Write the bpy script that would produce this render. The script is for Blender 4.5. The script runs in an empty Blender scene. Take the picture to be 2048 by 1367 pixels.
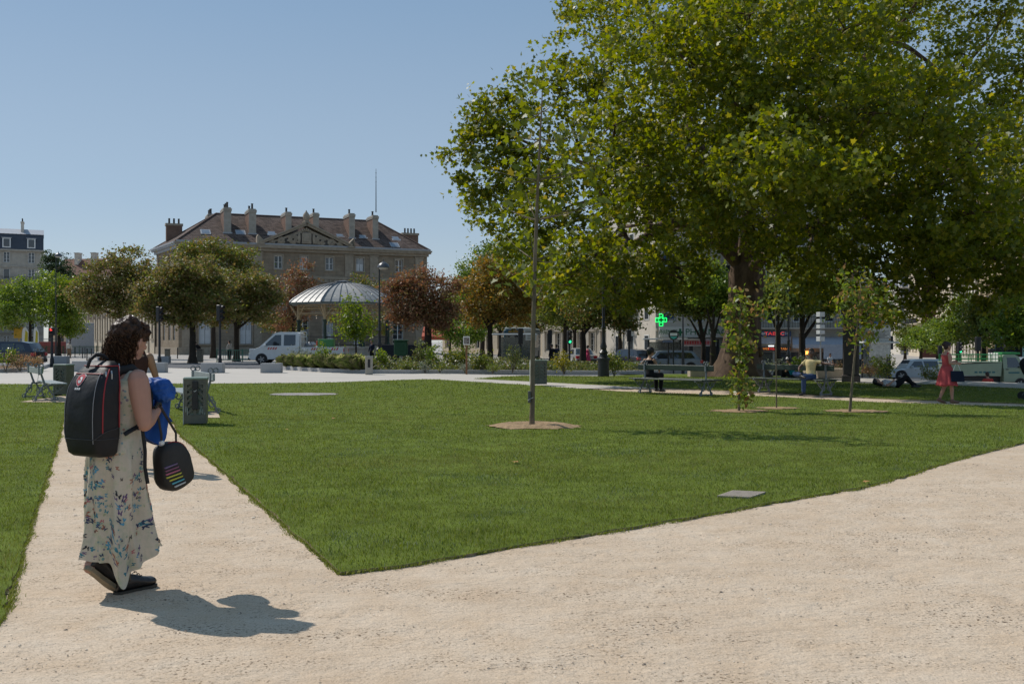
import bpy, bmesh, math, random
import numpy as np
from mathutils import Vector, Matrix, Euler
random.seed(7)
C = bpy.context.scene.collection
F, HZ, EYE = 1991.0, 684.0, 1.55          # focal length in photo pixels, horizon row, eye height
PI = math.pi
def sst(a, b, x):
    t = min(1.0, max(0.0, (x-a)/(b-a))); return t*t*(3-2*t)
def g(X, Y):                               # lie of the land: falls about a metre to the right beyond the lawn
    k = sst(16.5, 19.5, X)
    return -sst(42-6.5*k, 56-6*k, Y)*(0.6*sst(-10, 16, X)+0.4*sst(16, 25, X))
def W(x, d): return (x-1024)/F*d           # photo column at depth d -> world X
def Z(y, d): return EYE-(y-HZ)/F*d         # photo row at depth d -> world Z
def G(x, y):                               # photo pixel -> point on the ground
    d = 3086/(y-HZ)
    for _ in range(30):
        d = 0.5*d+0.5*(EYE-g(W(x, d), d))*F/(y-HZ)
    return (W(x, d), d)
def GD(x, d): X = W(x, d); return Vector((X, d, g(X, d)))

# ---------------------------------------------------------------- materials
_mats = {}
def _n(nt, t, **kw):
    n = nt.nodes.new(t)
    for k, v in kw.items(): setattr(n, k, v)
    return n
def mat(name, col, rough=0.6, metal=0.0, var=0.12, scale=6.0, bump=0.0, bscale=40.0, spec=0.4, col2=None, emit=0, alpha=1, trans=0.0, coat=0.0, detail=5, stretch=None):
    if name in _mats: return _mats[name]
    m = bpy.data.materials.new(name); m.use_nodes = True; nt = m.node_tree
    b = nt.nodes['Principled BSDF']
    b.inputs['Roughness'].default_value = rough; b.inputs['Metallic'].default_value = metal
    b.inputs['Specular IOR Level'].default_value = spec
    if coat: b.inputs['Coat Weight'].default_value = coat; b.inputs['Coat Roughness'].default_value = 0.08
    if trans: b.inputs['Transmission Weight'].default_value = trans
    tc = _n(nt, 'ShaderNodeTexCoord'); src = tc.outputs['Object']
    if stretch:
        mp = _n(nt, 'ShaderNodeMapping'); mp.inputs['Scale'].default_value = stretch
        nt.links.new(src, mp.inputs['Vector']); src = mp.outputs['Vector']
    if var or col2:
        no = _n(nt, 'ShaderNodeTexNoise'); no.inputs['Scale'].default_value = scale; no.inputs['Detail'].default_value = detail
        no.inputs['Roughness'].default_value = 0.62
        nt.links.new(src, no.inputs['Vector'])
        cr = _n(nt, 'ShaderNodeValToRGB')
        c1 = [min(1, c*(1-var)) for c in col]; c2 = [min(1, c*(1+var)) for c in (col2 or col)]
        cr.color_ramp.elements[0].position = 0.3; cr.color_ramp.elements[1].position = 0.7
        cr.color_ramp.elements[0].color = (*c1, 1); cr.color_ramp.elements[1].color = (*c2, 1)
        nt.links.new(no.outputs['Fac'], cr.inputs['Fac']); nt.links.new(cr.outputs['Color'], b.inputs['Base Color'])
    else: b.inputs['Base Color'].default_value = (*col, 1)
    if bump:
        n2 = _n(nt, 'ShaderNodeTexNoise'); n2.inputs['Scale'].default_value = bscale; n2.inputs['Detail'].default_value = 4
        nt.links.new(src, n2.inputs['Vector'])
        bp = _n(nt, 'ShaderNodeBump'); bp.inputs['Strength'].default_value = bump; bp.inputs['Distance'].default_value = 0.02
        nt.links.new(n2.outputs['Fac'], bp.inputs['Height']); nt.links.new(bp.outputs['Normal'], b.inputs['Normal'])
    if emit:
        b.inputs['Emission Color'].default_value = (*col, 1); b.inputs['Emission Strength'].default_value = emit
    _mats[name] = m; return m
def leafmat(name, cols, trans=0.45, rough=0.42, spec=0.5):
    if name in _mats: return _mats[name]
    m = bpy.data.materials.new(name); m.use_nodes = True; nt = m.node_tree
    b = nt.nodes['Principled BSDF']; out = nt.nodes['Material Output']
    ge = _n(nt, 'ShaderNodeNewGeometry'); cr = _n(nt, 'ShaderNodeValToRGB'); el = cr.color_ramp.elements
    while len(el) < len(cols): el.new(0.5)
    cr.color_ramp.interpolation = 'CONSTANT'
    for i, c in enumerate(cols):
        el[i].position = i/len(cols); el[i].color = (*c, 1)
    nt.links.new(ge.outputs['Random Per Island'], cr.inputs['Fac'])
    nt.links.new(cr.outputs['Color'], b.inputs['Base Color'])
    b.inputs['Roughness'].default_value = rough; b.inputs['Specular IOR Level'].default_value = spec
    tr = _n(nt, 'ShaderNodeBsdfTranslucent'); hs = _n(nt, 'ShaderNodeHueSaturation')
    hs.inputs['Hue'].default_value = 0.485; hs.inputs['Saturation'].default_value = 1.1; hs.inputs['Value'].default_value = 1.5
    nt.links.new(cr.outputs['Color'], hs.inputs['Color']); nt.links.new(hs.outputs['Color'], tr.inputs['Color'])
    mx = _n(nt, 'ShaderNodeMixShader'); mx.inputs['Fac'].default_value = trans
    nt.links.new(b.outputs['BSDF'], mx.inputs[1]); nt.links.new(tr.outputs['BSDF'], mx.inputs[2])
    nt.links.new(mx.outputs['Shader'], out.inputs['Surface'])
    _mats[name] = m; return m

# ---------------------------------------------------------------- mesh builder
class MB:
    def __init__(s, M=None): s.v = []; s.f = []; s.m = []; s.M = M or Matrix()
    def add(s, vs, fs, m=0):
        o = len(s.v); s.v += [tuple(s.M @ Vector(p)) for p in vs]
        s.f += [tuple(i+o for i in f) for f in fs]; s.m += [m]*len(fs); return s
    def box(s, x0, x1, y0, y1, z0, z1, m=0, R=None):
        vs = [(x, y, z) for z in (z0, z1) for y in (y0, y1) for x in (x0, x1)]
        if R: vs = [tuple(R @ Vector(p)) for p in vs]
        return s.add(vs, [(0, 2, 3, 1), (4, 5, 7, 6), (0, 1, 5, 4), (2, 6, 7, 3), (0, 4, 6, 2), (1, 3, 7, 5)], m)
    def bbox(s, x0, x1, y0, y1, z0, z1, b=0.02, m=0, R=None):       # box with chamfered edges
        rings = []
        for z, i in ((z0, b), (z0+b, 0), (z1-b, 0), (z1, b)):
            X0, X1, Y0, Y1 = x0+i, x1-i, y0+i, y1-i
            rings.append([(X0+b, Y0, z), (X1-b, Y0, z), (X1, Y0+b, z), (X1, Y1-b, z), (X1-b, Y1, z), (X0+b, Y1, z), (X0, Y1-b, z), (X0, Y0+b, z)])
        if R: rings = [[tuple(R @ Vector(p)) for p in r] for r in rings]
        return s.loft(rings, m=m)
    def loft(s, rings, m=0, closed=True, caps=True):
        n = len(rings[0]); vs = [p for r in rings for p in r]; fs = []
        for k in range(len(rings)-1):
            for i in range(n if closed else n-1):
                j = (i+1) % n; fs.append((k*n+i, k*n+j, (k+1)*n+j, (k+1)*n+i))
        if caps and closed:
            fs.append(tuple(range(n-1, -1, -1))); fs.append(tuple((len(rings)-1)*n+i for i in range(n)))
        return s.add(vs, fs, m)
    def tube(s, pts, rad, n=8, m=0, caps=True, round_=False, flat=1.0):
        pts = [Vector(p) for p in pts]
        if not hasattr(rad, '__len__'): rad = [rad]*len(pts)
        if round_:
            d0 = (pts[0]-pts[1]).normalized(); d1 = (pts[-1]-pts[-2]).normalized(); r0, r1 = rad[0], rad[-1]
            pts = [pts[0]+d0*r0*.98, pts[0]+d0*r0*.7]+pts+[pts[-1]+d1*r1*.7, pts[-1]+d1*r1*.98]
            rad = [r0*.2, r0*.72]+list(rad)+[r1*.72, r1*.2]
        rings = []; up = None
        for i, p in enumerate(pts):
            t = (pts[min(i+1, len(pts)-1)]-pts[max(i-1, 0)])
            t = t.normalized() if t.length > 1e-9 else Vector((0, 0, 1))
            if up is None:
                up = t.cross(Vector((0.31, 0.93, 0.17)))
                if up.length < 0.1: up = t.cross(Vector((1, 0, 0)))
            up = (up-t*up.dot(t)).normalized(); w = t.cross(up)
            rings.append([tuple(p+(up*math.cos(2*PI*k/n)+w*math.sin(2*PI*k/n)*flat)*rad[i]) for k in range(n)])
        return s.loft(rings, m=m, caps=caps)
    def lathe(s, prof, n=16, c=(0, 0, 0), m=0, caps=True):
        rings = [[(c[0]+r*math.cos(2*PI*k/n), c[1]+r*math.sin(2*PI*k/n), c[2]+z) for k in range(n)] for r, z in prof]
        return s.loft(rings, m=m, caps=caps)
    def prism(s, poly, a, b, ax='y', m=0, R=None):                   # polygon given in the two other axes
        def p3(p, t): return (p[0], t, p[1]) if ax == 'y' else ((t, p[0], p[1]) if ax == 'x' else (p[0], p[1], t))
        vs = [p3(p, a) for p in poly]+[p3(p, b) for p in poly]
        if R: vs = [tuple(R @ Vector(p)) for p in vs]
        n = len(poly); fs = [tuple(range(n)), tuple(range(2*n-1, n-1, -1))]+[(i, i+n, (i+1) % n+n, (i+1) % n) for i in range(n)]
        return s.add(vs, fs, m)
    def ell(s, c, r, n=12, k=8, m=0, R=None):
        rings = []
        for i in range(k+1):
            a = -PI/2+PI*i/k; a = max(-PI/2+.06, min(PI/2-.06, a))
            rr = [(r[0]*math.cos(a)*math.cos(2*PI*j/n), r[1]*math.cos(a)*math.sin(2*PI*j/n), r[2]*math.sin(a)) for j in range(n)]
            if R: rr = [tuple(R @ Vector(p)) for p in rr]
            rings.append([(c[0]+p[0], c[1]+p[1], c[2]+p[2]) for p in rr])
        return s.loft(rings, m=m)
    def build(s, name, mats, parent=None, smooth=False):
        me = bpy.data.meshes.new(name); me.from_pydata(s.v, [], s.f)
        mats = mats if isinstance(mats, (list, tuple)) else [mats]
        for q in mats: me.materials.append(q)
        me.polygons.foreach_set('material_index', s.m)
        bm = bmesh.new(); bm.from_mesh(me); bmesh.ops.recalc_face_normals(bm, faces=bm.faces)
        if smooth:
            for f in bm.faces: f.smooth = True
            for e in bm.edges:
                if len(e.link_faces) == 2 and e.calc_face_angle(0) > (smooth if smooth is not True else 0.7): e.smooth = False
        bm.to_mesh(me); bm.free()
        return link(name, me, parent)
def link(name, me, parent=None):
    o = bpy.data.objects.new(name, me); C.objects.link(o)
    if parent: o.parent = parent
    return o
def tag(o, label=None, cat=None, group=None, kind=None):
    if label: o['label'] = label
    if cat: o['category'] = cat
    if group: o['group'] = group
    if kind: o['kind'] = kind
    return o
def thing(name, label, cat, loc=(0, 0, 0), rz=0.0, group=None):
    o = bpy.data.objects.new(name, None); C.objects.link(o); o.empty_display_size = 0.2
    o.location = loc; o.rotation_euler = (0, 0, rz); return tag(o, label, cat, group)
def dup(root, loc, rz, label=None, sc=None):
    r = root.copy(); C.objects.link(r); r.location = loc; r.rotation_euler = (0, 0, rz)
    if sc: r.scale = (sc, sc, sc)
    if label: r['label'] = label
    for ch in root.children:
        c = ch.copy(); C.objects.link(c); c.parent = r
        for q in ch.children:
            d = q.copy(); C.objects.link(d); d.parent = c
    return r
def npmesh(name, V, k, mats, parent=None, midx=None, smooth=False):   # V: (N*k,3): N separate k-gons
    N = len(V)//k; me = bpy.data.meshes.new(name)
    me.vertices.add(len(V)); me.vertices.foreach_set('co', np.ascontiguousarray(V, dtype=np.float32).ravel())
    me.loops.add(len(V)); me.loops.foreach_set('vertex_index', np.arange(len(V), dtype=np.int32))
    me.polygons.add(N); me.polygons.foreach_set('loop_start', np.arange(0, len(V), k, dtype=np.int32))
    try: me.polygons.foreach_set('loop_total', np.full(N, k, dtype=np.int32))
    except Exception: pass
    for q in (mats if isinstance(mats, (list, tuple)) else [mats]): me.materials.append(q)
    if midx is not None: me.polygons.foreach_set('material_index', midx.astype(np.int32))
    me.update(calc_edges=True); return link(name, me, parent)
def solid(mb, vox, smooth_it=3, name='tmp'):                          # fuse overlapping closed shapes into one skin
    me = bpy.data.meshes.new(name); me.from_pydata(mb.v, [], mb.f)
    bm = bmesh.new(); bm.from_mesh(me); bmesh.ops.recalc_face_normals(bm, faces=bm.faces); bm.to_mesh(me); bm.free()
    o = bpy.data.objects.new(name, me); C.objects.link(o)
    r = o.modifiers.new('r', 'REMESH'); r.mode = 'VOXEL'; r.voxel_size = vox
    if smooth_it:
        q = o.modifiers.new('s', 'SMOOTH'); q.factor = 0.5; q.iterations = smooth_it
    dg = bpy.context.evaluated_depsgraph_get(); dg.update()
    out = bpy.data.meshes.new_from_object(o.evaluated_get(dg))
    bpy.data.objects.remove(o); bpy.data.meshes.remove(me)
    for p in out.polygons: p.use_smooth = True
    return out
def fused(name, mb, vox, mats, parent=None, smooth_it=3):
    me = solid(mb, vox, smooth_it); me.name = name; me.materials.clear(); me.materials.append(mats)
    return link(name, me, parent)
def text(name, body, size, m, parent, loc, rot, ext=0.01, align='CENTER', sx=1.0):
    cu = bpy.data.curves.new(name, 'FONT'); cu.body = body; cu.size = size; cu.extrude = ext; cu.align_x = align; cu.align_y = 'CENTER'
    o = bpy.data.objects.new(name, cu); C.objects.link(o)
    dg = bpy.context.evaluated_depsgraph_get(); dg.update()
    me = bpy.data.meshes.new_from_object(o.evaluated_get(dg)); bpy.data.objects.remove(o); bpy.data.curves.remove(cu)
    me.materials.clear(); me.materials.append(m); me.name = name
    q = link(name, me, parent); q.location = loc; q.rotation_euler = rot; q.scale = (sx, 1, 1); return q

# ---------------------------------------------------------------- foliage
RNG = np.random.default_rng(11)
STAR = np.array([(0, -.42), (.14, -.3), (.47, -.28), (.3, -.02), (.52, .22), (.22, .2), (0, .58), (-.22, .2), (-.52, .22), (-.3, -.02), (-.47, -.28), (-.14, -.3)])
OVAL = np.array([(0, -.5), (.26, -.15), (.22, .2), (0, .5), (-.22, .2), (-.26, -.15)])
RHOMB = np.array([(0, -.5), (.3, .05), (0, .5), (-.3, .05)])
PALM = np.array([(0, -.3), (.5, -.15), (.16, .05), (.36, .45), (0, .16), (-.36, .45), (-.16, .05), (-.5, -.15)])
def leaf_verts(Cn, size, shape, bias=(0, 0, .7), spread=1.0, fold=0.25):
    N = len(Cn); n = RNG.normal(size=(N, 3))*spread+np.array(bias); n /= np.linalg.norm(n, axis=1)[:, None]
    t = RNG.normal(size=(N, 3)); t -= n*(t*n).sum(1)[:, None]; t /= np.linalg.norm(t, axis=1)[:, None]; b = np.cross(n, t)
    sz = size*RNG.uniform(.65, 1.3, N)
    x, y = shape[:, 0], shape[:, 1]
    V = Cn[:, None, :]+sz[:, None, None]*(x[None, :, None]*t[:, None, :]+y[None, :, None]*b[:, None, :]-(np.abs(x)*fold)[None, :, None]*n[:, None, :])
    return V.reshape(-1, 3)
def clumps(lobes, per_vol, cl_r, seed, edge=.38):
    r = np.random.default_rng(seed); out = []
    for (x, y, z, rx, ry, rz, *w) in lobes:
        w = w[0] if w else 1.0
        n = max(3, int(per_vol*w*(rx*ry*rz)**(2/3)))
        d = r.normal(size=(n, 3)); d /= np.linalg.norm(d, axis=1)[:, None]
        u = r.uniform(size=n)**edge
        bump = 1+.16*np.sin(d[:, 0]*5+x)*np.sin(d[:, 1]*4+y)+.12*np.sin(d[:, 2]*7+z)
        p = np.array((x, y, z))+d*(u*bump)[:, None]*np.array((rx, ry, rz))
        out.append(p)
    return np.concatenate(out)
def crown_pts(cl, n, cl_r, seed, flat=.6):
    r = np.random.default_rng(seed+1); idx = r.integers(0, len(cl), n)
    rad = cl_r*r.uniform(.5, 1.25, len(cl))
    return cl[idx]+r.normal(size=(n, 3))*(rad[idx]*.55)[:, None]*np.array((1, 1, flat))
def bez(a, b, c, n=6):
    a, b, c = Vector(a), Vector(b), Vector(c)
    return [a*(1-t)**2+b*2*t*(1-t)+c*t*t for t in [i/(n-1) for i in range(n)]]
def make_tree(name, label, loc, trunk, lobes, nleaf, leaf, lm, bark, group=None, seed=1, shape=RHOMB, cl_r=.5, per_vol=12, twigs=30, fork=.75, flat=.6, fold=.25, lean=(0, 0), edge=.38, limb_r=.45, cat='tree', crown_name='crown', limbs=True):
    """trunk=(height, r_base, r_top); lobes in local coordinates"""
    rr = random.Random(seed); root = thing(name, label, cat, loc, 0, group)
    h, r0, r1 = trunk; tb = MB(); n = 7; pts = []; rad = []
    for i in range(n):
        t = i/(n-1); fl = 1+.55*max(0, 1-t*5)
        pts.append((lean[0]*t+rr.uniform(-.04, .04)*h*.15*(i > 0), lean[1]*t+rr.uniform(-.04, .04)*h*.15*(i > 0), h*t-.05*(i == 0))); rad.append((r0*(1-t)+r1*t)*fl)
    tb.tube(pts, rad, n=12)
    cl = clumps(lobes, per_vol, cl_r, seed, edge)
    if limbs:
        top = Vector(pts[-1])
        for L in lobes:
            if len(L) > 6 and L[6] < .6: continue
            c = Vector(L[:3]); st = Vector(pts[-1 if rr.random() < .6 else -2]); mid = (st+c)/2+Vector((rr.uniform(-.2, .2), rr.uniform(-.2, .2), rr.uniform(-.15, .3)))*(c-st).length*.35
            P_ = bez(st, mid, c, 6); R_ = [r1*limb_r*1.5*(1-i/5)+r1*.12*(i/5) for i in range(6)]
            tb.tube(P_, R_, n=7)
            near = sorted(range(len(cl)), key=lambda k: (Vector(cl[k])-c).length)[:max(2, int(twigs/len(lobes)))]
            for k in near:
                q = Vector(cl[k]); s0 = P_[rr.choice((3, 4, 5))]
                tb.tube(bez(s0, (s0+q)/2+Vector((rr.uniform(-.1, .1), rr.uniform(-.1, .1), .1))*(q-s0).length, q, 4), [r1*.16, r1*.12, r1*.08, r1*.04], n=4)
    tb.build('trunk', bark, root, smooth=True)
    cp = crown_pts(cl, nleaf, cl_r, seed, flat)
    npmesh(crown_name, leaf_verts(cp, leaf, shape, fold=fold), len(shape), lm, root)
    return root
# ================================================================ SETTING
def inside(P, poly):
    x, y = P[:, 0], P[:, 1]; r = np.zeros(len(P), bool); n = len(poly)
    for i in range(n):
        (x1, y1), (x2, y2) = poly[i], poly[(i+1) % n]
        c = ((y1 > y) != (y2 > y)); xi = (x2-x1)*(y-y1)/((y2-y1) if y2 != y1 else 1e-9)+x1
        r ^= c & (x < xi)
    return r

def sheet(name, poly, off, m, grid=2.0, skirt=0.0, hf=None, jitter=0.0, parent=None, seed=3, kind='structure', m2=None):
    if jitter:
        rr = random.Random(seed); q = []
        for i, a in enumerate(poly):
            b = poly[(i+1) % len(poly)]; L = math.hypot(b[0]-a[0], b[1]-a[1]); k = max(1, min(160, int(L/.14)))
            for j in range(k):
                t = j/k; q.append((a[0]+(b[0]-a[0])*t+(rr.gauss(0, jitter) if j else 0), a[1]+(b[1]-a[1])*t+(rr.gauss(0, jitter) if j else 0)))
        poly = q
    from mathutils.geometry import delaunay_2d_cdt
    xs = [p[0] for p in poly]; ys = [p[1] for p in poly]
    gp = np.array([(x+.13*grid*math.sin(y*7.1), y+.13*grid*math.sin(x*5.3)) for x in np.arange(min(xs), max(xs), grid) for y in np.arange(min(ys), max(ys), grid)])
    gp = gp[inside(gp, poly)] if len(gp) else []
    pv = [Vector(p) for p in poly]+[Vector((float(a), float(b))) for a, b in gp]; n = len(poly)
    vo, eo, fo, *_ = delaunay_2d_cdt(pv, [(i, (i+1) % n) for i in range(n)], [], 0, 1e-5)
    ctr = np.array([sum((vo[i] for i in f), Vector((0, 0)))/len(f) for f in fo]); ok = inside(ctr, poly)
    bm = bmesh.new(); bv = [bm.verts.new((v.x, v.y, 0)) for v in vo]
    for f, k in zip(fo, ok):
        if k: bm.faces.new([bv[i] for i in f])
    for v in [v for v in bm.verts if not v.link_faces]: bm.verts.remove(v)
    for v in bm.verts: v.co.z = (hf or g)(v.co.x, v.co.y)+off
    if skirt:
        ed = [e for e in bm.edges if e.is_boundary]
        ex = bmesh.ops.extrude_edge_only(bm, edges=ed)
        for v in ex['geom']:
            if isinstance(v, bmesh.types.BMVert): v.co.z -= skirt
            if isinstance(v, bmesh.types.BMFace) and m2: v.material_index = 1
    bmesh.ops.recalc_face_normals(bm, faces=bm.faces)
    me = bpy.data.meshes.new(name); bm.to_mesh(me); bm.free(); me.materials.append(m)
    if m2: me.materials.append(m2)
    o = link(name, me, parent)
    if kind: o['kind'] = kind
    return o
# --- gravel: hoggin with trodden patches, grit and pebbles
def gravel_mat():
    m = bpy.data.materials.new('hoggin'); m.use_nodes = True; nt = m.node_tree; b = nt.nodes['Principled BSDF']
    tc = _n(nt, 'ShaderNodeTexCoord')
    def noise(sc, det=6, st=(1, 1, 1), ro=.6):
        mp = _n(nt, 'ShaderNodeMapping'); mp.inputs['Scale'].default_value = st; nt.links.new(tc.outputs['Object'], mp.inputs['Vector'])
        n = _n(nt, 'ShaderNodeTexNoise'); n.inputs['Scale'].default_value = sc; n.inputs['Detail'].default_value = det; n.inputs['Roughness'].default_value = ro
        nt.links.new(mp.outputs['Vector'], n.inputs['Vector']); return n.outputs['Fac']
    def ramp(f, cs):
        c = _n(nt, 'ShaderNodeValToRGB'); e = c.color_ramp.elements
        while len(e) < len(cs): e.new(.5)
        for i, (p, col) in enumerate(cs): e[i].position = p; e[i].color = (*col, 1)
        nt.links.new(f, c.inputs['Fac']); return c.outputs['Color']
    def mix(t, f, a, c):
        x = _n(nt, 'ShaderNodeMix', data_type='RGBA', blend_type=t)
        if isinstance(f, float): x.inputs[0].default_value = f
        else: nt.links.new(f, x.inputs[0])
        nt.links.new(a, x.inputs[6]); nt.links.new(c, x.inputs[7]); return x.outputs[2]
    base = ramp(noise(.7, 7), [(.25, (.54, .432, .325)), (.5, (.60, .49, .375)), (.75, (.645, .54, .428))])
    pink = ramp(noise(3.2, 6), [(.3, (.90, .83, .75)), (.7, (1, 1, 1))])
    c = mix('MULTIPLY', .8, base, pink)
    grit = ramp(noise(95, 3, (1, 1, 1), .7), [(.32, (.45, .42, .40)), (.44, (.95, .93, .9)), (.62, (1, 1, 1)), (.74, (1.15, 1.12, 1.1))])
    c = mix('MULTIPLY', .85, c, grit)
    pat = ramp(noise(1.7, 8, (.55, 1.5, 1), .7), [(.46, (0, 0, 0)), (.6, (1, 1, 1))])
    spk = ramp(noise(48, 2, (1, 1, 1), .5), [(.34, (.28, .25, .22)), (.43, (1, 1, 1))])
    c2 = mix('MULTIPLY', 1.0, c, spk)
    pf = _n(nt, 'ShaderNodeRGBToBW'); nt.links.new(pat, pf.inputs[0])
    c = mix('MIX', pf.outputs[0], c, c2)
    nt.links.new(c, b.inputs['Base Color']); b.inputs['Roughness'].default_value = .9; b.inputs['Specular IOR Level'].default_value = .15
    ad = _n(nt, 'ShaderNodeMath', operation='MULTIPLY_ADD'); ad.inputs[1].default_value = .35; nt.links.new(noise(70, 4), ad.inputs[0])
    ad2 = _n(nt, 'ShaderNodeMath', operation='MULTIPLY_ADD'); ad2.inputs[1].default_value = 1.6
    nt.links.new(noise(5.5, 6, (.6, 1.6, 1), .65), ad2.inputs[0]); nt.links.new(noise(18, 4, (.8, 1.3, 1)), ad.inputs[2]); nt.links.new(ad.outputs[0], ad2.inputs[2])
    bp = _n(nt, 'ShaderNodeBump'); bp.inputs['Strength'].default_value = .5; bp.inputs['Distance'].default_value = .04
    nt.links.new(ad2.outputs[0], bp.inputs['Height']); nt.links.new(bp.outputs['Normal'], b.inputs['Normal'])
    return m
hoggin = gravel_mat()
paving = mat('paving', (.36, .335, .305), .85, var=.09, scale=.35, bump=.12, bscale=30, spec=.2)
plaza_m = mat('pale_concrete', (.48, .44, .39), .85, var=.06, scale=.5, bump=.08, bscale=50, spec=.2)
asphalt = mat('asphalt', (.115, .115, .12), .85, var=.15, scale=3, bump=.2, bscale=120, spec=.2)
stone_k = mat('kerb_granite', (.37, .365, .36), .75, var=.16, scale=14, bump=.1, bscale=150)
turf = mat('turf', (.115, .15, .028), .95, var=.35, scale=2.2, bump=.6, bscale=120, spec=.05)
earth = mat('earth', (.26, .21, .14), .95, var=.3, scale=12, bump=.6, bscale=60, spec=.1)
mulch = mat('mulch', (.17, .115, .075), .95, var=.4, scale=9, bump=.8, bscale=50, spec=.05)
sandsoil = mat('sandy_soil', (.34, .235, .14), .95, var=.3, scale=14, bump=.8, bscale=60, spec=.05)

# base ground out to the horizon
def base_ground():
    xs = sorted(set(list(range(-60, 61, 3))+[-1500, -700, -350, -200, -130, -90, 90, 130, 200, 350, 700, 1500])); ys = sorted(set(list(range(-12, 111, 3))+[-60, 130, 170, 240, 400, 800, 2200]))
    v = [(x, y, g(x, y)-.05) for y in ys for x in xs]; n = len(xs)
    f = [(j*n+i, j*n+i+1, (j+1)*n+i+1, (j+1)*n+i) for j in range(len(ys)-1) for i in range(n-1)]
    b = MB(); b.add(v, f); return tag(b.build('ground', paving), kind='structure')
base_ground()
GR = [(-40, -3), (40, -3), (40, 44), (20, 46), (8, 47), (-1, 43), (-14, 40), (-40, 40)]
sheet('gravel_path', GR, -.012, hoggin, 2.0)
PLZ = [(-45, 33), (45, 33), (45, 52), (24, 50), (14, 49), (4, 50), (-6, 51), (-15, 56), (-22, 60), (-45, 60)]
sheet('plaza_pavement', PLZ, .012, plaza_m, 3.0)
# road round the square
road = [(-200, 61), (-45, 61), (-23, 60.5), (-12, 61), (0, 62), (14, 60), (30, 52), (60, 46), (200, 46), (200, 66), (60, 66), (34, 75), (10, 82), (-12, 79), (-45, 70), (-200, 70)]
sheet('road', road, -.02, asphalt, 3.0)
# lawn outlines
edgeR = [(682, 1149), (740, 1141), (800, 1135), (971, 1105), (1141, 1077), (1244, 1060), (1400, 1033), (1542, 1007), (1716, 978), (1795, 957), (1938, 912), (2048, 885)]
edgeL = [(565, 1045), (500, 990), (455, 950), (400, 902), (362, 870), (340, 828)]
pathlow = [(12.6, 23.3), (9.17, 25.5), (7.3, 28.05), (3.4, 30.9), (.64, 35.5), (-1.8, 38.9), (-3.2, 41)]
pathup = [(13.2, 24.7), (9.9, 27.4), (8.3, 30.2), (4.2, 34), (1.0, 38.3), (-1.6, 41.6)]
def GL(l): return [G(*p) for p in l]
LAWN = GL(edgeR)+[(14.6, 20.6)]+pathlow+GL([(820, 760), (650, 766), (420, 768), (200, 768.5), (0, 769)])+[(-30, 36), (-30, 1.5), (-5.5, 1.5)]+GL([(0, 1245), (60, 1050), (90, 960), (120, 862), (127, 828)])+GL([(235, 825)])+GL(edgeL[::-1])
LAWN2 = pathup[::-1]+[(18, 20.5), (30, 20.5), (30, 27), (20, 31)]+GL([(2048, 778), (1880, 770), (1740, 767.5), (1640, 762), (1560, 753), (1450, 748.5), (1330, 748.5), (1240, 751.3), (1060, 752)])
LAWN2 = [LAWN2[i] for i in range(len(LAWN2))]
sheet('lawn', LAWN, .018, turf, 2.0, skirt=.06, jitter=.012, m2=earth, seed=4)
sheet('lawn', LAWN2, .018, turf, 2.0, skirt=.06, jitter=.012, m2=earth, seed=5)
def disc(cx, cy, rx, ry, n=28, j=.12, seed=1, rot=0):
    r = random.Random(seed); o = []
    for i in range(n):
        a = 2*PI*i/n; k = 1+r.uniform(-j, j); x, y = rx*k*math.cos(a), ry*k*math.sin(a); o.append((cx+x*math.cos(rot)-y*math.sin(rot), cy+x*math.sin(rot)+y*math.cos(rot)))
    return o
PADS = []
def pad(poly, name='gravel_patch', m=None, off=.03):
    PADS.append(poly); sheet(name, poly, off, m or hoggin, 2.0)
pad([G(40, 806), G(130, 806.5), G(180, 797), G(120, 794)])
pad([G(412, 838), G(440, 838), G(436, 827), G(405, 826)])
pad(disc(*G(608, 790), 1.0, .72, j=.12, seed=3), m=mat('pale_stones', (.30, .27, .255), .9, var=.35, scale=14, bump=1, bscale=30), name='stone_patch')
_t = G(1066, 855)
MOUND = disc(_t[0], _t[1], .86, .62, j=.1, seed=8)
def mound_h(x, y):
    r = math.hypot((x-_t[0])/.86, (y-_t[1])/.62); return g(x, y)+.07*max(0, 1-abs(r-.6)/.42)+.012*math.sin(x*31)*math.sin(y*27)
PADS.append(MOUND); sheet('soil_ring', MOUND, .022, sandsoil, .12, hf=mound_h)
for k, (x, y, rx) in enumerate(((1478, 824, .62), (1553, 818, .5), (1712, 824, .62))):
    p = disc(*G(x, y), rx, rx*.8, j=.2, seed=20+k); PADS.append(p); sheet('soil_patch', p, .03, sandsoil, 1.0)
COVER = [G(1434, 998), G(1500, 1001), G(1532, 990), G(1466, 987)]
PADS.append(COVER)

def vnoise(x, y, f, seed):
    r = np.random.default_rng(seed).uniform(-1, 1, (128, 128)); X, Y = x*f+500, y*f+500; i, j = np.floor(X).astype(int), np.floor(Y).astype(int); u, v = X-i, Y-j; u = u*u*(3-2*u); v = v*v*(3-2*v)
    q = lambda a, b: r[a % 128, b % 128]
    return (q(i, j)*(1-u)+q(i+1, j)*u)*(1-v)+(q(i, j+1)*(1-u)+q(i+1, j+1)*u)*v
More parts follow.
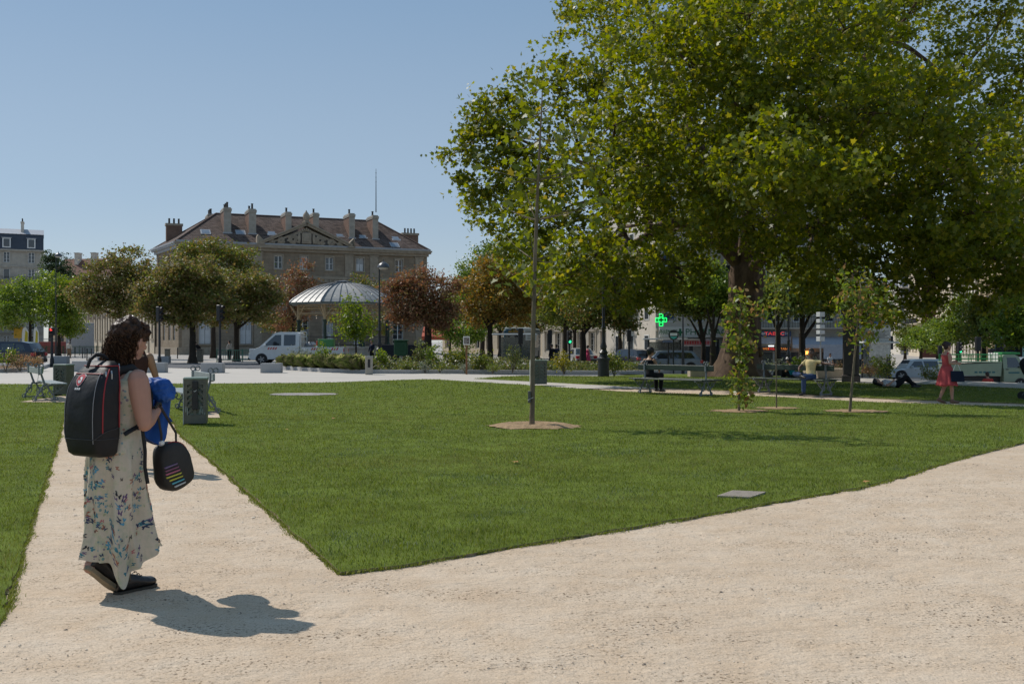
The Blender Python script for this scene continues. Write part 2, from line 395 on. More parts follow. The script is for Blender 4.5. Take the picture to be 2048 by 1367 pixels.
# grass blades: real blades, dense near the path
def grass():
    grassm = leafmat('grass_blades', [(.10, .137, .02), (.132, .178, .025), (.158, .205, .032), (.14, .185, .027), (.22, .24, .10)], trans=.4, rough=.45, spec=.35)
    out = []; pal = []
    drym = leafmat('grass_blades_dry', [(.155, .18, .035), (.19, .205, .05), (.14, .175, .03), (.23, .235, .10)], trans=.4, rough=.5, spec=.3); palem = leafmat('clover_blades', [(.07, .115, .02), (.09, .14, .03), (.22, .25, .17), (.10, .15, .03)], trans=.35, rough=.35, spec=.5)
    def zone(y0, y1, x0, x1, dens, w, h):
        A = (y1-y0)*(x1-x0); N = int(A*dens); p = np.stack([RNG.uniform(x0, x1, N), RNG.uniform(y0, y1, N)], 1)
        lim = np.abs(p[:, 0]) < p[:, 1]*.56+2.0
        k = (inside(p, LAWN) | inside(p, LAWN2)) & lim
        for q in PADS: k &= ~inside(p, q)
        p = p[k]; N = len(p)
        zz_ = np.array([g(a, b) for a, b in p])+.016 if y1 > 42 else np.full(N, .016)
        pn = .5+.5*np.sin(p[:, 0]*1.9+np.sin(p[:, 1]*1.3)*1.5)*np.sin(p[:, 1]*2.3+p[:, 0]*.7)
        hh = h*RNG.uniform(.55, 1.25, N)*(.75+.5*pn); a = RNG.uniform(0, 2*PI, N); ln = RNG.uniform(.1, .75, N)*hh; a2 = RNG.uniform(0, 2*PI, N)
        ww = w*RNG.uniform(.6, 1.3, N)
        B = np.stack([p[:, 0], p[:, 1], zz_], 1)
        s = np.stack([np.cos(a), np.sin(a), np.zeros(N)], 1)*ww[:, None]
        T = B+np.stack([np.cos(a2)*ln, np.sin(a2)*ln, hh], 1); Mi = B+np.stack([np.cos(a2)*ln*.3, np.sin(a2)*ln*.3, hh*.6], 1)
        V = np.stack([B-s, B+s, Mi+s*.75, T, Mi-s*.75], 1)
        v1 = vnoise(p[:, 0], p[:, 1], .55, 21)+.6*vnoise(p[:, 0], p[:, 1], 1.7, 22)+RNG.normal(size=N)*.35; v2 = vnoise(p[:, 0], p[:, 1], .9, 23)+.7*vnoise(p[:, 0], p[:, 1], 3.1, 24)+RNG.normal(size=N)*.3
        pal.append(np.where(v1 > .5, 1, np.where(v2 > .7, 2, 0))); out.append(V.reshape(-1, 3))
    zone(4, 9.5, -8, 8, 3200, .0021, .027)
    zone(9.5, 14, -10, 10, 1700, .0028, .027)
    zone(14, 21, -14, 15, 700, .0042, .028)
    zone(21, 31, -20, 20, 240, .007, .030)
    zone(31, 48, -28, 28, 95, .012, .034)
    # ragged turf spilling over the cut edges
    E = []
    for poly in (LAWN, LAWN2):
        for a, b in zip(poly, poly[1:]+poly[:1]):
            L_ = math.hypot(b[0]-a[0], b[1]-a[1]); dm = max(4, (a[1]+b[1])/2)
            if L_ > 12 or dm > 32: continue
            n_ = int(L_*min(620, 3800/dm)); t = RNG.uniform(0, 1, n_); j = np.abs(RNG.normal(0, .022, n_))*(.4+1.2*np.abs(np.sin(t*L_*3.1)*np.sin(t*L_*1.3+a[0]))); nx, ny = (b[1]-a[1])/L_, -(b[0]-a[0])/L_
            mid = np.array([[(a[0]+b[0])/2+nx*.05, (a[1]+b[1])/2+ny*.05]]); sg = -1 if inside(mid, poly)[0] else 1
            E.append(np.stack([a[0]+(b[0]-a[0])*t+nx*sg*j, a[1]+(b[1]-a[1])*t+ny*sg*j, np.full(n_, 1.0)*nx*sg, np.full(n_, 1.0)*ny*sg, np.full(n_, dm)], 1))
    E = np.concatenate(E); N = len(E); h = RNG.uniform(.012, .034, N); a = RNG.uniform(0, 2*PI, N); w_ = np.clip(.0003*E[:, 4], .0022, .006)
    B = np.stack([E[:, 0], E[:, 1], np.full(N, -.004)], 1); o = np.stack([E[:, 2], E[:, 3], np.zeros(N)], 1)*(RNG.uniform(-.3, 1.0, N)*h)[:, None]+np.stack([RNG.normal(size=N)*.008, RNG.normal(size=N)*.008, np.zeros(N)], 1); u = np.array([[0, 0, 1.0]])*h[:, None]
    s_ = np.stack([np.cos(a), np.sin(a), np.zeros(N)], 1)*w_[:, None]; pal.append(np.where(RNG.uniform(size=N) < .3, 1, 0)); out.append(np.stack([B-s_, B+s_, B+o*.4+u*.75+s_*.75, B+o+u, B+o*.4+u*.75-s_*.75], 1).reshape(-1, 3))
    tag(npmesh('grass', np.concatenate(out), 5, [grassm, drym, palem], midx=np.concatenate(pal)), kind='stuff')
grass()
# trodden surface of the near path: real relief with footprints and tyre tracks
def trodden():
    st = .035; xs = np.arange(-6.5, 9.5, st); ys = np.arange(3.1, 13.5, st); X, Y = np.meshgrid(xs, ys); x, y = X.ravel(), Y.ravel()
    h = .0035*vnoise(x*.7, y*1.6, 3, 1)+.0028*vnoise(x*.8, y*1.5, 8, 2)+.0022*vnoise(x, y, 17, 3); rr = np.random.default_rng(9)
    for _ in range(420):
        cx, cy = rr.uniform(-6, 9), rr.uniform(3.2, 13); th = rr.normal(.9, .6)+(PI if rr.uniform() < .5 else 0); k = (np.abs(x-cx) < .3) & (np.abs(y-cy) < .3); dx, dy = x[k]-cx, y[k]-cy; a = dx*math.cos(th)+dy*math.sin(th); b = -dx*math.sin(th)+dy*math.cos(th)
        q = np.sqrt((a/.145)**2+(b/(.048+.012*np.clip(a/.14, -1, 1)))**2); dep = rr.uniform(.002, .0075)
        h[k] += np.where(q < 1, -dep*(1-q**4)+.0012*np.sin(a*150), dep*.7*np.exp(-((q-1.15)/.2)**2)*(1+.5*np.sign(a)))
    for (p0, p1, bend, w) in (((-1.6, 3.2), (.2, 13), .5, .022), ((-1.15, 3.2), (1.0, 13), -.35, .022), ((2.2, 3.2), (5.4, 10.5), .4, .03), ((-2.6, 3.2), (-4.2, 13), .3, .025)):
        t = (y-p0[1])/(p1[1]-p0[1]); cx = p0[0]+(p1[0]-p0[0])*t+bend*np.sin(t*PI); d = np.abs(x-cx); on = (t > 0) & (t < 1)
        h += np.where(on & (d < w*3), -.0035*np.exp(-(d/w)**2)*(1+.3*np.sin(y*160+d*60))+.0016*np.exp(-((d-w*1.7)/(w*.5))**2), 0)
    ed = np.minimum.reduce([x+6.5, 9.5-x, y-3.1, 13.5-y]); fade = np.clip(ed/.6, 0, 1); z = -.0115+(h+.0075)*fade
    nx, ny = len(xs), len(ys); idx = np.arange(nx*ny).reshape(ny, nx); P_ = np.stack([x, y], 1); k = ~(inside(P_, LAWN) | inside(P_, LAWN2)); kk = k.reshape(ny, nx)
    keep = kk[:-1, :-1] | kk[1:, 1:] | kk[:-1, 1:] | kk[1:, :-1]; F_ = np.stack([idx[:-1, :-1], idx[:-1, 1:], idx[1:, 1:], idx[1:, :-1]], -1)[keep]
    me = bpy.data.meshes.new('gravel_surface'); me.vertices.add(nx*ny); me.vertices.foreach_set('co', np.stack([x, y, z], 1).astype(np.float32).ravel()); me.loops.add(F_.size); me.loops.foreach_set('vertex_index', F_.astype(np.int32).ravel()); me.polygons.add(len(F_)); me.polygons.foreach_set('loop_start', np.arange(0, F_.size, 4, dtype=np.int32)); me.polygons.foreach_set('use_smooth', np.ones(len(F_), dtype=bool)); me.materials.append(hoggin); me.update(calc_edges=True); me.validate()
    tag(link('gravel_surface', me), kind='structure')
trodden()
# pebbles and grit lying on the path
def pebbles():
    out = []
    pm = leafmat('pebble_stone', [(.19, .16, .13), (.36, .29, .22), (.55, .46, .36), (.28, .23, .18), (.6, .52, .42)], trans=0.0, rough=.85, spec=.2)
    for (y0, y1, x0, x1, dens, s) in ((3.5, 7.5, -5, 5, 1000, .0027), (7.5, 13, -6, 9, 340, .0038), (13, 23, -10, 13, 70, .006)):
        N = int((y1-y0)*(x1-x0)*dens); p = np.stack([RNG.uniform(x0, x1, N), RNG.uniform(y0, y1, N)], 1)
        cl = np.sin(p[:, 0]*2.1+1)*np.sin(p[:, 1]*1.7)+.6*np.sin(p[:, 0]*5.3+p[:, 1]*3.1); k = (~inside(p, LAWN)) & (~inside(p, LAWN2)) & (RNG.normal(size=N)*.5 < cl+.1); p = p[k]; N = len(p)
        r = s*RNG.lognormal(0, .45, N); c = np.stack([p[:, 0], p[:, 1], np.full(N, -.006)+r*.3], 1)
        d = [np.array(q) for q in ((1, 0, 0), (0, 1, 0), (-1, 0, 0), (0, -1, 0))]
        top = c+np.stack([RNG.normal(size=N)*.3*r, RNG.normal(size=N)*.3*r, r*.7], 1); sc = RNG.uniform(.7, 1.4, (N, 4))
        ring = [c+d[i]*(r*sc[:, i])[:, None] for i in range(4)]
        out.append((np.stack([top]+ring, 1)))
    V = np.concatenate(out); N = len(V)
    me = bpy.data.meshes.new('gravel_stones'); vv = V.reshape(-1, 3); b = np.arange(N)*5
    tri = np.stack([np.stack([b, b+1+i, b+1+(i+1) % 4], 1) for i in range(4)], 1).reshape(-1)
    me.vertices.add(len(vv)); me.vertices.foreach_set('co', vv.astype(np.float32).ravel())
    me.loops.add(len(tri)); me.loops.foreach_set('vertex_index', tri.astype(np.int32)); me.polygons.add(len(tri)//3)
    me.polygons.foreach_set('loop_start', np.arange(0, len(tri), 3, dtype=np.int32)); me.materials.append(pm); me.update(calc_edges=True)
    tag(link('gravel_stones', me), kind='stuff')
pebbles()
# planting beds behind granite kerbs
def poly_off(line, dist):
    o = []
    for i, p in enumerate(line):
        a = Vector(line[max(i-1, 0)]); b = Vector(line[min(i+1, len(line)-1)]); t = (b-a).normalized(); o.append((p[0]-t.y*dist, p[1]+t.x*dist))
    return o
def dens_line(l, step=1.0):
    o = []
    for a, b in zip(l[:-1], l[1:]):
        k = max(1, int(math.hypot(b[0]-a[0], b[1]-a[1])/step)); o += [(a[0]+(b[0]-a[0])*i/k, a[1]+(b[1]-a[1])*i/k) for i in range(k)]
    return o+[l[-1]]
def kerb(line, name='kerb', h=.2, w=.3):
    b = MB(); line = dens_line(line, 1.0)
    o = poly_off(line, w)
    for i in range(len(line)-1):
        t0, t1 = .004, .996
        a0 = Vector(line[i]).lerp(Vector(line[i+1]), t0); a1 = Vector(line[i]).lerp(Vector(line[i+1]), t1); b0 = Vector(o[i]).lerp(Vector(o[i+1]), t0); b1 = Vector(o[i]).lerp(Vector(o[i+1]), t1)
        r = []
        for zz_ in (-.1, h-.015, h):
            q = .012 if zz_ == h else 0
            r.append([(p.x, p.y, g(p.x, p.y)+zz_) for p in (a0.lerp(b0, q), a1.lerp(b1, q), b1.lerp(a1, q), b0.lerp(a0, q))])
        b.loft(r)
    return tag(b.build(name, stone_k), kind='structure')
KL = GL([(548, 733), (562, 738), (600, 742), (650, 745), (731, 747.5), (820, 748), (1060, 748), (1240, 748.3), (1330, 746.5), (1480, 745.5), (1600, 750), (1720, 755), (1840, 757.5), (1872, 757)])
kerb(KL)
BACK = poly_off(KL, 5.6)
BED = poly_off(KL, .28)+BACK[::-1]
sheet('planting_bed', BED, .17, mulch, 2.0, skirt=.3)
kerb([(p[0], p[1]) for p in BACK], h=.16)
KL2 = [(-40, 46)]+GL([(-120, 747), (0, 746), (50, 744), (85, 739), (103, 733)])
kerb(KL2)
BED2 = poly_off(KL2, .28)+[(-28.5, 58.5), (-40, 57)]
sheet('planting_bed', BED2, .17, mulch, 2.0, skirt=.3)
# ================================================================ BUILDINGS
def brickmat(name, c1, c2, mortar, scale, w=.5, h=.25, rough=.85, ms=.02, vec=('x', 'z'), bump=.3, zs=1.0, bias=0.0):
    m = bpy.data.materials.new(name); m.use_nodes = True; nt = m.node_tree; b = nt.nodes['Principled BSDF']
    tc = _n(nt, 'ShaderNodeTexCoord'); sx = _n(nt, 'ShaderNodeSeparateXYZ'); cx = _n(nt, 'ShaderNodeCombineXYZ'); ad = _n(nt, 'ShaderNodeMath', operation='ADD')
    nt.links.new(tc.outputs['Object'], sx.inputs[0]); nt.links.new(sx.outputs['X'], ad.inputs[0]); nt.links.new(sx.outputs['Y'], ad.inputs[1])
    nt.links.new(ad.outputs[0], cx.inputs['X'])
    mu = _n(nt, 'ShaderNodeMath', operation='MULTIPLY'); mu.inputs[1].default_value = zs; nt.links.new(sx.outputs['Z'], mu.inputs[0]); nt.links.new(mu.outputs[0], cx.inputs['Y'])
    br = _n(nt, 'ShaderNodeTexBrick'); br.inputs['Scale'].default_value = scale; br.inputs['Brick Width'].default_value = w; br.inputs['Row Height'].default_value = h
    br.inputs['Mortar Size'].default_value = ms; br.inputs['Color1'].default_value = (*c1, 1); br.inputs['Color2'].default_value = (*c2, 1); br.inputs['Mortar'].default_value = (*mortar, 1); br.inputs['Bias'].default_value = bias
    nt.links.new(cx.outputs[0], br.inputs['Vector'])
    no = _n(nt, 'ShaderNodeTexNoise'); no.inputs['Scale'].default_value = .6; no.inputs['Detail'].default_value = 8; no.inputs['Roughness'].default_value = .7; nt.links.new(tc.outputs['Object'], no.inputs['Vector'])
    cr = _n(nt, 'ShaderNodeValToRGB'); cr.color_ramp.elements[0].position = .3; cr.color_ramp.elements[1].position = .75; cr.color_ramp.elements[0].color = (.62, .6, .58, 1); cr.color_ramp.elements[1].color = (1.1, 1.1, 1.1, 1); nt.links.new(no.outputs['Fac'], cr.inputs['Fac'])
    mx = _n(nt, 'ShaderNodeMix', data_type='RGBA', blend_type='MULTIPLY'); mx.inputs[0].default_value = 1; nt.links.new(br.outputs['Color'], mx.inputs[6]); nt.links.new(cr.outputs['Color'], mx.inputs[7])
    nt.links.new(mx.outputs[2], b.inputs['Base Color']); b.inputs['Roughness'].default_value = rough; b.inputs['Specular IOR Level'].default_value = .2
    bp = _n(nt, 'ShaderNodeBump'); bp.inputs['Strength'].default_value = bump; bp.inputs['Distance'].default_value = .05; bp.invert = True
    nt.links.new(br.outputs['Fac'], bp.inputs['Height']); nt.links.new(bp.outputs['Normal'], b.inputs['Normal'])
    return m
ashlar = brickmat('ashlar_stone', (.33, .27, .20), (.285, .23, .17), (.19, .155, .12), 1.0, 1.1, .45, ms=.012)
tiles = brickmat('clay_roof_tiles', (.115, .078, .064), (.235, .168, .138), (.045, .034, .03), 1.0, .28, .30, ms=.035, zs=1.3, bump=.8)
redtiles = brickmat('red_roof_tiles', (.27, .145, .10), (.21, .115, .085), (.12, .06, .05), 1.0, .3, .35, ms=.02, zs=1.3)
brick = brickmat('old_brick', (.25, .15, .11), (.20, .115, .085), (.22, .18, .15), 1.0, .3, .14, ms=.014)
darkbrick = brickmat('dark_red_brick', (.155, .062, .05), (.125, .05, .042), (.13, .08, .07), 1.0, .3, .14, ms=.012)
trim = mat('stone_trim', (.32, .27, .21), .85, var=.18, scale=2.5, spec=.2)
cream = mat('cream_render', (.55, .47, .36), .85, var=.12, scale=1.2, spec=.2)
greystone = mat('grey_stone', (.38, .35, .30), .85, var=.16, scale=1.5, spec=.2)
palestone = mat('pale_stone', (.56, .51, .44), .85, var=.1, scale=1.5, spec=.2)
zinc = mat('zinc', (.30, .31, .335), .45, metal=.35, var=.12, scale=1.5)
slate = mat('slate', (.05, .058, .075), .5, var=.2, scale=3)
lead = mat('lead_flashing', (.33, .34, .36), .5, metal=.2, var=.1)
white_p = mat('white_paint', (.72, .72, .70), .5, var=.05, scale=5)
offwhite = mat('shutter_paint', (.60, .61, .62), .6, var=.07, scale=3)
glass_d = mat('window_glass', (.035, .042, .05), .06, var=.3, scale=.7, spec=.9)
iron = mat('black_iron', (.016, .017, .019), .42, var=.25, scale=8, spec=.5)
dkmetal = mat('dark_metal', (.035, .033, .032), .5, var=.2, scale=6)
pot = mat('chimney_pot', (.05, .045, .04), .8)
def wall_holes(b, x0, x1, z0, z1, holes, m=0, dep=.28, y=0.0, R=None):
    xs = sorted({x0, x1, *[h[0] for h in holes], *[h[1] for h in holes]}); zs = sorted({z0, z1, *[h[2] for h in holes], *[h[3] for h in holes]})
    def q(ps): b.add([tuple(R @ Vector(p)) if R else p for p in ps], [(0, 1, 2, 3)], m)
    for a, c in zip(xs[:-1], xs[1:]):
        for e, f in zip(zs[:-1], zs[1:]):
            mx, mz = (a+c)/2, (e+f)/2
            if not any(h[0] < mx < h[1] and h[2] < mz < h[3] for h in holes): q([(a, y, e), (c, y, e), (c, y, f), (a, y, f)])
    for h in holes:
        a, c, e, f = h[:4]; d = y+dep
        q([(a, y, e), (a, d, e), (a, d, f), (a, y, f)]); q([(c, y, e), (c, y, f), (c, d, f), (c, d, e)])
        q([(a, y, f), (a, d, f), (c, d, f), (c, y, f)]); q([(a, y, e), (c, y, e), (c, d, e), (a, d, e)])
def window(root, x0, x1, z0, z1, y=.2, kind='panes', frame=white_p, R=None, name='window'):
    b = MB(R); w = x1-x0; h = z1-z0; t = min(.09, w*.09)
    b.box(x0+.004, x1-.004, y+.05, y+.09, z0+.004, z1-.004, 1)
    if kind == 'shut':
        for k in (0, 1):
            a = x0+.02+k*w/2; b.box(a, a+w/2-.05, y-.03, y+.01, z0+.02, z1-.02, 0)
            n = 3
            for i in range(n): b.box(a+.06+i*(w/2-.15)/n, a+.06+i*(w/2-.15)/n+.05, y-.045, y-.028, z0+h*.55, z1-.15, 2)
        return b.build(name, [offwhite, glass_d, mat('shutter_slot', (.16, .165, .17), .8)], root)
    b.box(x0+.002, x0+t, y, y+.055, z0+.002, z1-.002); b.box(x1-t, x1-.002, y, y+.055, z0+.002, z1-.002)
    b.box(x0+t, x1-t, y, y+.055, z1-t, z1-.002); b.box(x0+t, x1-t, y, y+.055, z0+.002, z0+t)
    if kind == 'panes':
        b.box((x0+x1)/2-t*.6, (x0+x1)/2+t*.6, y-.01, y+.052, z0+t, z1-t)
        n = max(2, int(round(h/.7)))
        for i in range(1, n): b.box(x0+t, (x0+x1)/2-t*.6, y+.008, y+.05, z0+h*i/n-.02, z0+h*i/n+.02); b.box((x0+x1)/2+t*.6, x1-t, y+.008, y+.05, z0+h*i/n-.02, z0+h*i/n+.02)
    return b.build(name, [frame, glass_d], root)
class Face:                                     # a facade line in plan, for reading photo columns onto it
    def __init__(s, A, B): s.A = Vector(A); s.u = (Vector(B)-s.A).normalized(); s.L = (Vector(B)-s.A).length; s.rz = math.atan2(s.u.y, s.u.x)
    def t(s, x, back=0.0):
        k = (x-1024)/F; n = Vector((-s.u.y, s.u.x)); a = s.A+n*back
        return (k*a.y-a.x)/(s.u.x-k*s.u.y)
    def d(s, x, back=0.0): n = Vector((-s.u.y, s.u.x)); return (s.A+n*back).y+s.u.y*s.t(x, back)
    def z(s, x, y, back=0.0): return Z(y, s.d(x, back))

# ---- the barracks with a pediment
def barracks():
    FA = Face((-41.2, 123), (-11.6, 136.0)); L = FA.L
    root = thing('barracks_building', 'long brown stone building with carved pediment, tiled hip roof and tall chimneys', 'building', (-41.2, 123, 0), FA.rz)
    rot = Matrix.Rotation(-FA.rz, 3, 'Z')
    def loc(X, Y, z=0): p = rot @ Vector((X+41.2, Y-123, z)); return p
    D = loc(-47.5, 133); H = 13.5
    wp = [FA.t(p) for p in (397, 434, 493, 557, 608, 659, 720, 798)]
    holes = []; kinds = []
    for i, t in enumerate(wp):
        holes.append((t-.52, t+.52, 10.95, 12.65)); kinds.append('shut' if i in (1, 2, 4, 6) else 'panes')
    for i, t in enumerate(wp):
        holes.append((t-.6, t+.6, 6.1, 8.6)); kinds.append('panes' if i % 2 else 'shut')
    for i, p in enumerate((410, 492, 556, 606, 656, 718, 796)):
        t = FA.t(p); holes.append((t-.72, t+.72, 1.3 if i in (0, 1, 6) else .25, 4.5)); kinds.append('panes' if i in (3, 6) else 'shut')
    b = MB(); wall_holes(b, 0, L, -.3, H, holes)
    side = Matrix.Translation(D) @ Matrix.Rotation(math.atan2(-D.y, -D.x), 4, 'Z'); SL = D.length     # left face D->A
    sh = []
    for i in range(4):
        t = SL*(.13+.24*i); sh += [(t-.55, t+.55, 10.9, 12.65), (t-.55, t+.55, 6.1, 8.6)]
    sh += [(SL*f-.6, SL*f+.6, 1.8, 5.0) for f in (.35, .6, .8)]
    wall_holes(b, 0, SL, -.3, H, sh, R=side)
    Cc = loc(-16.2, 147.2); b.add([(L, 0, -.3), tuple(Cc)[:2]+(-.3,), tuple(Cc)[:2]+(H,), (L, 0, H)], [(0, 1, 2, 3)])
    b.add([tuple(Cc)[:2]+(-.3,), (D.x, D.y, -.3), (D.x, D.y, H), tuple(Cc)[:2]+(H,)], [(0, 1, 2, 3)])
    b.build('wall', ashlar, root)
    for h, k in zip(holes, kinds): window(root, *h, kind=k)
    for h in sh: window(root, *h, kind='panes', R=side)
    # bands, plinth, sills, pilasters
    tb = MB()
    tb.box(-.2, L+.2, -.22, -.003, 9.75, 10.1); tb.box(-.1, L+.1, -.12, -.003, 9.3, 9.748); tb.box(-.1, L+.1, -.15, -.003, 5.15, 5.5); tb.box(-.1, L+.1, -.14, -.003, -.3, .9)
    for i in range(int(L/.62)): tb.box(.2+i*.62, .46+i*.62, -.32, -.123, 9.35, 9.7)
    for h in holes:
        if h[2] > 1: tb.box(h[0]-.15, h[1]+.15, -.119, -.003, h[2]-.16, h[2]-.002)
        tb.box(h[0]-.14, h[0]-.002, -.06, -.003, h[2], h[3]); tb.box(h[1]+.002, h[1]+.14, -.06, -.003, h[2], h[3]); tb.box(h[0]-.14, h[1]+.14, -.07, -.003, h[3]+.002, h[3]+.2)
    for p in (372, 516, 698, 748, 838):
        t = FA.t(p); tb.box(t-.55, t+.55, -.11, -.003, 10.15, H-.6); tb.box(t-.65, t+.65, -.17, -.003, H-.6, H-.42); tb.box(t-.5, t+.5, -.08, -.003, .92, 9.25)
    sb = MB(side); sb.box(-.2, SL+.1, -.22, -.003, 9.75, 10.1); sb.box(-.1, SL, -.12, -.003, 9.3, 9.748); sb.box(-.1, SL, -.15, -.003, 5.15, 5.5); sb.box(0, SL, -.14, -.003, -.3, .9)
    tb.v += []; tb.build('stone_band', trim, root); sb.build('stone_band', trim, root)
    cb = MB(); cc = MB(side)
    for q, Lq in ((cb, L), (cc, SL)):
        q.box(-.15, Lq+.15, -.3, .1, H-.35, H); q.box(-.4, Lq+.4, -.6, .1, H+.002, H+.22); q.box(-.5, Lq+.5, -.72, .1, H+.222, H+.42)
    cb.build('cornice', trim, root); cc.build('cornice', lead, root)
    gb = MB(); gb.box(-.3, L+.3, -.66, -.1, H+.424, H+.62); gb.build('gutter', lead, root)
    # roof
    ze = H+.5; rz_ = 18.45
    R1 = loc(-39.0, 131.2, rz_); R2 = loc(-19.1, 139.4, rz_); e = .35
    A_ = Vector((-e, -e, ze)); B_ = Vector((L+e, -e, ze)); C_ = Vector((Cc.x+e, Cc.y+e, ze)); D_ = Vector((D.x-e, D.y+e, ze))
    rb = MB(); rb.add([A_, B_, C_, D_, R1, R2], [(0, 1, 5, 4), (1, 2, 5), (2, 3, 4, 5), (3, 0, 4)])
    rb.build('roof', tiles, root)
    hb = MB()
    for a, c in ((A_, R1), (R1, R2), (R2, B_), (D_, R1), (C_, R2)): hb.tube([a, c], .13, n=6)
    hb.build('ridge', mat('ridge_tiles', (.09, .055, .042), .85, var=.3, scale=4), root)
    nrm = (B_-A_).cross(R1-A_).normalized()
    def roofz(t, s):     # height of the front slope
        return A_.z-(nrm.x*(t-A_.x)+nrm.y*(s-A_.y))/nrm.z
    # chimneys
    def chimney(p, ytop, s0, s1, w, npots):
        t = FA.t(p, s0); zt = FA.z(p, ytop, s0); zb = min(roofz(t, s0), roofz(t, s1))-.5 if s0 < 8 else 13.5
        cbm = MB(); cbm.box(t-w/2, t+w/2, s0, s1, zb, zt-.55, 1); cbm.box(t-w/2-.001, t+w/2+.001, s0-.035, s0-.003, zb, zt-.56, 0)
        cbm.box(t-w/2-.06, t+w/2+.06, s0-.09, s1+.06, zt-.548, zt-.38, 0); cbm.box(t-w/2-.08, t+w/2+.08, s0-.12, s1+.08, zt-.378, zt-.2, 0); cbm.box(t-w/2+.02, t+w/2-.02, s0, s1-.05, zt-.198, zt-.05, 0)
        o = cbm.build('chimney', [mat('chimney_stone', (.34, .31, .265), .85, var=.15, scale=2), brick], root)
        for i in range(npots):
            pb = MB(); yy = s0+.3+(s1-s0-.6)*(i/(npots-1) if npots > 1 else .5); pb.lathe([(.14, zt-.05), (.12, zt+.55), (.16, zt+.56), (.16, zt+.64)], 8, (t, yy, 0)); pb.build('chimney_pot', pot, o)
        if s0 > 8: return
        fb = MB(); zf = roofz(t, s0); fb.box(t-w/2-.12, t+w/2+.12, s0-.22, s0-.04, zf-.35, zf+.12); fb.build('flashing', lead, o)
    for p, yt, n in ((455, 414, 3), (505, 417, 2), (577, 423, 1), (632, 425, 1), (704, 426, 1), (751, 430, 1)): chimney(p, yt, 1.9, 4.9, .92 if p < 520 else .78, n)
    chimney(422, 427, 9.0, 11.5, .8, 3)
    def endchim(X, Y, p, yt, wx, n):
        q = loc(X, Y); zt = Z(yt, Y); bb = MB(); bb.box(q.x-wx, q.x+wx, q.y-.5, q.y+.5, 13.6, zt-.3, 1); bb.box(q.x-wx-.1, q.x+wx+.1, q.y-.6, q.y+.6, zt-.298, zt, 0)
        o = bb.build('chimney', [trim, brick], root)
        for i in range(n): pb = MB(); pb.lathe([(.13, zt+.002), (.12, zt+.7)], 8, (q.x-wx*.6+1.2*wx*i/(n-1), q.y, 0)); pb.build('chimney_pot', pot, o)
    endchim(W(348, 131.5), 131.5, 348, 448, 1.0, 3); endchim(W(819, 142), 142, 819, 467, 1.15, 4)
    # skylights
    for p, y in ((411, 465), (481, 466), (543, 468), (679, 471), (725, 474), (791, 478), (789, 491)):
        s = 2.0
        for _ in range(40):
            t = FA.t(p, s); zr = roofz(t, s); s += (FA.z(p, y, s)-zr)*.4
        k = MB(); sl = Vector((0, 1, -nrm.y/nrm.z)).normalized(); nn = nrm if nrm.z > 0 else -nrm; c = Vector((t, s, roofz(t, s)))
        def quad(hw, hl, up, th, m): 
            vs = [c+Vector((1, 0, -nrm.x/nrm.z))*sx*hw+sl*sy*hl+nn*zz_ for zz_ in (up, up+th) for sx, sy in ((-1, -1), (1, -1), (1, 1), (-1, 1))]
            k.add(vs, [(0, 1, 2, 3), (7, 6, 5, 4), (0, 4, 5, 1), (1, 5, 6, 2), (2, 6, 7, 3), (3, 7, 4, 0)], m)
        quad(.62, .62, .0, .1, 0); quad(.46, .46, .102, .02, 1)
        k.build('skylight', [lead, mat('skylight_glass', (.17, .20, .24), .12, spec=.9)], root)
    # pediment
    t0, t1 = FA.t(520), FA.t(700); tm = (t0+t1)/2; zb, za = H+.45, 16.6
    pm = MB(); pm.prism([(t0+.2, zb), (t1-.2, zb), (tm, za-.35)], -.42, 2.2, 'y')
    for sgn, ta in ((1, t0), (-1, t1)):
        n = Vector((tm-ta, 0, za-zb)).normalized(); up = Vector((-n.z, 0, n.x))*(1 if sgn > 0 else -1)
        for lo, hi, yy in ((0, .25, -.75), (.252, .42, -.9)):
            a, c = Vector((ta, 0, zb)), Vector((tm, 0, za)); pm.prism([((a+up*lo).x, (a+up*lo).z), ((c+up*lo).x, (c+up*lo).z), ((c+up*hi).x, (c+up*hi).z), ((a+up*hi).x, (a+up*hi).z)], yy, 2.0-.01*sgn, 'y')
    pm.box(t0-.3, t1+.3, -.7, -.43, zb-.42, zb-.003)
    po = pm.build('pediment', trim, root)
    ty_ = MB(); ty_.prism([(t0+1.0, zb+.1), (t1-1.0, zb+.1), (tm, za-.75)], -.425, -.421, 'y'); ty_.build('tympanum', mat('weathered_stone_shade', (.085, .075, .066), .9, var=.35, scale=2), po)  # weathered stone, its colour darkened further as shade behind the relief
    cv = MB(); rr = random.Random(4)
    for sx in (-1, 1):
        for cx_, r in ((1.75, .62), (3.3, .42), (4.4, .26)):
            for k in range(3):
                rk = r*(1-.3*k); cv.tube([(tm+sx*cx_+rk*math.cos(a*.5)*(1-a*.02), -.50-.04*k, zb+.15+r+rk*math.sin(a*.5)*(1-a*.02)) for a in range(0, 14)], .095, n=5)
            for _ in range(12):
                a = rr.uniform(0, 6.3); cv.ell((tm+sx*cx_+r*1.1*math.cos(a), -.46, zb+.15+r+r*.95*math.sin(a)), (.14, .12, .14), 6, 4)
        cv.ell((tm+sx*.95, -.46, zb+1.0), (.2, .14, .75), 8, 6)
    cv.bbox(tm-.62, tm+.62, -.6, -.43, zb+.25, zb+1.75, .08); cv.bbox(tm-.4, tm+.4, -.66, -.6, zb+.5, zb+1.3, .03)
    for k in range(5): cv.ell((tm-.5+.25*k, -.5, zb+1.95+.12*(2-abs(k-2))), (.12, .1, .2), 6, 5)
    cv.build('carved_relief', trim, po, smooth=True)
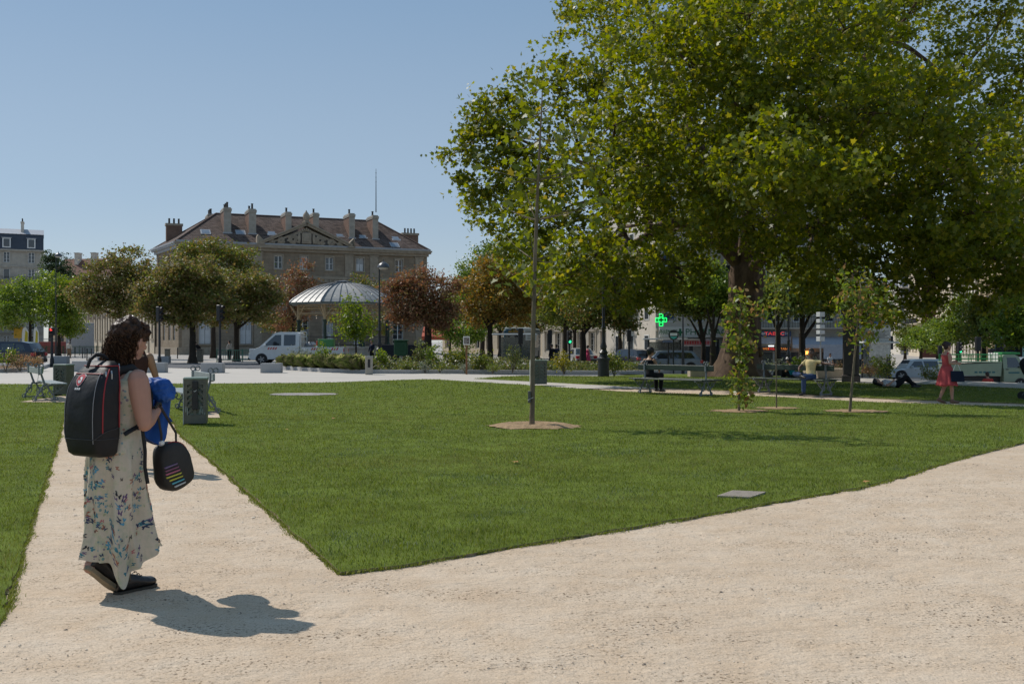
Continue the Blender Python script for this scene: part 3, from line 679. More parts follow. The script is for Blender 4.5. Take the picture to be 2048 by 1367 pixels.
    ac = MB(); ac.lathe([(.5, za+.3), (.55, za+.5), (.3, za+.6), (.42, za+.9), (.45, za+1.3), (.3, za+1.6), (.12, za+1.8), (.05, za+2.0)], 10, (tm, -.3, 0)); ac.build('finial', trim, po, smooth=True)
    for ta, sg in ((t0, 1), (t1, -1)):
        a2 = MB(); a2.prism([(ta-.5, zb), (ta+.5, zb), (ta+.35*sg, zb+.55), (ta-.35*sg, zb+1.25), (ta-.5*sg, zb+.9)], -.8, .1, 'y'); a2.build('acroterion', trim, po)
    t = FA.t(655); db = MB(); db.box(FA.t(567)-.1, FA.t(582)+.1, -.16, -.003, .9, 3.1); db.build('notice_board', white_p, root)
    mb = MB(); q = Vector((FA.t(752, 3.4), 3.4, 0)); mb.tube([(q.x, q.y, FA.z(752, 425, 3.4)), (q.x, q.y, FA.z(752, 372, 3.4)), (q.x, q.y, FA.z(752, 338, 3.4))], [.07, .05, .025], n=6)
    for k in range(3): mb.box(q.x-.05, q.x+.05, q.y-.05, q.y+.05, FA.z(752, 365-9*k, 3.4), FA.z(752, 363.5-9*k, 3.4))
    tag(mb.build('mast', iron, root))
    pl = MB(); t = FA.t(355); pl.box(FA.t(370)-.28, FA.t(370)+.28, -.17, -.145, 3.4, 3.9); pl.build('wall_plaque', mat('blue_enamel', (.03, .06, .16), .3), root)
barracks()

# ---- long low wing running back from the barracks
def wing():
    A, B = (-74.5, 173.5), (-47.75, 133.25); FA = Face(A, B); L = FA.L
    root = thing('low_wing_building', 'low sunlit stone wing with tall arched windows running back beside the barracks', 'building', (*A, 0), FA.rz)
    b = MB(); holes = []; n = 13
    for i in range(n):
        t = 1.8+i*(L-3.4)/(n-1); holes += [(t-.55, t+.55, 2.0, 5.6), (t-.5, t+.5, 6.9, 8.0)]
    wall_holes(b, 0, L, -.3, 8.8, holes); b.box(0, L, 9, 9.2, -.3, 8.8); b.box(-.02, 0, .002, 8.9, -.3, 8.8); b.build('wall', cream, root)
    for h in holes:
        if h[3] < 6:
            window(root, *h, kind='plain', frame=dkmetal)
        else: window(root, *h, kind='panes')
    t = MB()
    for h in holes:
        if h[3] < 6:
            cx_ = (h[0]+h[1])/2; t.tube([(cx_+.68*math.cos(a), -.05, h[3]-.3+.68*math.sin(a)) for a in [PI*i/8 for i in range(9)]], .12, n=5); t.box(h[0]-.15, h[1]+.15, -.12, -.003, h[2]-.2, h[2]-.02)
    for i in range(n+1):
        q = 1.8+(i-.5)*(L-3.4)/(n-1); t.box(max(0, q-.22), min(L, q+.22), -.14, -.003, -.3, 6.3)
    t.box(0, L, -.25, -.003, 6.32, 6.7); t.box(-.1, L+.1, -.4, .1, 8.4, 8.8); t.build('stone_band', trim, root)
    r = MB(); r.prism([(-.5, 8.75), (9.6, 8.75), (4.5, 12.6)], -.2, L+.2, 'x'); r.build('roof', tiles, root)
    k = MB(); k.box(9, 10, 3, 4, 10, 13.6); k.build('chimney', darkbrick, root)
wing()

def haussmann(name, label, A, B, depth, H, floors, wallm, nwin, mans=2.6, group=None, roofm=None, shop=False, top=True, balcony=(1, 4), chim=3, winw=.55, flank=None):
    FA = Face(A, B); L = FA.L; root = thing(name, label, 'building', (*A, g(*A)), FA.rz, group)
    b = MB(); holes = []; fh = H/floors
    for f in range(1 if shop else 0, floors):
        for i in range(nwin):
            t = L*(i+.5)/nwin; holes.append((t-winw, t+winw, f*fh+fh*.22, f*fh+fh*.86))
    wall_holes(b, 0, L, -.5, H, holes, dep=.3)
    b.box(-.02, 0, .002, depth, -.5, H, 1); b.box(L, L+.02, .002, depth, -.5, H, 1); b.box(-.02, L+.02, depth, depth+.02, -.5, H, 1)
    b.build('wall', [wallm, flank or wallm], root)
    for i, h in enumerate(holes):
        if i < 90: window(root, *h, kind='panes' if i % 3 else 'plain', y=.22)
    t = MB(); t.box(-.1, L+.1, -.45, -.003, H-.3, H); 
    for f in range(1, floors): t.box(0, L, -.14, -.003, f*fh-.12, f*fh+.12)
    for h in holes: t.box(h[0]-.16, h[0]-.01, -.07, -.003, h[2], h[3]+.14); t.box(h[1]+.01, h[1]+.16, -.07, -.003, h[2], h[3]+.14); t.box(h[0]-.2, h[1]+.2, -.13, -.003, h[3]+.145, h[3]+.3)
    t.build('cornice', wallm, root)
    for f in balcony:
        if f >= floors: continue
        k = MB(); k.box(0.2, L-.2, -.75, -.15, f*fh+.125, f*fh+.24, 1); k.box(.2, L-.2, -.74, -.7, f*fh+1.14, f*fh+1.2)
        for i in range(int(L/.22)): k.box(.25+i*.22, .28+i*.22, -.735, -.705, f*fh+.24, f*fh+1.14)
        k.build('balcony', [iron, wallm], root)
    if mans:
        m = MB(); rm = roofm or slate; i0 = .75
        m.add([(0, -.2, H+.003), (L, -.2, H+.003), (L, depth, H+.003), (0, depth, H+.003), (0, i0, H+mans), (L, i0, H+mans), (L, depth-i0, H+mans), (0, depth-i0, H+mans)], [(0, 1, 5, 4), (1, 2, 6, 5), (2, 3, 7, 6), (3, 0, 4, 7)])
        m.build('mansard', rm, root)
        z = MB(); z.add([(-.05, i0-.15, H+mans+.003), (L+.05, i0-.15, H+mans+.003), (L+.05, depth-i0, H+mans+.003), (-.05, depth-i0, H+mans+.003), (-.05, depth/2, H+mans+1.3), (L+.05, depth/2, H+mans+1.3)], [(0, 1, 5, 4), (2, 3, 4, 5), (1, 2, 5), (3, 0, 4)])
        for i in range(int(L/.7)): z.box(.2+i*.7, .26+i*.7, i0, i0+.3, H+mans+.02, H+mans+.1)
        z.build('roof', zinc, root)
        for i in range(nwin):
            c = L*(i+.5)/nwin; dm = MB(); dm.box(c-.7, c+.7, -.12, 1.0, H+.3, H+2.1, 0); dm.box(c-.85, c+.85, -.2, 1.0, H+2.102, H+2.25, 1); dm.box(c-.5, c+.5, -.16, -.123, H+.5, H+1.95, 2); dm.build('dormer', [white_p, zinc, glass_d], root)
    for i in range(chim):
        c = (i+.5)*L/chim if chim > 1 else L*.5; k = MB(); zt = H+mans+2.4; k.box(c-.25, c+.25, depth*.25, depth*.6, H+mans-.4, zt); k.box(c-.33, c+.33, depth*.25-.08, depth*.6+.08, zt+.002, zt+.15)
        for q in range(4): k.lathe([(.12, zt+.152), (.1, zt+.8)], 6, (c, depth*.28+q*depth*.09, 0), 1)
        k.build('chimney', [palestone, pot], root)
    return root, FA
haussmann('apartment_building', 'grey stone apartment block with dark mansard roof at the left edge', (-116, 177.5), (-89.4, 190), 9, 19.0, 6, greystone, 7, mans=3.0, chim=4)
_b, _f = haussmann('apartment_building', 'far building with red tiled roof and small chimneys behind the left trees', (-98, 212), (-84, 210), 10, 15.5, 5, cream, 4, mans=0, chim=0)
r = MB(); r.prism([(-.3, 15.4), (10.3, 15.4), (5, 19.6)], -.3, 14.4, 'x'); r.build('roof', redtiles, _b)
for i in range(3):
    k = MB(); k.box(3.2+i*3.8, 4.1+i*3.8, 3.2, 4.6, 17, 20.6); k.box(3.1+i*3.8, 4.2+i*3.8, 3.1, 4.7, 20.602, 20.8); k.build('chimney', palestone, _b)

# ---- corner building with the chemist, and the tobacconist's block
signwhite = mat('sign_white', (.62, .60, .56), .5, var=.06)
green_t = mat('sign_green', (.015, .14, .055), .5)
def pharmacy():
    A = (13.0, 90); root, FA = haussmann('corner_building', 'tall beige corner building behind the plane tree, with a chemist at street level', A, (26.5, 93.5), 13, 19.5, 6, palestone, 5, mans=2.6, shop=True, chim=2, winw=.6, balcony=(2, 5))
    # sunlit flank windows
    for f in range(6):
        for i in range(3):
            k = MB(); y0 = 1.5+i*3.8; z0 = f*3.25+.9; k.box(-.07, -.023, y0, y0+1.1, z0, z0+1.9, 0); k.box(-.085, -.072, y0+.1, y0+1.0, z0+.1, z0+1.8, 1); k.build('window', [white_p, glass_d], root)
    L = FA.L
    s = MB(); s.box(.2, L*.82, -.35, -.005, 2.55, 3.5); s.build('shop_sign', signwhite, root)
    so_ = root.children[-1]
    text('lettering', 'PHARMACIE', .8, green_t, so_, (FA.t(1367), -.36, 3.02), (PI/2, 0, 0), sx=1.12, align='LEFT'); text('lettering', 'PHARMACIE', .62, green_t, so_, (FA.t(1316), -.36, 3.0), (PI/2, 0, 0), sx=.52, align='LEFT')
    c = MB()
    for x0, x1, z0, z1 in ((-.1, .1, -.33, .33), (-.33, -.101, -.1, .1), (.101, .33, -.1, .1)): q_ = FA.t(1357); c.box(q_+x0, q_+x1, -.39, -.352, 3.0+z0, 3.0+z1)
    c.build('cross_emblem', green_t, so_)
    p = MB(); q_ = FA.t(1360)-4.7; p.M = Matrix.Translation((q_, 0, 0)); p.box(4.7, 8.1, -.4, -.05, 1.75, 2.4, 0); p.box(4.8, 8.0, -.42, -.401, 1.82, 2.33, 1)
    for i in range(12): p.box(4.95+i*.25, 5.1+i*.25, -.435, -.421, 1.93, 2.2, 2)
    p.build('display_panel', [white_p, mat('panel_pink', (.55, .30, .30), .5), mat('panel_red', (.6, .06, .07), .5)], root)
    f = MB(); f.box(.2, L-.2, -.06, -.005, -.3, 2.5, 0)
    for x0, x1 in ((.6, 3.6), (4.9, 6.2), (6.5, 7.8), (8.3, 11.0), (11.4, 13.4)): f.box(x0, x1, -.09, -.061, .2, 2.35, 1)
    f.box(9.0, 10.1, -.1, -.091, .35, 1.0, 2); f.build('shopfront', [mat('shop_frame', (.32, .30, .27), .5), glass_d, mat('green_poster', (.02, .22, .06), .5)], root)
    a = MB(); a.box(.1, 4.0, -1.5, -.36, 2.3, 2.4); a.build('awning', cream, root)
    # lit green cross outline
    em = mat('green_neon', (.02, .85, .16), .4, emit=1.2); cr = MB(); w, l = .17, .52
    o = [(-w, l), (w, l), (w, w), (l, w), (l, -w), (w, -w), (w, -l), (-w, -l), (-w, -w), (-l, -w), (-l, w), (-w, w)]
    q = thing('pharmacy_cross', 'lit green outlined cross sign hanging above the chemist', 'sign', (W(1323, 88.5), 88.5, Z(640, 88.5)), math.radians(-32))
    bk = MB(); bk.prism([(x*.97, z*.97) for x, z in o], -.06, .06, 'y'); bk.box(-.03, .03, .06, 1.6, -.05, .05); bk.build('sign_body', mat('cross_back', (.02, .03, .022), .5), q)
    for sc_, rd in ((1.0, .045), (.55, .03)):
        pts = [(x*sc_, -.09, z*sc_) for x, z in o]; cr = MB()
        for i in range(12): cr.tube([pts[i], pts[(i+1) % 12]], rd, n=5)
        cr.build('neon_outline', em, q)
    bl = MB(); bl.box(-.5, .5, -.06, .06, -4.6, 4.6); b_ = thing('blade_sign', 'tall dark blue vertical sign with white letters on the corner building', 'sign', (W(1336, 89), 88.6, Z(535, 89)), math.radians(-12))
    bl.build('sign_panel', mat('navy_sign', (.02, .045, .12), .5), b_)
    for i, ch in enumerate('LYCAG'): text('letter', ch, 1.0, white_p, b_, (0, -.075, 3.6-1.85*i), (PI/2, 0, 0))
pharmacy()
def tabac():
    A = (19.2, 87); root, FA = haussmann('cafe_building', 'grey stone block with a tobacconist and cafe awnings at street level', A, (30.2, 84.1), 12, 19.5, 6, greystone, 5, mans=2.6, shop=True, chim=3, balcony=(1, 2, 5))
    L = FA.L; gg = g(*A)
    def tt(x): return FA.t(x)
    t0, t1, t2 = tt(1513), tt(1582), tt(1690)
    s = MB(); s.box(t0, t1, -.45, -.005, 2.75, 3.2); s.build('shop_sign', mat('navy_sign', (.02, .045, .12), .5), root); sg = root.children[-1]
    red = mat('red_letters', (.85, .06, .05), .4, emit=.5)
    text('lettering', 'TABAC', .42, red, sg, (tt(1549), -.46, 2.97), (PI/2, 0, 0), sx=1.25)
    for x in (1519, 1569): text('lettering', 'LOTO', .3, white_p, sg, (tt(x), -.46, 2.97), (PI/2, 0, 0))
    text('lettering', 'PMU', .28, white_p, sg, (tt(1531), -.46, 2.97), (PI/2, 0, 0))
    f = MB(); f.box(t0, t1, -.3, -.005, 2.1, 2.72); f.build('fascia', mat('grey_fascia', (.30, .31, .34), .6), root)
    f = MB(); f.box(t0+.2, t1, -.34, -.005, 1.5, 1.85); f.build('shop_sign', mat('dark_sign', (.03, .02, .02), .5), root); sg = root.children[-1]
    org = mat('orange_letters', (.9, .28, .05), .4, emit=.55); text('lettering', 'CIGARES', .26, org, sg, (tt(1526), -.35, 1.67), (PI/2, 0, 0)); text('lettering', 'TABAC', .3, red, sg, (tt(1547), -.35, 1.67), (PI/2, 0, 0)); text('lettering', 'TABAC', .26, org, sg, (tt(1571), -.35, 1.67), (PI/2, 0, 0))
    lp = MB(); lp.box(tt(1537), tt(1548), -.45, -.345, 1.87, 1.97); lp.build('strip_light', mat('lit_tube', (.9, .95, .9), .4, emit=1.5), root)
    f = MB(); f.box(t0, L-.1, -.06, -.005, -.4, 1.48, 0)
    for i in range(7): f.box(t0+.3+i*(L-t0)/7.2, t0+.3+(i+.82)*(L-t0)/7.2, -.09, -.061, -.1, 1.4, 1)
    f.build('shopfront', [mat('shop_frame', (.32, .30, .27), .5), glass_d], root)
    a = MB(); x0, x1 = t1+.1, L-.1
    a.add([(x0, -.05, 2.7), (x1, -.05, 2.7), (x1, -1.8, 2.05), (x0, -1.8, 2.05), (x0, -1.8, 1.75), (x1, -1.8, 1.75)], [(0, 1, 2, 3), (3, 2, 5, 4)])
    a.add([(x0, -.05, 2.66), (x1, -.05, 2.66), (x1, -1.78, 2.01), (x0, -1.78, 2.01), (x0, -1.78, 1.75), (x1, -1.78, 1.75)], [(3, 2, 1, 0), (4, 5, 2, 3)]); a.build('awning', mat('awning_cloth', (.36, .37, .41), .8), root)
    xb = tt(1645); d = MB(); d.box(xb, x1, -1.84, -1.82, .85, 1.76); d.build('awning_screen', mat('awning_cloth', (.36, .37, .41), .8), root)
    for x in (1610, 1617): 
        lb = MB(); lb.ell((tt(x), -.6, 1.35), (.18, .18, .18), 8, 6); lb.build('lamp_globe', mat('orange_glow', (1, .42, .08), .5, emit=2.5), root)
tabac()
# ---- the boulevard on the right
yellowstone = mat('yellow_stone', (.50, .40, .26), .85, var=.12, scale=1.2)
BG = 'boulevard buildings on the right'
haussmann('apartment_tower', 'slim pale grey tower block at the far end of the boulevard', (W(1793, 230), 230), (W(1808, 228), 228), 10, 24.5, 8, palestone, 2, mans=0, chim=0, group=BG, balcony=())
haussmann('apartment_building', 'white corner building with rounded grey roof beside the tower', (W(1803, 205), 205), (W(1818, 205), 205), 9, 14, 5, palestone, 2, mans=3.5, chim=1, group=BG, roofm=zinc, balcony=())
haussmann('apartment_building', 'narrow cream building with balconies left of the dark brick wall', (W(1817, 190), 190), (W(1843, 176), 176), 10, 17, 6, cream, 4, mans=0, chim=2, group=BG, balcony=(1, 2, 3, 4))
haussmann('apartment_building', 'building with a blank dark red brick gable wall above the boulevard trees', (W(1843, 166), 166), (W(1872, 165), 165), 14, 13.0, 4, darkbrick, 1, mans=1.6, chim=1, group=BG, balcony=(), winw=.05, flank=darkbrick)
haussmann('apartment_building', 'cream boulevard building with rows of shutters right of the brick gable', (W(1872, 160), 160), (W(1903, 138), 138), 12, 16.5, 5, cream, 6, mans=2.2, chim=2, group=BG, balcony=(1, 4))
haussmann('apartment_building', 'white boulevard building with tall narrow windows above the trees', (W(1903, 136), 136), (W(1950, 112), 112), 12, 17, 5, palestone, 8, mans=2.4, chim=3, group=BG, balcony=(1, 4))
haussmann('apartment_building', 'yellow stone boulevard building at the right edge', (W(1958, 108), 108), (W(2090, 84), 84), 12, 18, 6, yellowstone, 9, mans=2.6, chim=3, group=BG, balcony=(2, 5))

haussmann('apartment_building', 'low pale building behind the trees left of the corner building', (W(885, 150), 150), (W(1085, 128), 128), 10, 9.5, 3, cream, 9, mans=0, chim=0, balcony=())
haussmann('apartment_building', 'pale stone building seen through the trees behind the parked silver car', (W(1085, 124), 124), (W(1245, 112), 112), 10, 10.5, 3, palestone, 7, mans=0, chim=0, balcony=())
# ---- bandstand
def bandstand():
    c = (W(687, 95), 95, 0); root = thing('bandstand', 'octagonal bandstand with ribbed grey metal dome and dark green columns', 'bandstand', c, math.radians(10))
    ro = 5.35; n = 8
    def ring(r, z): return [(r*math.cos(2*PI*(k+.5)/n), r*math.sin(2*PI*(k+.5)/n), z) for k in range(n)]
    b = MB(); b.loft([ring(4.9, -.1), ring(4.9, .95)]); b.loft([ring(5.05, .952), ring(5.05, 1.1)]); b.build('plinth', greystone, root)
    prof = [(5.35, 5.2), (5.0, 5.5), (4.4, 5.9), (3.6, 6.35), (2.6, 6.75), (1.6, 7.0), (.8, 7.12), (.45, 7.15)]
    d = MB(); d.loft([ring(r, z) for r, z in prof]); d.build('dome', mat('zinc_dome', (.33, .32, .30), .55, metal=.15, var=.1, scale=1.2), root)
    rb = MB()
    for k in range(n):
        a0, a1 = 2*PI*(k+.5)/n, 2*PI*(k+1.5)/n
        for q in range(5):
            f = q/5; pts = []
            for r, z in prof[:6 if q else 8]:
                p = Vector((r*math.cos(a0), r*math.sin(a0), z)).lerp(Vector((r*math.cos(a1), r*math.sin(a1), z)), f); pts.append((p.x, p.y, p.z+.03))
            rb.tube(pts, .075 if q == 0 else .04, n=4)
    rb.build('seam', mat('zinc_seam', (.17, .175, .18), .5, metal=.2), root)
    e = MB(); e.loft([ring(5.42, 5.02), ring(5.42, 5.2), ring(5.2, 5.21), ring(5.2, 5.03)], caps=False); e.loft([ring(5.2, 5.03), ring(.3, 5.5)], caps=False); e.build('eaves', mat('bandstand_trim', (.10, .115, .10), .5, var=.1), root)
    fr = MB(); cw = mat('bandstand_wood', (.45, .34, .20), .7, var=.15, scale=4)
    for k in range(n):
        a0, a1 = 2*PI*(k+.5)/n, 2*PI*(k+1.5)/n; p0 = Vector((4.5*math.cos(a0), 4.5*math.sin(a0), 0)); p1 = Vector((4.5*math.cos(a1), 4.5*math.sin(a1), 0))
        for z in (4.95, 4.62, 4.2): fr.tube([p0+Vector((0, 0, z)), p1+Vector((0, 0, z))], .05, n=4)
        for q in range(1, 16): m_ = p0.lerp(p1, q/16); fr.tube([m_+Vector((0, 0, 4.62)), m_+Vector((0, 0, 4.95))], .028, n=4)
        t_ = (p1-p0).normalized(); o_ = p0.normalized()
        for vv in (t_, -((p0-Vector((4.5*math.cos(a0-2*PI/n), 4.5*math.sin(a0-2*PI/n), 0))).normalized()), o_*.95): fr.tube([p0+Vector((0, 0, 3.75)), p0+vv*.3+Vector((0, 0, 4.2)), p0+vv*.8+Vector((0, 0, 4.9))], .06, n=5)
        fr.tube([p0+Vector((0, 0, 3.6)), p0+Vector((0, 0, 5.0))], .12, n=6)
    fr.build('fretwork', cw, root)
    cm = mat('bandstand_green', (.018, .045, .035), .45, var=.15)
    for k in range(n):
        a0 = 2*PI*(k+.5)/n; b = MB(); b.lathe([(.2, 1.1), (.2, 1.45), (.12, 1.5), (.10, 3.35), (.17, 3.5), (.19, 3.6)], 10, (4.5*math.cos(a0), 4.5*math.sin(a0), 0)); b.build('column', cm, root, smooth=True)
    rl = MB()
    for k in range(n):
        if k == 2: continue
        a0, a1 = 2*PI*(k+.5)/n, 2*PI*(k+1.5)/n; p0 = Vector((4.5*math.cos(a0), 4.5*math.sin(a0), 0)); p1 = Vector((4.5*math.cos(a1), 4.5*math.sin(a1), 0))
        for z in (1.25, 2.05): rl.tube([p0+Vector((0, 0, z)), p1+Vector((0, 0, z))], .03, n=4)
        for q in range(1, 24): m_ = p0.lerp(p1, q/24); rl.tube([m_+Vector((0, 0, 1.25)), m_+Vector((0, 0, 2.05))], .014, n=3)
    rl.build('railing', iron, root)
    v = MB(); v.lathe([(.5, 7.12), (.5, 7.25), (.75, 7.27), (.75, 7.33), (.1, 7.4)], 12); v.build('vent_cap', zinc, root)
bandstand()
# ================================================================ TREES
bark_p = mat('plane_bark', (.042, .026, .018), .85, var=.3, scale=1.9, col2=(.12, .08, .052), bump=.5, bscale=9, spec=.15, stretch=(1, 1, .45))
bark_d = mat('dark_bark', (.045, .036, .028), .9, var=.35, scale=4, bump=.6, bscale=20, spec=.1, stretch=(1, 1, .3))
bark_g = mat('grey_bark', (.14, .125, .10), .9, var=.25, scale=6, bump=.4, bscale=25, spec=.1, stretch=(1, 1, .3))
bark_y = mat('young_bark', (.17, .135, .095), .85, var=.3, scale=9, bump=.4, bscale=40, spec=.15, stretch=(1, 1, .3))
lf_plane = leafmat('plane_leaf', [(0.104, 0.139, 0.013), (0.144, 0.179, 0.015), (0.201, 0.224, 0.021), (0.123, 0.157, 0.015), (0.277, 0.260, 0.031), (0.171, 0.195, 0.018), (0.109, 0.144, 0.014), (0.151, 0.179, 0.017)], trans=.55, rough=.45, spec=.5)
lf_young = leafmat('young_plane_leaf', [(.11, .145, .014), (.14, .175, .017), (.165, .195, .02), (.125, .16, .016), (.17, .195, .022), (.15, .175, .018), (.125, .155, .016), (.145, .17, .018), (.16, .185, .02), (.12, .15, .016), (.14, .165, .018), (.28, .23, .03)], trans=.5, rough=.46, spec=.45)
lf_brown = leafmat('chestnut_leaf_browning', [(.132, .145, .028), (.18, .158, .038), (.215, .158, .055), (.118, .155, .028), (.25, .185, .07), (.15, .165, .032)], trans=.4, rough=.5)
lf_olive = leafmat('chestnut_leaf_olive', [(0.103, 0.146, 0.021), (0.146, 0.171, 0.027), (0.205, 0.171, 0.038), (0.120, 0.163, 0.024), (0.257, 0.180, 0.051)], trans=.35, rough=.5)
lf_red = leafmat('chestnut_leaf_russet', [(0.228, 0.114, 0.057), (0.285, 0.131, 0.066), (0.194, 0.125, 0.057), (0.308, 0.171, 0.074), (0.171, 0.097, 0.048), (0.194, 0.160, 0.051)], trans=.35, rough=.55)
lf_orange = leafmat('chestnut_leaf_amber', [(0.257, 0.171, 0.031), (0.325, 0.197, 0.034), (0.205, 0.163, 0.031), (0.359, 0.222, 0.051), (0.171, 0.171, 0.027)], trans=.38, rough=.5)
lf_green = leafmat('street_leaf_green', [(0.085, 0.154, 0.021), (0.128, 0.205, 0.024), (0.171, 0.247, 0.031), (0.112, 0.180, 0.024), (0.205, 0.257, 0.043)], trans=.42, rough=.42)
lf_mid = leafmat('street_leaf_mid', [(0.095, 0.137, 0.022), (0.128, 0.171, 0.027), (0.171, 0.197, 0.031), (0.103, 0.146, 0.024), (0.222, 0.214, 0.038)], trans=.4, rough=.42)
lf_dark = leafmat('conifer_leaf', [(0.038, 0.068, 0.027), (0.051, 0.089, 0.034), (0.065, 0.103, 0.038), (0.078, 0.112, 0.038)], trans=.2, rough=.55)
lf_lime = leafmat('lime_leaf', [(0.121, 0.189, 0.019), (0.162, 0.223, 0.024), (0.135, 0.203, 0.022), (0.189, 0.230, 0.032), (0.101, 0.162, 0.019)], trans=.5, rough=.4)
def big_plane():
    base = GD(1485, 46.8); rr = random.Random(5)
    root = thing('plane_tree', 'huge old plane tree with mottled trunk filling the right half of the sky', 'tree', base)
    def lob(x, y, d, r, rz=None, w=1.0):
        if d < 49: 
            nd = d-5 if x < 1080 else d-7.5-1.5*math.sin(x*.013+y*.021)
            if y < 60: nd = d-3
            r *= nd/d; rz = rz and rz*nd/d; d = nd
        p = Vector((W(x, d), d, Z(y, d)))-base
        return (p.x, p.y, p.z, r, r*.95, rz or r*.9, w)
    lobes = [lob(1050, 300, 47, 2.3), lob(1010, 410, 46, 1.8), lob(948, 225, 46.5, .75, 1.1, .8), lob(925, 305, 46, .75, 1.1, .8), lob(948, 385, 45.5, .8, 1.0), lob(985, 300, 46, 1.3), lob(1020, 225, 47, 1.1),
             lob(1120, 190, 48, 2.4), lob(1215, 80, 48, 3.0), lob(1165, 20, 49, 1.8), lob(1190, 350, 45, 2.8), lob(1100, 430, 45, 2.1), lob(1060, 480, 44.5, 1.5), lob(1170, 530, 45, 1.9), lob(1120, 570, 44, 1.2), lob(1230, 585, 46, 1.5),
             lob(1340, 110, 44, 3.4), lob(1340, 290, 42, 3.2), lob(1310, 440, 43, 2.4), lob(1375, 470, 49, 2.4), lob(1365, 560, 43, 1.4), lob(1300, 520, 47, 1.6),
             lob(1500, 120, 41, 3.3), lob(1490, 290, 40, 2.8), lob(1540, 370, 39.5, 2.1, 1.6), lob(1430, 400, 42, 1.8), lob(1620, 470, 41, 1.9), lob(1660, 130, 46, 3.0), lob(1680, 270, 42, 3.0), lob(1700, 390, 43, 2.8), lob(1610, 520, 47, 1.6), lob(1680, 555, 46, 1.6),
             lob(1780, 330, 41, 2.6), lob(1760, 210, 48, 2.6), lob(1840, 420, 42, 2.8), lob(1790, 520, 44, 2.1), lob(1740, 600, 45, 1.3), lob(1880, 260, 44, 2.6), lob(1760, 40, 50, 2.6), lob(1610, 20, 46, 3.2), lob(1420, 0, 46, 3.4), lob(1960, 350, 43, 2.6), lob(1930, 500, 44, 2.2), lob(1870, 560, 43, 1.2), lob(1990, 520, 41, 2.2), lob(2040, 440, 42, 2.8), lob(2060, 270, 45, 3.0, None, .8), lob(1930, 110, 48, 1.9, None, .6), lob(1850, 10, 49, 2.0, None, .7), lob(2010, 30, 47, 2.2, None, .7), lob(2060, 130, 47, 2.2, None, .7), lob(1970, 215, 47, 1.8),
             lob(1500, -160, 47, 4.2), lob(1300, -120, 48, 3.6), lob(1700, -150, 47, 4.2), lob(1900, -110, 46, 3.6, None, .7), lob(1480, 100, 54, 4.5, None, .8), lob(1750, 150, 55, 4.5, None, .5), lob(1320, 250, 54, 4.0, None, .7), lob(1750, 420, 53, 3.6, None, .6), lob(1500, 330, 54, 3.8, None, .6), lob(2000, 590, 42, 1.2, .8), lob(1845, 600, 42.5, .8, .8), lob(2100, 560, 42, 2.0), lob(2150, 400, 43, 3)]
    def near(x, y, d, r, rz=None, w=1.0): p = Vector((W(x, d), d, Z(y, d)))-base; return (p.x, p.y, p.z, r, r, rz or r*.7, w)
    lobes += [near(1560, 318, 27.5, 1.5), near(1640, 345, 27, 1.3), near(1500, 345, 29, 1.2), near(1750, 225, 29, 1.8), near(1865, 205, 30, 1.6), near(1360, 110, 31.5, 2.0), near(1500, 30, 30, 2.2), near(1690, 60, 30, 2.2), near(1230, 250, 34, 1.5), near(1620, 215, 30, 1.6), near(1950, 300, 30, 1.8), near(1460, 200, 31, 1.7), near(1840, 480, 33, 1.3), near(1300, 330, 33, 1.4), near(1950, 430, 31, 1.7), near(1505, 450, 37, 1.25), near(1425, 478, 38, 1.1), near(1560, 490, 38, 1.1)]
    tb = MB()
    def TP(x, y, dd=0): d = 46.8+dd; return Vector((W(x, d), d, Z(y, d)))-base
    # root flare, trunk and the great fork
    N = 26; rings = []
    for z, r, lo, px_, in ((-.15, 1.55, .20, 1478), (.1, 1.4, .18, 1478), (.4, 1.17, .14, 1478), (.9, .98, .09, 1480), (1.6, .86, .07, 1483), (2.4, .80, .05, 1486), (3.3, .76, .05, 1489), (4.2, .78, .06, 1491), (4.9, .85, .08, 1492), (5.4, .7, .06, 1492), (5.9, .5, .05, 1492)):
        cx_ = W(px_, 46.8)-base.x
        rings.append([(cx_+r*(1+lo*math.sin(5*a+.6+z*.3)+lo*.5*math.sin(9*a+z))*math.cos(a), r*(1+lo*math.sin(5*a+.6+z*.3)+lo*.5*math.sin(9*a+z))*math.sin(a), z) for a in [2*PI*k/N for k in range(N)]])
    tb.loft(rings)
    for _ in range(7):                       # burrs
        a = rr.uniform(3.4, 6.0); z = rr.uniform(.8, 4.6); tb.ell((.82*math.cos(a), .82*math.sin(a), z), (.2, .2, .25), 8, 6)
    fork = Vector((.1, 0, 5.0))
    def limb(pts, r0, r1, n=9): 
        P_ = [Vector(p) for p in pts]; Q = []
        for i in range(len(P_)-1):
            p0, p1, p2, p3 = P_[max(i-1, 0)], P_[i], P_[i+1], P_[min(i+2, len(P_)-1)]
            for k in range(5):
                t = k/5; Q.append(.5*((2*p1)+(p2-p0)*t+(2*p0-5*p1+4*p2-p3)*t*t+(3*p1-p0-3*p2+p3)*t**3))
        Q.append(P_[-1]); m = len(Q)-1; tb.tube(Q, [r0+(r1-r0)*(i/m)**.8 for i in range(m+1)], n=n); return Q
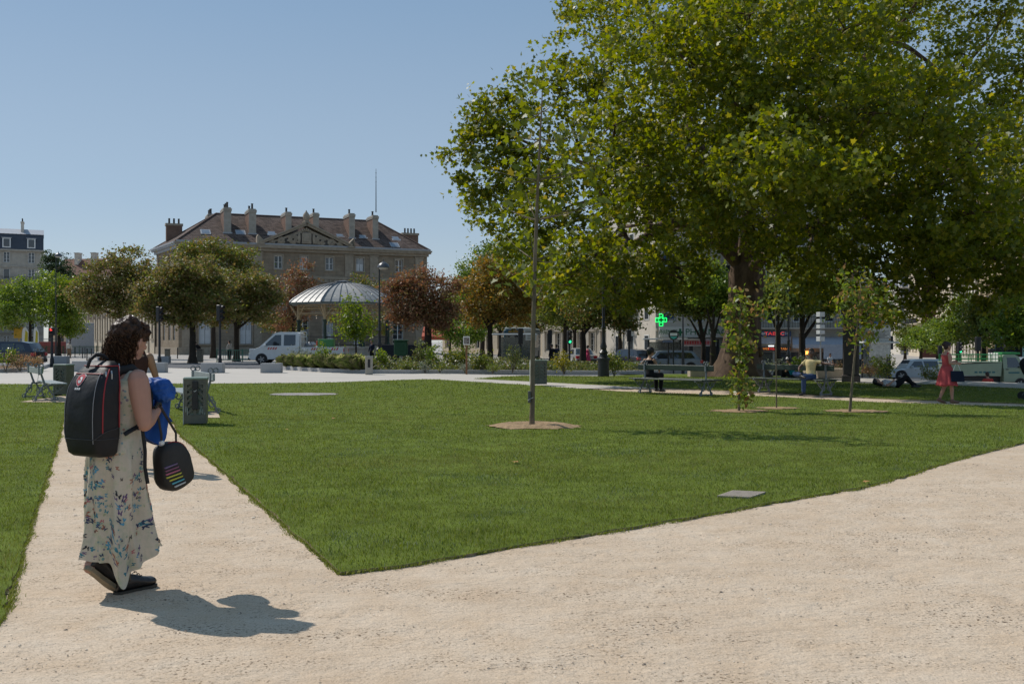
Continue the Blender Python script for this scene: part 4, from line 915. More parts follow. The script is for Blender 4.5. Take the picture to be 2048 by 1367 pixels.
    mains = [limb([fork, TP(1420, 470, -1), TP(1345, 445, -1.5), TP(1300, 470, -2), TP(1260, 487, -2), TP(1235, 440, -2.2), TP(1180, 350, -2)], .34, .10),
             limb([TP(1300, 470, -2), TP(1290, 420, -2), TP(1245, 370, -1.5), TP(1150, 320, -.5), TP(1040, 280, 0), TP(960, 235, 0)], .22, .03),
             limb([fork, TP(1440, 420, 1), TP(1400, 300, 2), TP(1340, 150, 3), TP(1290, 0, 3)], .4, .12), limb([fork, TP(1500, 380, -2), TP(1500, 250, -4), TP(1480, 100, -3), TP(1500, -100, 0)], .42, .12),
             limb([fork, TP(1560, 440, 0), TP(1650, 300, 0), TP(1720, 150, 1), TP(1760, 60, 2)], .38, .12), limb([TP(1650, 300, 0), TP(1740, 100, 0), TP(1800, 90, 0), TP(1850, 120, 0), TP(1900, 160, -1)], .2, .06),
             limb([fork, TP(1580, 480, -3), TP(1700, 420, -4), TP(1850, 380, -4), TP(2000, 330, -3)], .34, .08), limb([TP(1700, 420, -4), TP(1800, 460, -4), TP(1900, 500, -4), TP(2010, 520, -5)], .17, .05),
             limb([fork, TP(1560, 400, 4), TP(1650, 250, 6), TP(1750, 100, 7)], .34, .1), limb([fork, TP(1420, 350, 5), TP(1380, 200, 7)], .3, .1)]
    nodes = [(p, k) for q in mains for k, p in enumerate(q)]
    rs = random.Random(77)
    for L in list(lobes):
        for _ in range(3):
            a = rs.uniform(0, 6.3); b_ = rs.uniform(-1.2, 1.2); e = rs.uniform(.8, 1.15); lobes.append((L[0]+L[3]*e*math.cos(a)*math.cos(b_), L[1]+L[4]*e*math.sin(a)*math.cos(b_), L[2]+L[5]*e*math.sin(b_), L[3]*.3, L[3]*.3, L[3]*.26, .6, 0))
    cl = clumps(lobes, 11, .6, 5, edge=.33)
    for i, L in enumerate(lobes):
        if len(L) > 7: continue
        c = Vector(L[:3]); s0 = min((n for n in nodes if n[1] > 4), key=lambda n: (n[0]-c).length)[0]
        P_ = bez(s0, (s0+c)/2+Vector((rr.uniform(-.5, .5), rr.uniform(-.5, .5), rr.uniform(-.2, .6))), c, 6); tb.tube(P_, [.10, .085, .07, .055, .04, .03], n=5)
        near = sorted(range(len(cl)), key=lambda k: (Vector(cl[k])-c).length)[:9]
        for k in near[2:]:
            q = Vector(cl[k]); a = P_[rr.choice((3, 4, 5))]; tb.tube(bez(a, (a+q)/2+Vector((rr.uniform(-.2, .2), rr.uniform(-.2, .2), .15)), q, 4), [.032, .024, .016, .008], n=4)
    tb.build('trunk', bark_p, root, smooth=True)
    wts = np.array([1.0]*len(cl)); cp = crown_pts(cl, 172000, .6, 5, .6)
    npmesh('crown', leaf_verts(cp, .175, STAR, bias=(-.15, -.1, .75)), len(STAR), lf_plane, root)
    rb = MB(); k = RNG.integers(0, len(cl), 120)
    return root
big_plane()
def young_plane():
    b = Vector((*G(1065, 855), 0)); root = thing('young_plane_tree', 'tall thin young plane tree with yellowing leaves growing from a ring of bare soil', 'tree', b)
    d = b.y
    def TP(x, y, dd=0): return Vector((W(x, d+dd), d+dd, Z(y, d+dd)))-b
    tb = MB(); tp = [(1064, 860), (1064, 835), (1065, 800), (1065, 740), (1066, 680), (1068, 600), (1070, 520), (1073, 440), (1076, 360), (1080, 280), (1083, 225), (1085, 170)]
    rd = [.058, .05, .046, .044, .043, .040, .036, .032, .027, .021, .014, .008]
    tp = [TP(*p) for p in tp]; tb.tube(tp, rd, n=10)
    rr = random.Random(8); cl = []
    tips = [(960, 330), (985, 400), (1010, 470), (1000, 530), (1045, 560), (1120, 300), (1160, 270), (1200, 330), (1230, 300), (1180, 400), (1130, 420), (1150, 480), (1120, 520), (1040, 240), (1020, 300), (1110, 200), (1085, 150), (1060, 190), (1210, 400), (1000, 260), (1050, 380), (1100, 360), (1015, 360), (1170, 340), (1060, 460), (1020, 420), (1090, 560)]
    for x, y in tips:
        q = TP(x, y, rr.uniform(-.25, 1.3)); s_ = min(tp[5:], key=lambda p: abs((p-q).z+.35)); tb.tube(bez(s_, (s_+q)/2+Vector((0, 0, -.1)), q, 5), [.013, .011, .009, .006, .003], n=5)
        cl += [q, (q*2+s_)/3, (q+s_)/2+Vector((rr.uniform(-.15, .15), rr.uniform(-.15, .15), 0))]
    tb.build('trunk', bark_y, root, smooth=True)
    cp = crown_pts(np.array([tuple(c) for c in cl]), 520, .38, 9, .9)
    npmesh('crown', leaf_verts(cp, .15, STAR, bias=(-.2, -.2, .6)), len(STAR), lf_young, root)
    bx = MB(); p = TP(1058, 793); bx.bbox(p.x-.02, p.x+.03, -.07, -.01, p.z-.11, p.z+.1, .006); o = bx.build('moisture_probe_box', mat('grey_plastic', (.10, .10, .095), .5), root)
    t = MB(); t.tube([(p.x-.02, -.075, p.z-.06), (p.x+.06, -.06, p.z-.02), (p.x+.1, -.01, p.z+.0)], .004, n=4); t.build('cord', white_p, root)
young_plane()
def sapling(label, x, y, top, pts, h_leaf, n, lm, leaf, r0, seed, shape=OVAL, lean=0, stakes=False, dense=.3):
    b = Vector((*G(x, y), 0)); root = thing('sapling', label, 'tree', b); d = b.y; rr = random.Random(seed); tb = MB()
    topp = Vector((W(top[0], d), d, Z(top[1], d)))-b
    P_ = bez((0, 0, -.05), (lean, 0, topp.z*.5), topp, 8); tb.tube(P_, [r0*(1-i/8*.8) for i in range(8)], n=7); cl = []
    for (cx_, cy_, r) in pts:
        c = Vector((W(cx_, d), d+rr.uniform(-.3, .3), Z(cy_, d)))-b; s_ = min(P_, key=lambda p: (p-c+Vector((0, 0, .2))).length); tb.tube(bez(s_, (s_+c)/2, c, 4), [r0*.35, r0*.28, r0*.2, r0*.1], n=4)
        for _ in range(4): cl.append(tuple(c+Vector((rr.gauss(0, r*.6), rr.gauss(0, r*.6), rr.gauss(0, r*.6)))))
    if stakes: tb.tube([(-.1, .05, 0), (-.06, .05, topp.z*.55)], .012, n=5)
    tb.build('trunk', bark_y, root, smooth=True)
    cp = crown_pts(np.array(cl), n, dense, seed, 1.0); npmesh('crown', leaf_verts(cp, leaf, shape, bias=(0, -.3, .1)), len(shape), lm, root)
lf_sap = leafmat('sapling_leaf', [(0.108, 0.162, 0.022), (0.149, 0.203, 0.027), (0.176, 0.216, 0.034), (0.121, 0.176, 0.024), (0.230, 0.216, 0.041), (0.270, 0.176, 0.068)], trans=.5, rough=.42)
sapling('bushy young tree with drooping leaves in front of the big plane trunk', 1478, 824, (1482, 590), [(1480, 600, .16), (1492, 625, .13), (1473, 640, .13), (1494, 650, .12), (1485, 660, .15), (1477, 690, .15), (1464, 690, .1), (1492, 690, .1), (1480, 720, .14), (1474, 750, .14), (1486, 760, .14), (1475, 780, .15), (1490, 790, .15), (1515, 620, .1), (1465, 615, .12)], 1, 900, lf_sap, .12, .03, 31, dense=.21)
sapling('thin leafless-stemmed young tree between the second bench and the plane trunk', 1553, 818, (1549, 560), [(1552, 570, .2), (1545, 590, .2), (1562, 600, .2), (1550, 545, .2), (1556, 622, .15)], 1, 260, lf_mid, .09, .018, 32)
sapling('young tree with split leaning stems and yellow green leaves beside the dark pillar', 1699, 826, (1722, 575), [(1720, 590, .3), (1700, 610, .25), (1740, 600, .25), (1715, 640, .25), (1745, 640, .2), (1690, 640, .2), (1730, 670, .18), (1700, 575, .25), (1750, 575, .2), (1708, 690, .12), (1725, 560, .25), (1765, 610, .15), (1680, 600, .15)], 1, 800, lf_sap, .11, .035, 33, lean=.12)
def street(label, x, d, crown, trunk, lm, bark=bark_d, n=6000, leaf=.26, seed=1, group='street trees round the square', shape=RHOMB, cl_r=.75, trunk_x=None, base=None, name='street_tree', per_vol=11, twigs=36):
    """crown: list of (px, py, half-width px[, half-height px])"""
    b = GD(trunk_x or x, d); k = d/F; lobes = []
    for c in crown:
        cx_, cy_, r = c[:3]; rz = c[3] if len(c) > 3 else r*.8; dd = (c[4] if len(c) > 4 else 0)
        p = Vector((W(cx_, d+dd), d+dd, Z(cy_, d+dd)))-b; lobes.append((p.x, p.y, p.z, r*k*(1.24 if lm in (lf_brown, lf_olive) else 1.12), r*k*1.08, rz*k*1.14)); q_ = random.Random(seed*31+cx_)
        for _ in range(3):
            a_ = q_.uniform(0, 6.3); e_ = q_.uniform(.75, 1.1); lobes.append((p.x+math.cos(a_)*r*k*e_, p.y+q_.uniform(-.6, .3)*r*k, p.z+math.sin(a_)*rz*k*e_, r*k*.36, r*k*.36, rz*k*.34, .55))
    return make_tree(name, label, b, trunk, lobes, int(n*1.25), leaf, lm, bark, group, seed, shape, cl_r, per_vol, twigs)
# left side, from the edge inwards
street('low green street tree behind the dark car, nearest the left edge', 55, 108, [(35, 590, 38, 30), (85, 585, 40, 32), (60, 620, 50, 28), (10, 615, 34, 34)], (4.0, .2, .14), lf_green, n=8000, seed=41, trunk_x=60)
street('green street tree beside the tall thin lamp, left of the brown chestnuts', 135, 106, [(130, 575, 38, 26), (150, 605, 34, 28), (112, 615, 36, 30), (140, 650, 26, 16)], (3.6, .2, .14), lf_lime, n=6500, seed=42, trunk_x=118)
street('dark shaded tree cut off by the left edge of the view', -5, 118, [(0, 600, 30, 34), (8, 640, 34, 24), (-40, 600, 40, 40)], (3.5, .2, .15), lf_mid, n=5000, seed=43)
street('tall dark evergreen behind the green trees on the left', 100, 150, [(97, 520, 12, 18), (100, 545, 18, 22), (102, 580, 22, 30)], (6, .25, .12), lf_dark, n=4200, leaf=.3, seed=44, name='evergreen_tree')
street('second dark evergreen tree right of the tall one on the left', 125, 152, [(122, 530, 16, 20), (130, 560, 24, 26), (145, 590, 24, 26)], (5, .25, .12), lf_dark, n=4600, leaf=.3, seed=45, name='evergreen_tree')
street('small shrubby dark tree behind the pedestrian light', 140, 120, [(135, 640, 20, 20), (150, 655, 18, 16)], (1.6, .12, .08), lf_mid, n=2200, seed=46)
street('brown leaved chestnut rising behind the walking woman', 238, 93, [(255, 525, 42, 26), (222, 555, 42, 30), (195, 590, 46, 26), (255, 585, 46, 34), (285, 565, 34, 30), (175, 605, 26, 18), (235, 615, 40, 18)], (4.6, .27, .18), lf_brown, n=11500, seed=47, trunk_x=240)
street('large browning chestnut in front of the barracks corner', 385, 73.5, [(350, 560, 44, 34), (395, 545, 46, 34), (330, 600, 44, 28), (375, 600, 48, 30), (420, 590, 42, 30), (310, 580, 26, 24), (365, 632, 40, 14), (300, 625, 24, 18)], (3.1, .26, .19), lf_brown, n=14000, leaf=.22, seed=48, shape=PALM)
street('olive green chestnut behind the large browning one', 425, 98, [(425, 505, 48, 22), (390, 515, 40, 20), (460, 525, 44, 28), (420, 555, 60, 30), (490, 555, 40, 30), (460, 600, 40, 30)], (4.2, .26, .18), lf_olive, n=11500, seed=49, trunk_x=427)
street('chestnut with forked trunk left of the white truck', 472, 82, [(480, 570, 50, 28), (515, 585, 36, 30), (455, 600, 46, 30), (500, 625, 44, 22), (445, 630, 36, 20), (540, 600, 16, 18)], (3.1, .24, .18), lf_brown, n=10500, leaf=.23, seed=50, trunk_x=473, shape=PALM)
street('russet chestnut between the brown trees and the bandstand', 588, 112, [(600, 545, 22, 24), (580, 575, 36, 24), (615, 580, 24, 20), (575, 610, 34, 24), (605, 620, 26, 20), (560, 640, 26, 20)], (4.5, .2, .13), lf_red, n=5200, leaf=.26, seed=51, trunk_x=586)
street('small green tree in the shade under the russet chestnut', 556, 116, [(560, 655, 28, 16), (545, 640, 20, 14), (580, 660, 22, 14)], (2.4, .14, .1), lf_olive, n=2600, seed=52)
street('low tree top showing above the bandstand dome', 722, 116, [(715, 565, 20, 14), (735, 575, 24, 14), (705, 590, 20, 18), (730, 640, 40, 22), (690, 630, 30, 20), (750, 660, 24, 16)], (3.4, .2, .14), lf_olive, n=4600, seed=53)
street('small bright green tree in front of the bandstand', 712, 70, [(712, 610, 15, 15), (718, 635, 22, 18), (700, 650, 18, 16), (722, 660, 20, 14), (694, 668, 12, 9)], (2.3, .07, .05), lf_lime, n=1700, leaf=.2, seed=54)
street('rust brown chestnut with dark trunk right of the bandstand', 856, 66, [(845, 570, 42, 26), (880, 585, 34, 32), (812, 590, 34, 28), (850, 615, 50, 26), (885, 630, 28, 20), (815, 630, 26, 16), (850, 645, 40, 12), (800, 570, 16, 14)], (3.2, .3, .2), lf_red, n=9500, leaf=.19, seed=55, shape=PALM)
street('amber leaved chestnut left of the thin young tree', 990, 76, [(975, 550, 40, 26), (1015, 560, 44, 30), (950, 590, 38, 26), (1000, 600, 50, 28), (1050, 590, 34, 30), (960, 625, 36, 20), (1020, 630, 40, 22)], (3.0, .26, .18), lf_orange, n=11000, leaf=.22, seed=56, trunk_x=980)
street('tall loose green tree behind the amber chestnut', 965, 104, [(975, 510, 22, 18), (945, 535, 26, 20), (1000, 500, 30, 22), (930, 560, 22, 20), (1040, 500, 40, 34), (960, 570, 50, 30), (925, 600, 26, 30), (1050, 560, 50, 40)], (5, .25, .17), lf_green, n=10500, seed=57)
street('low green tree beside the red awning', 900, 84, [(905, 655, 22, 18), (925, 670, 28, 18), (890, 640, 20, 18), (950, 660, 26, 20)], (2.2, .12, .08), lf_green, n=3600, leaf=.22, seed=58)
street('green tree behind the black traffic light right of the young trunk', 1130, 88, [(1120, 560, 50, 34), (1165, 590, 46, 34), (1100, 610, 40, 30), (1140, 630, 46, 22), (1190, 620, 36, 28), (1180, 530, 50, 40)], (3.6, .24, .17), lf_mid, n=11500, leaf=.25, seed=59)
street('dense tree left of the sunlit flank of the corner building', 1185, 78, [(1200, 560, 46, 40), (1240, 590, 40, 34), (1170, 620, 40, 24), (1215, 630, 46, 22), (1250, 640, 26, 18), (1260, 540, 40, 36)], (3.0, .3, .2), lf_olive, n=11500, leaf=.23, seed=60, trunk_x=1166)
street('green street tree with forked trunk in front of the chemist', 1407, 70, [(1390, 600, 44, 30), (1350, 590, 36, 32), (1430, 590, 40, 30), (1400, 612, 40, 16), (1370, 560, 40, 30)], (2.4, .2, .15), lf_mid, n=9500, leaf=.22, seed=61)
street('second forked street tree nearer the plane trunk, by the chemist', 1426, 67, [(1425, 560, 40, 30), (1450, 595, 34, 24), (1410, 590, 30, 20)], (2.7, .24, .17), lf_green, n=4600, leaf=.22, seed=62)
street('street tree with dark trunk in front of the tobacconist', 1557, 66, [(1560, 565, 44, 32), (1535, 600, 34, 22), (1585, 600, 36, 22)], (2.9, .22, .16), lf_mid, n=6800, leaf=.22, seed=63, trunk_x=1556)
street('street tree with straight dark trunk behind the stacked white cubes', 1604, 68, [(1610, 570, 44, 34), (1640, 600, 38, 22), (1600, 602, 34, 20), (1670, 585, 40, 32)], (2.9, .26, .2), lf_mid, n=7600, leaf=.22, seed=64)
street('dark leafy tree behind the bus shelter', 1752, 88, [(1750, 600, 36, 34), (1770, 640, 26, 30), (1735, 640, 30, 26), (1720, 600, 40, 34)], (3.0, .2, .15), lf_mid, n=6500, leaf=.24, seed=65)
for i, (x, d, cr, lm, lab) in enumerate([
    (1810, 130, [(1810, 680, 20, 18), (1825, 670, 18, 16)], lf_mid, 'farthest small tree of the boulevard row, right of the bus shelter'),
    (1842, 120, [(1840, 672, 26, 22), (1860, 680, 20, 20)], lf_green, 'round boulevard tree below the white corner building'),
    (1875, 108, [(1875, 665, 30, 26), (1895, 655, 24, 22), (1865, 690, 26, 14)], lf_green, 'boulevard tree below the dark brick gable wall'),
    (1915, 96, [(1925, 640, 38, 30), (1900, 665, 36, 24), (1945, 665, 36, 26), (1920, 610, 24, 22)], lf_green, 'taller boulevard tree above the green traffic light'),
    (1968, 86, [(1975, 640, 40, 28), (1995, 620, 36, 30), (1955, 660, 36, 24), (2000, 660, 36, 26), (1965, 615, 26, 18)], lf_mid, 'broad boulevard tree above the pale tipper truck'),
    (2040, 78, [(2035, 640, 44, 34), (2010, 660, 36, 26), (2060, 650, 44, 40), (2040, 610, 36, 26)], lf_lime, 'boulevard tree at the right edge above the green bus')]):
    street(lab, x, d, cr, (3.0, .2, .14), lm, n=5200 if i > 2 else 3000, leaf=.27, seed=70+i, group='trees along the boulevard on the right')

BT = 'background trees behind the planting bed'
for i, (x, d, cr, lm, lab) in enumerate([
    (925, 122, [(930, 600, 30, 40), (905, 630, 26, 30), (950, 570, 26, 30)], lf_green, 'dim background tree directly right of the rust brown chestnut'),
    (1000, 118, [(1000, 570, 40, 40), (1030, 620, 36, 34), (985, 640, 30, 24)], lf_mid, 'background tree behind the amber chestnut trunk'),
    (1075, 112, [(1080, 540, 44, 50), (1060, 620, 36, 34), (1100, 640, 34, 24)], lf_olive, 'background tree straight behind the thin young plane trunk'),
    (1150, 108, [(1150, 540, 44, 50), (1130, 610, 36, 40), (1180, 620, 36, 40)], lf_mid, 'tall background tree left of the dark lamp post'),
    (1240, 98, [(1230, 500, 44, 40), (1215, 560, 36, 50), (1250, 600, 26, 40)], lf_mid, 'tall background tree right of the dark lamp post')]):
    street(lab, x, d, cr, (3.2, .22, .16), lm, n=6500, leaf=.3, seed=90+i, group=BT)
# ================================================================ PLANTING
def plant_mesh(name, pts, leaf, shape, lm, parent=None, bias=(0, 0, .5), kind=None):
    o = npmesh(name, leaf_verts(pts, leaf, shape, bias=bias), len(shape), lm, parent)
    if kind: o['kind'] = kind
    return o
lf_bed = leafmat('bed_leaf', [(.09, .13, .022), (.12, .16, .03), (.15, .165, .04), (.08, .115, .025), (.17, .15, .055), (.12, .14, .05)], trans=.4, rough=.5)
lf_grey = leafmat('silver_leaf', [(.20, .22, .16), (.16, .19, .13), (.25, .26, .2), (.13, .16, .10)], trans=.3, rough=.6)
lf_dry = leafmat('dry_leaf', [(.28, .19, .08), (.34, .22, .10), (.22, .15, .07), (.30, .17, .09), (.2, .17, .07)], trans=.35, rough=.6)
lf_gold = leafmat('golden_leaf', [(.24, .22, .02), (.28, .25, .03), (.2, .2, .02)], trans=.45, rough=.45)
lf_blade = leafmat('ornamental_blade', [(.22, .28, .08), (.28, .32, .11), (.19, .25, .07), (.32, .33, .15), (.36, .34, .19)], trans=.55, rough=.5)
def groundcover():
    N = 62000; xs = RNG.uniform(-24, 34, N); t = RNG.uniform(.3, 5.4, N); kx = np.array([p[0] for p in KL]); ky = np.array([p[1] for p in KL])
    o = np.argsort(kx); y = np.interp(xs, kx[o], ky[o])+t; P_ = np.stack([xs, y], 1); k = inside(P_, BED)
    dn = np.sin(xs*1.7+1)*np.sin(y*2.1)+.5*np.sin(xs*4.1+y*3)+RNG.normal(size=N)*.5
    bare = np.where((xs > 5) & (t < 2.6), .9, 0)+np.where((xs > -12) & (xs < 4) & (t < .7), .5, 0); k &= dn > -.35+bare; k &= ~((xs < -12.2) & (t < 3.6))
    xs, y, t, dn = xs[k], y[k], t[k], dn[k]; N = len(xs)
    h = .17+RNG.uniform(0, 1, N)**1.4*np.clip(.14+.12*t+.12*dn, .08, np.where(xs > 2, .52, .68))
    z = np.array([g(a, b) for a, b in zip(xs, y)])+h
    tag(plant_mesh('ground_cover', np.stack([xs, y, z], 1), .14, OVAL, lf_bed), kind='stuff')
groundcover()
def tuft(label, x, y, d, r, h, lm, n=520, group=None, name='ornamental_grass', w=.009):
    b = Vector((W(x, d), d, g(W(x, d), d)+.17)); a = RNG.uniform(0, 2*PI, n); rr = r*RNG.uniform(0, .35, n); out = RNG.uniform(.3, 1.35, n)*r; hh = h*RNG.uniform(.45, 1.2, n)
    c, s_ = np.cos(a), np.sin(a); B = np.stack([c*rr, s_*rr, np.zeros(n)], 1); M_ = np.stack([c*(rr+out*.35), s_*(rr+out*.35), hh*.75], 1); T = np.stack([c*(rr+out*.9), s_*(rr+out*.9), hh*(1.05-out/r*.35)], 1)
    sd = np.stack([-s_, c, np.zeros(n)], 1)*w; V = np.stack([B-sd, B+sd, M_+sd, T, M_-sd], 1).reshape(-1, 3)
    root = thing(name, label, 'ornamental grass', b, 0, group); npmesh('blade_clump', V, 5, lm, root); return root
OG = 'ornamental grass clumps along the granite kerb'
first = None
ogx = [(575, 56), (592, 54.6), (612, 53.2), (632, 52.2), (652, 51.3), (671, 50.6), (690, 50), (708, 49.5), (723, 49.3), (605, 56.5), (640, 54.8), (676, 53.4), (704, 52.6), (727, 52)]
for i, (x, d) in enumerate(ogx):
    lab = 'soft green ornamental grass clump among those at the left end of the planting bed'
    if i < 2:
        o = tuft(lab, x, 740, d, .5, .72, lf_blade, group=OG); protos = (protos+[o]) if i else [o]
    else: o = dup(protos[i % 2], (W(x, d), d, g(W(x, d), d)+.17), i*1.3, lab, .85+.3*((i*37) % 10)/10)
def shrub(label, x, d, w, h, lm, n, leaf, seed, shape=OVAL, z0=.15, group=None, name='shrub', dense=.2):
    b = Vector((W(x, d), d, g(W(x, d), d)+z0)); r = random.Random(seed); root = thing(name, label, 'shrub', b, 0, group); st = MB(); cl = []
    for _ in range(9):
        a = r.uniform(0, 6.3); e = Vector((math.cos(a)*w*r.uniform(.1, .5), math.sin(a)*w*r.uniform(.1, .5), h*r.uniform(.55, 1.0))); st.tube(bez((0, 0, -.1), e*.5+Vector((0, 0, h*.1)), e, 5), [.016, .013, .01, .008, .004], n=4); cl += [tuple(e), tuple(e*.75), tuple(e*.5+Vector((0, 0, h*.08)))]
    st.build('stem', bark_g, root); cp = crown_pts(np.array(cl), n, dense, seed, 1.0); cp[:, 2] = np.abs(cp[:, 2])
    plant_mesh('foliage', cp, leaf, shape, lm, root); return root
shrub('round silver leaved shrub in front of the white truck', 600, 58, 1.6, 1.05, lf_grey, 900, .1, 1, dense=.3)
shrub('tall green rose shrub in front of the white truck bed', 648, 53, .8, 1.35, lf_lime, 520, .11, 2)
shrub('round yellow green shrub beside the lamp post foot', 766, 51, .9, 1.0, lf_lime, 480, .11, 3)
shrub('loose tall shrub in front of the dark hoarding, left of the rust chestnut trunk', 836, 52, 1.3, 1.5, lf_bed, 560, .11, 4)
shrub('leafy shrub beside the rust chestnut trunk', 862, 54, 1.2, 1.2, lf_green, 520, .12, 5)
shrub('wide dark green shrub left of the small notice post', 905, 54, 2.0, 1.15, lf_mid, 1100, .12, 6, dense=.35)
shrub('dark round shrub right of the small notice post', 965, 53, 1.5, 1.0, lf_mid, 800, .12, 7, dense=.3)
shrub('thin upright shrub left of the young plane trunk', 1025, 53, 1.2, 1.3, lf_bed, 560, .1, 8)
shrub('golden yellow shrub right of the young plane trunk', 1128, 52.5, 1.3, 1.05, lf_gold, 620, .11, 9, dense=.28)
shrub('green shrub behind the dark lamp post foot', 1228, 53, 1.5, 1.1, lf_mid, 800, .12, 10, dense=.3)
shrub('pale grey green shrub right of the big plane trunk', 1535, 51, 1.3, 1.0, lf_grey, 500, .11, 11)
shrub('bright leaved shrub behind the second bench', 1583, 50, 1.0, .95, lf_lime, 420, .13, 12)
shrub('thin grey shrub behind the man in yellow', 1608, 51, 1.1, 1.15, lf_grey, 420, .09, 13)
shrub('dark green shrub under the bus shelter', 1768, 50, 1.5, 1.3, lf_mid, 850, .12, 14, dense=.3)
shrub('dried orange shrub behind the second bench end', 1674, 48, 1.0, .7, lf_dry, 420, .09, 15)
shrub('low orange tinted shrub right of the dark pillar', 1740, 47, 1.1, .45, lf_dry, 420, .09, 16)
shrub('tall grassy shrub left of the woman in the red dress', 1862, 48, 1.0, .95, lf_bed, 520, .1, 17)
shrub('green shrub in the left bed at the edge of view', 12, 50, 1.3, 1.05, lf_lime, 620, .1, 18)
shrub('dry orange shrub in the left bed beside the dark car', 40, 50.5, 1.6, .7, lf_dry, 900, .09, 19, dense=.3)
shrub('second dry brown shrub at the rounded end of the left bed', 68, 52.5, 1.1, .5, lf_dry, 500, .09, 20, dense=.25)
for i, (x, d) in enumerate(((812, 49.5), (850, 49.8), (880, 49.4), (930, 49.6), (985, 49.5))):
    shrub('low mounded lavender plant among those just behind the straight kerb', x, d, .7, .38, lf_grey if i % 2 else lf_mid, 260, .08, 60+i, group='lavender mounds behind the kerb', name='lavender_plant', dense=.18)

# ================================================================ STREET FURNITURE
bench_g = mat('bench_green', (.02, .036, .024), .5, var=.25, scale=9, bump=.15, bscale=40)
bench_i = mat('bench_iron', (.17, .18, .185), .55, var=.2, scale=14)
bin_g = mat('bin_green_grey', (.12, .115, .092), .5, var=.2, scale=12)
bin_pale = mat('bin_edge_green', (.20, .26, .215), .5, var=.15, scale=10)
plank_l = mat('bench_plank_worn', (.24, .265, .26), .5, var=.2, scale=7, stretch=(1, .2, 1), bump=.2, bscale=30)
blackplastic = mat('black_plastic', (.02, .02, .022), .45, var=.2)
def curl(b, c, r, th, y, n=14, tube=.014): b.tube([(c[0]+r*math.cos(th+2*PI*i/n), y, c[1]+r*math.sin(th+2*PI*i/n)) for i in range(n+1)], tube, n=6)
def bench(label, a, bpt, plank=bench_g, group='park benches with cast iron legs', sides=(-1, 1)):
    a, bpt = Vector(a), Vector(bpt); L = (bpt-a).length; ang = math.atan2(bpt.y-a.y, bpt.x-a.x); m = (a+bpt)/2
    root = thing('park_bench', label, 'bench', (m.x, m.y, g(m.x, m.y)+.02), ang, group); h = L/2
    tl = 0 if len(sides) == 2 else -sides[0]*.2
    for s in sides:                                     # seat each side
        for k in range(3):
            q = MB(); y0 = s*(.10+k*.135); q.bbox(-h-.22, h+.22, min(y0, y0+s*.125), max(y0, y0+s*.125), .43, .465, .006); q.build('seat_plank', plank, root)
    q = MB(); q.bbox(-h-.26, h+.26, -.022+tl*.6, .022+tl*.6, .70, .86, .008); q.build('backrest', plank, root)
    for x in (-h, h):
        e = MB(); 
        def p(y, z): return (x, y, z)
        e.tube([p(0, .40), p(tl*.35, .62), p(tl*.75, .90)], [.03, .026, .024], n=8); e.tube([p(-.52 if -1 in sides else -.05, .42), p(0, .40), p(.52 if 1 in sides else .05, .42)], .024, n=6)
        for s in (-1, 1):
            e.tube([p(s*.04, .42), p(s*.10, .28), p(s*.20, .14), p(s*.25, 0)], [.026, .024, .024, .03], n=7)
            if s in sides: e.tube([p(s*.46, .41), p(s*.36, .30), p(s*.22, .20)], .016, n=6)
            for cy, cz, r in ((s*.13, .21, .07), (s*.25, .055, .05), (s*(.30 if s in sides else .1), .31, .05), (s*.055+tl*.75, .92, .05)): e.tube([p(cy+r*math.cos(t_), cz+r*math.sin(t_)) for t_ in [2*PI*i/12 for i in range(13)]], .014, n=6)
        e.tube([p(-.25, .03), p(.25, .03)], .018, n=6); e.bbox(x-.03, x+.03, -.045+tl*.6, .045+tl*.6, .68, .88, .008)
        e.build('leg', bench_i, root, smooth=True)
        bt = MB()
        for s in (-1, 1): bt.ell((x+.045*0, s*.027+tl*.6, .78), (.016, .008, .016), 6, 4)
        bt.build('bolt', bench_i, root)
    return root
bench('green park bench with the man in black at its left end', G(1290, 787.5), G(1412, 793.5))
bench('green park bench with the man in yellow, right of the big plane tree', G(1528, 786.5), G(1652, 792.5))
bench('weathered grey green park bench seen end-on beside the perforated bin on the left', (-12.05, 25.7), (-13.2, 27.5), plank_l, sides=(-1,))
bench('weathered park bench mostly hidden behind the nearer litter bin', (-6.55, 21.3), (-7.5, 23.1), plank_l, sides=(1,))
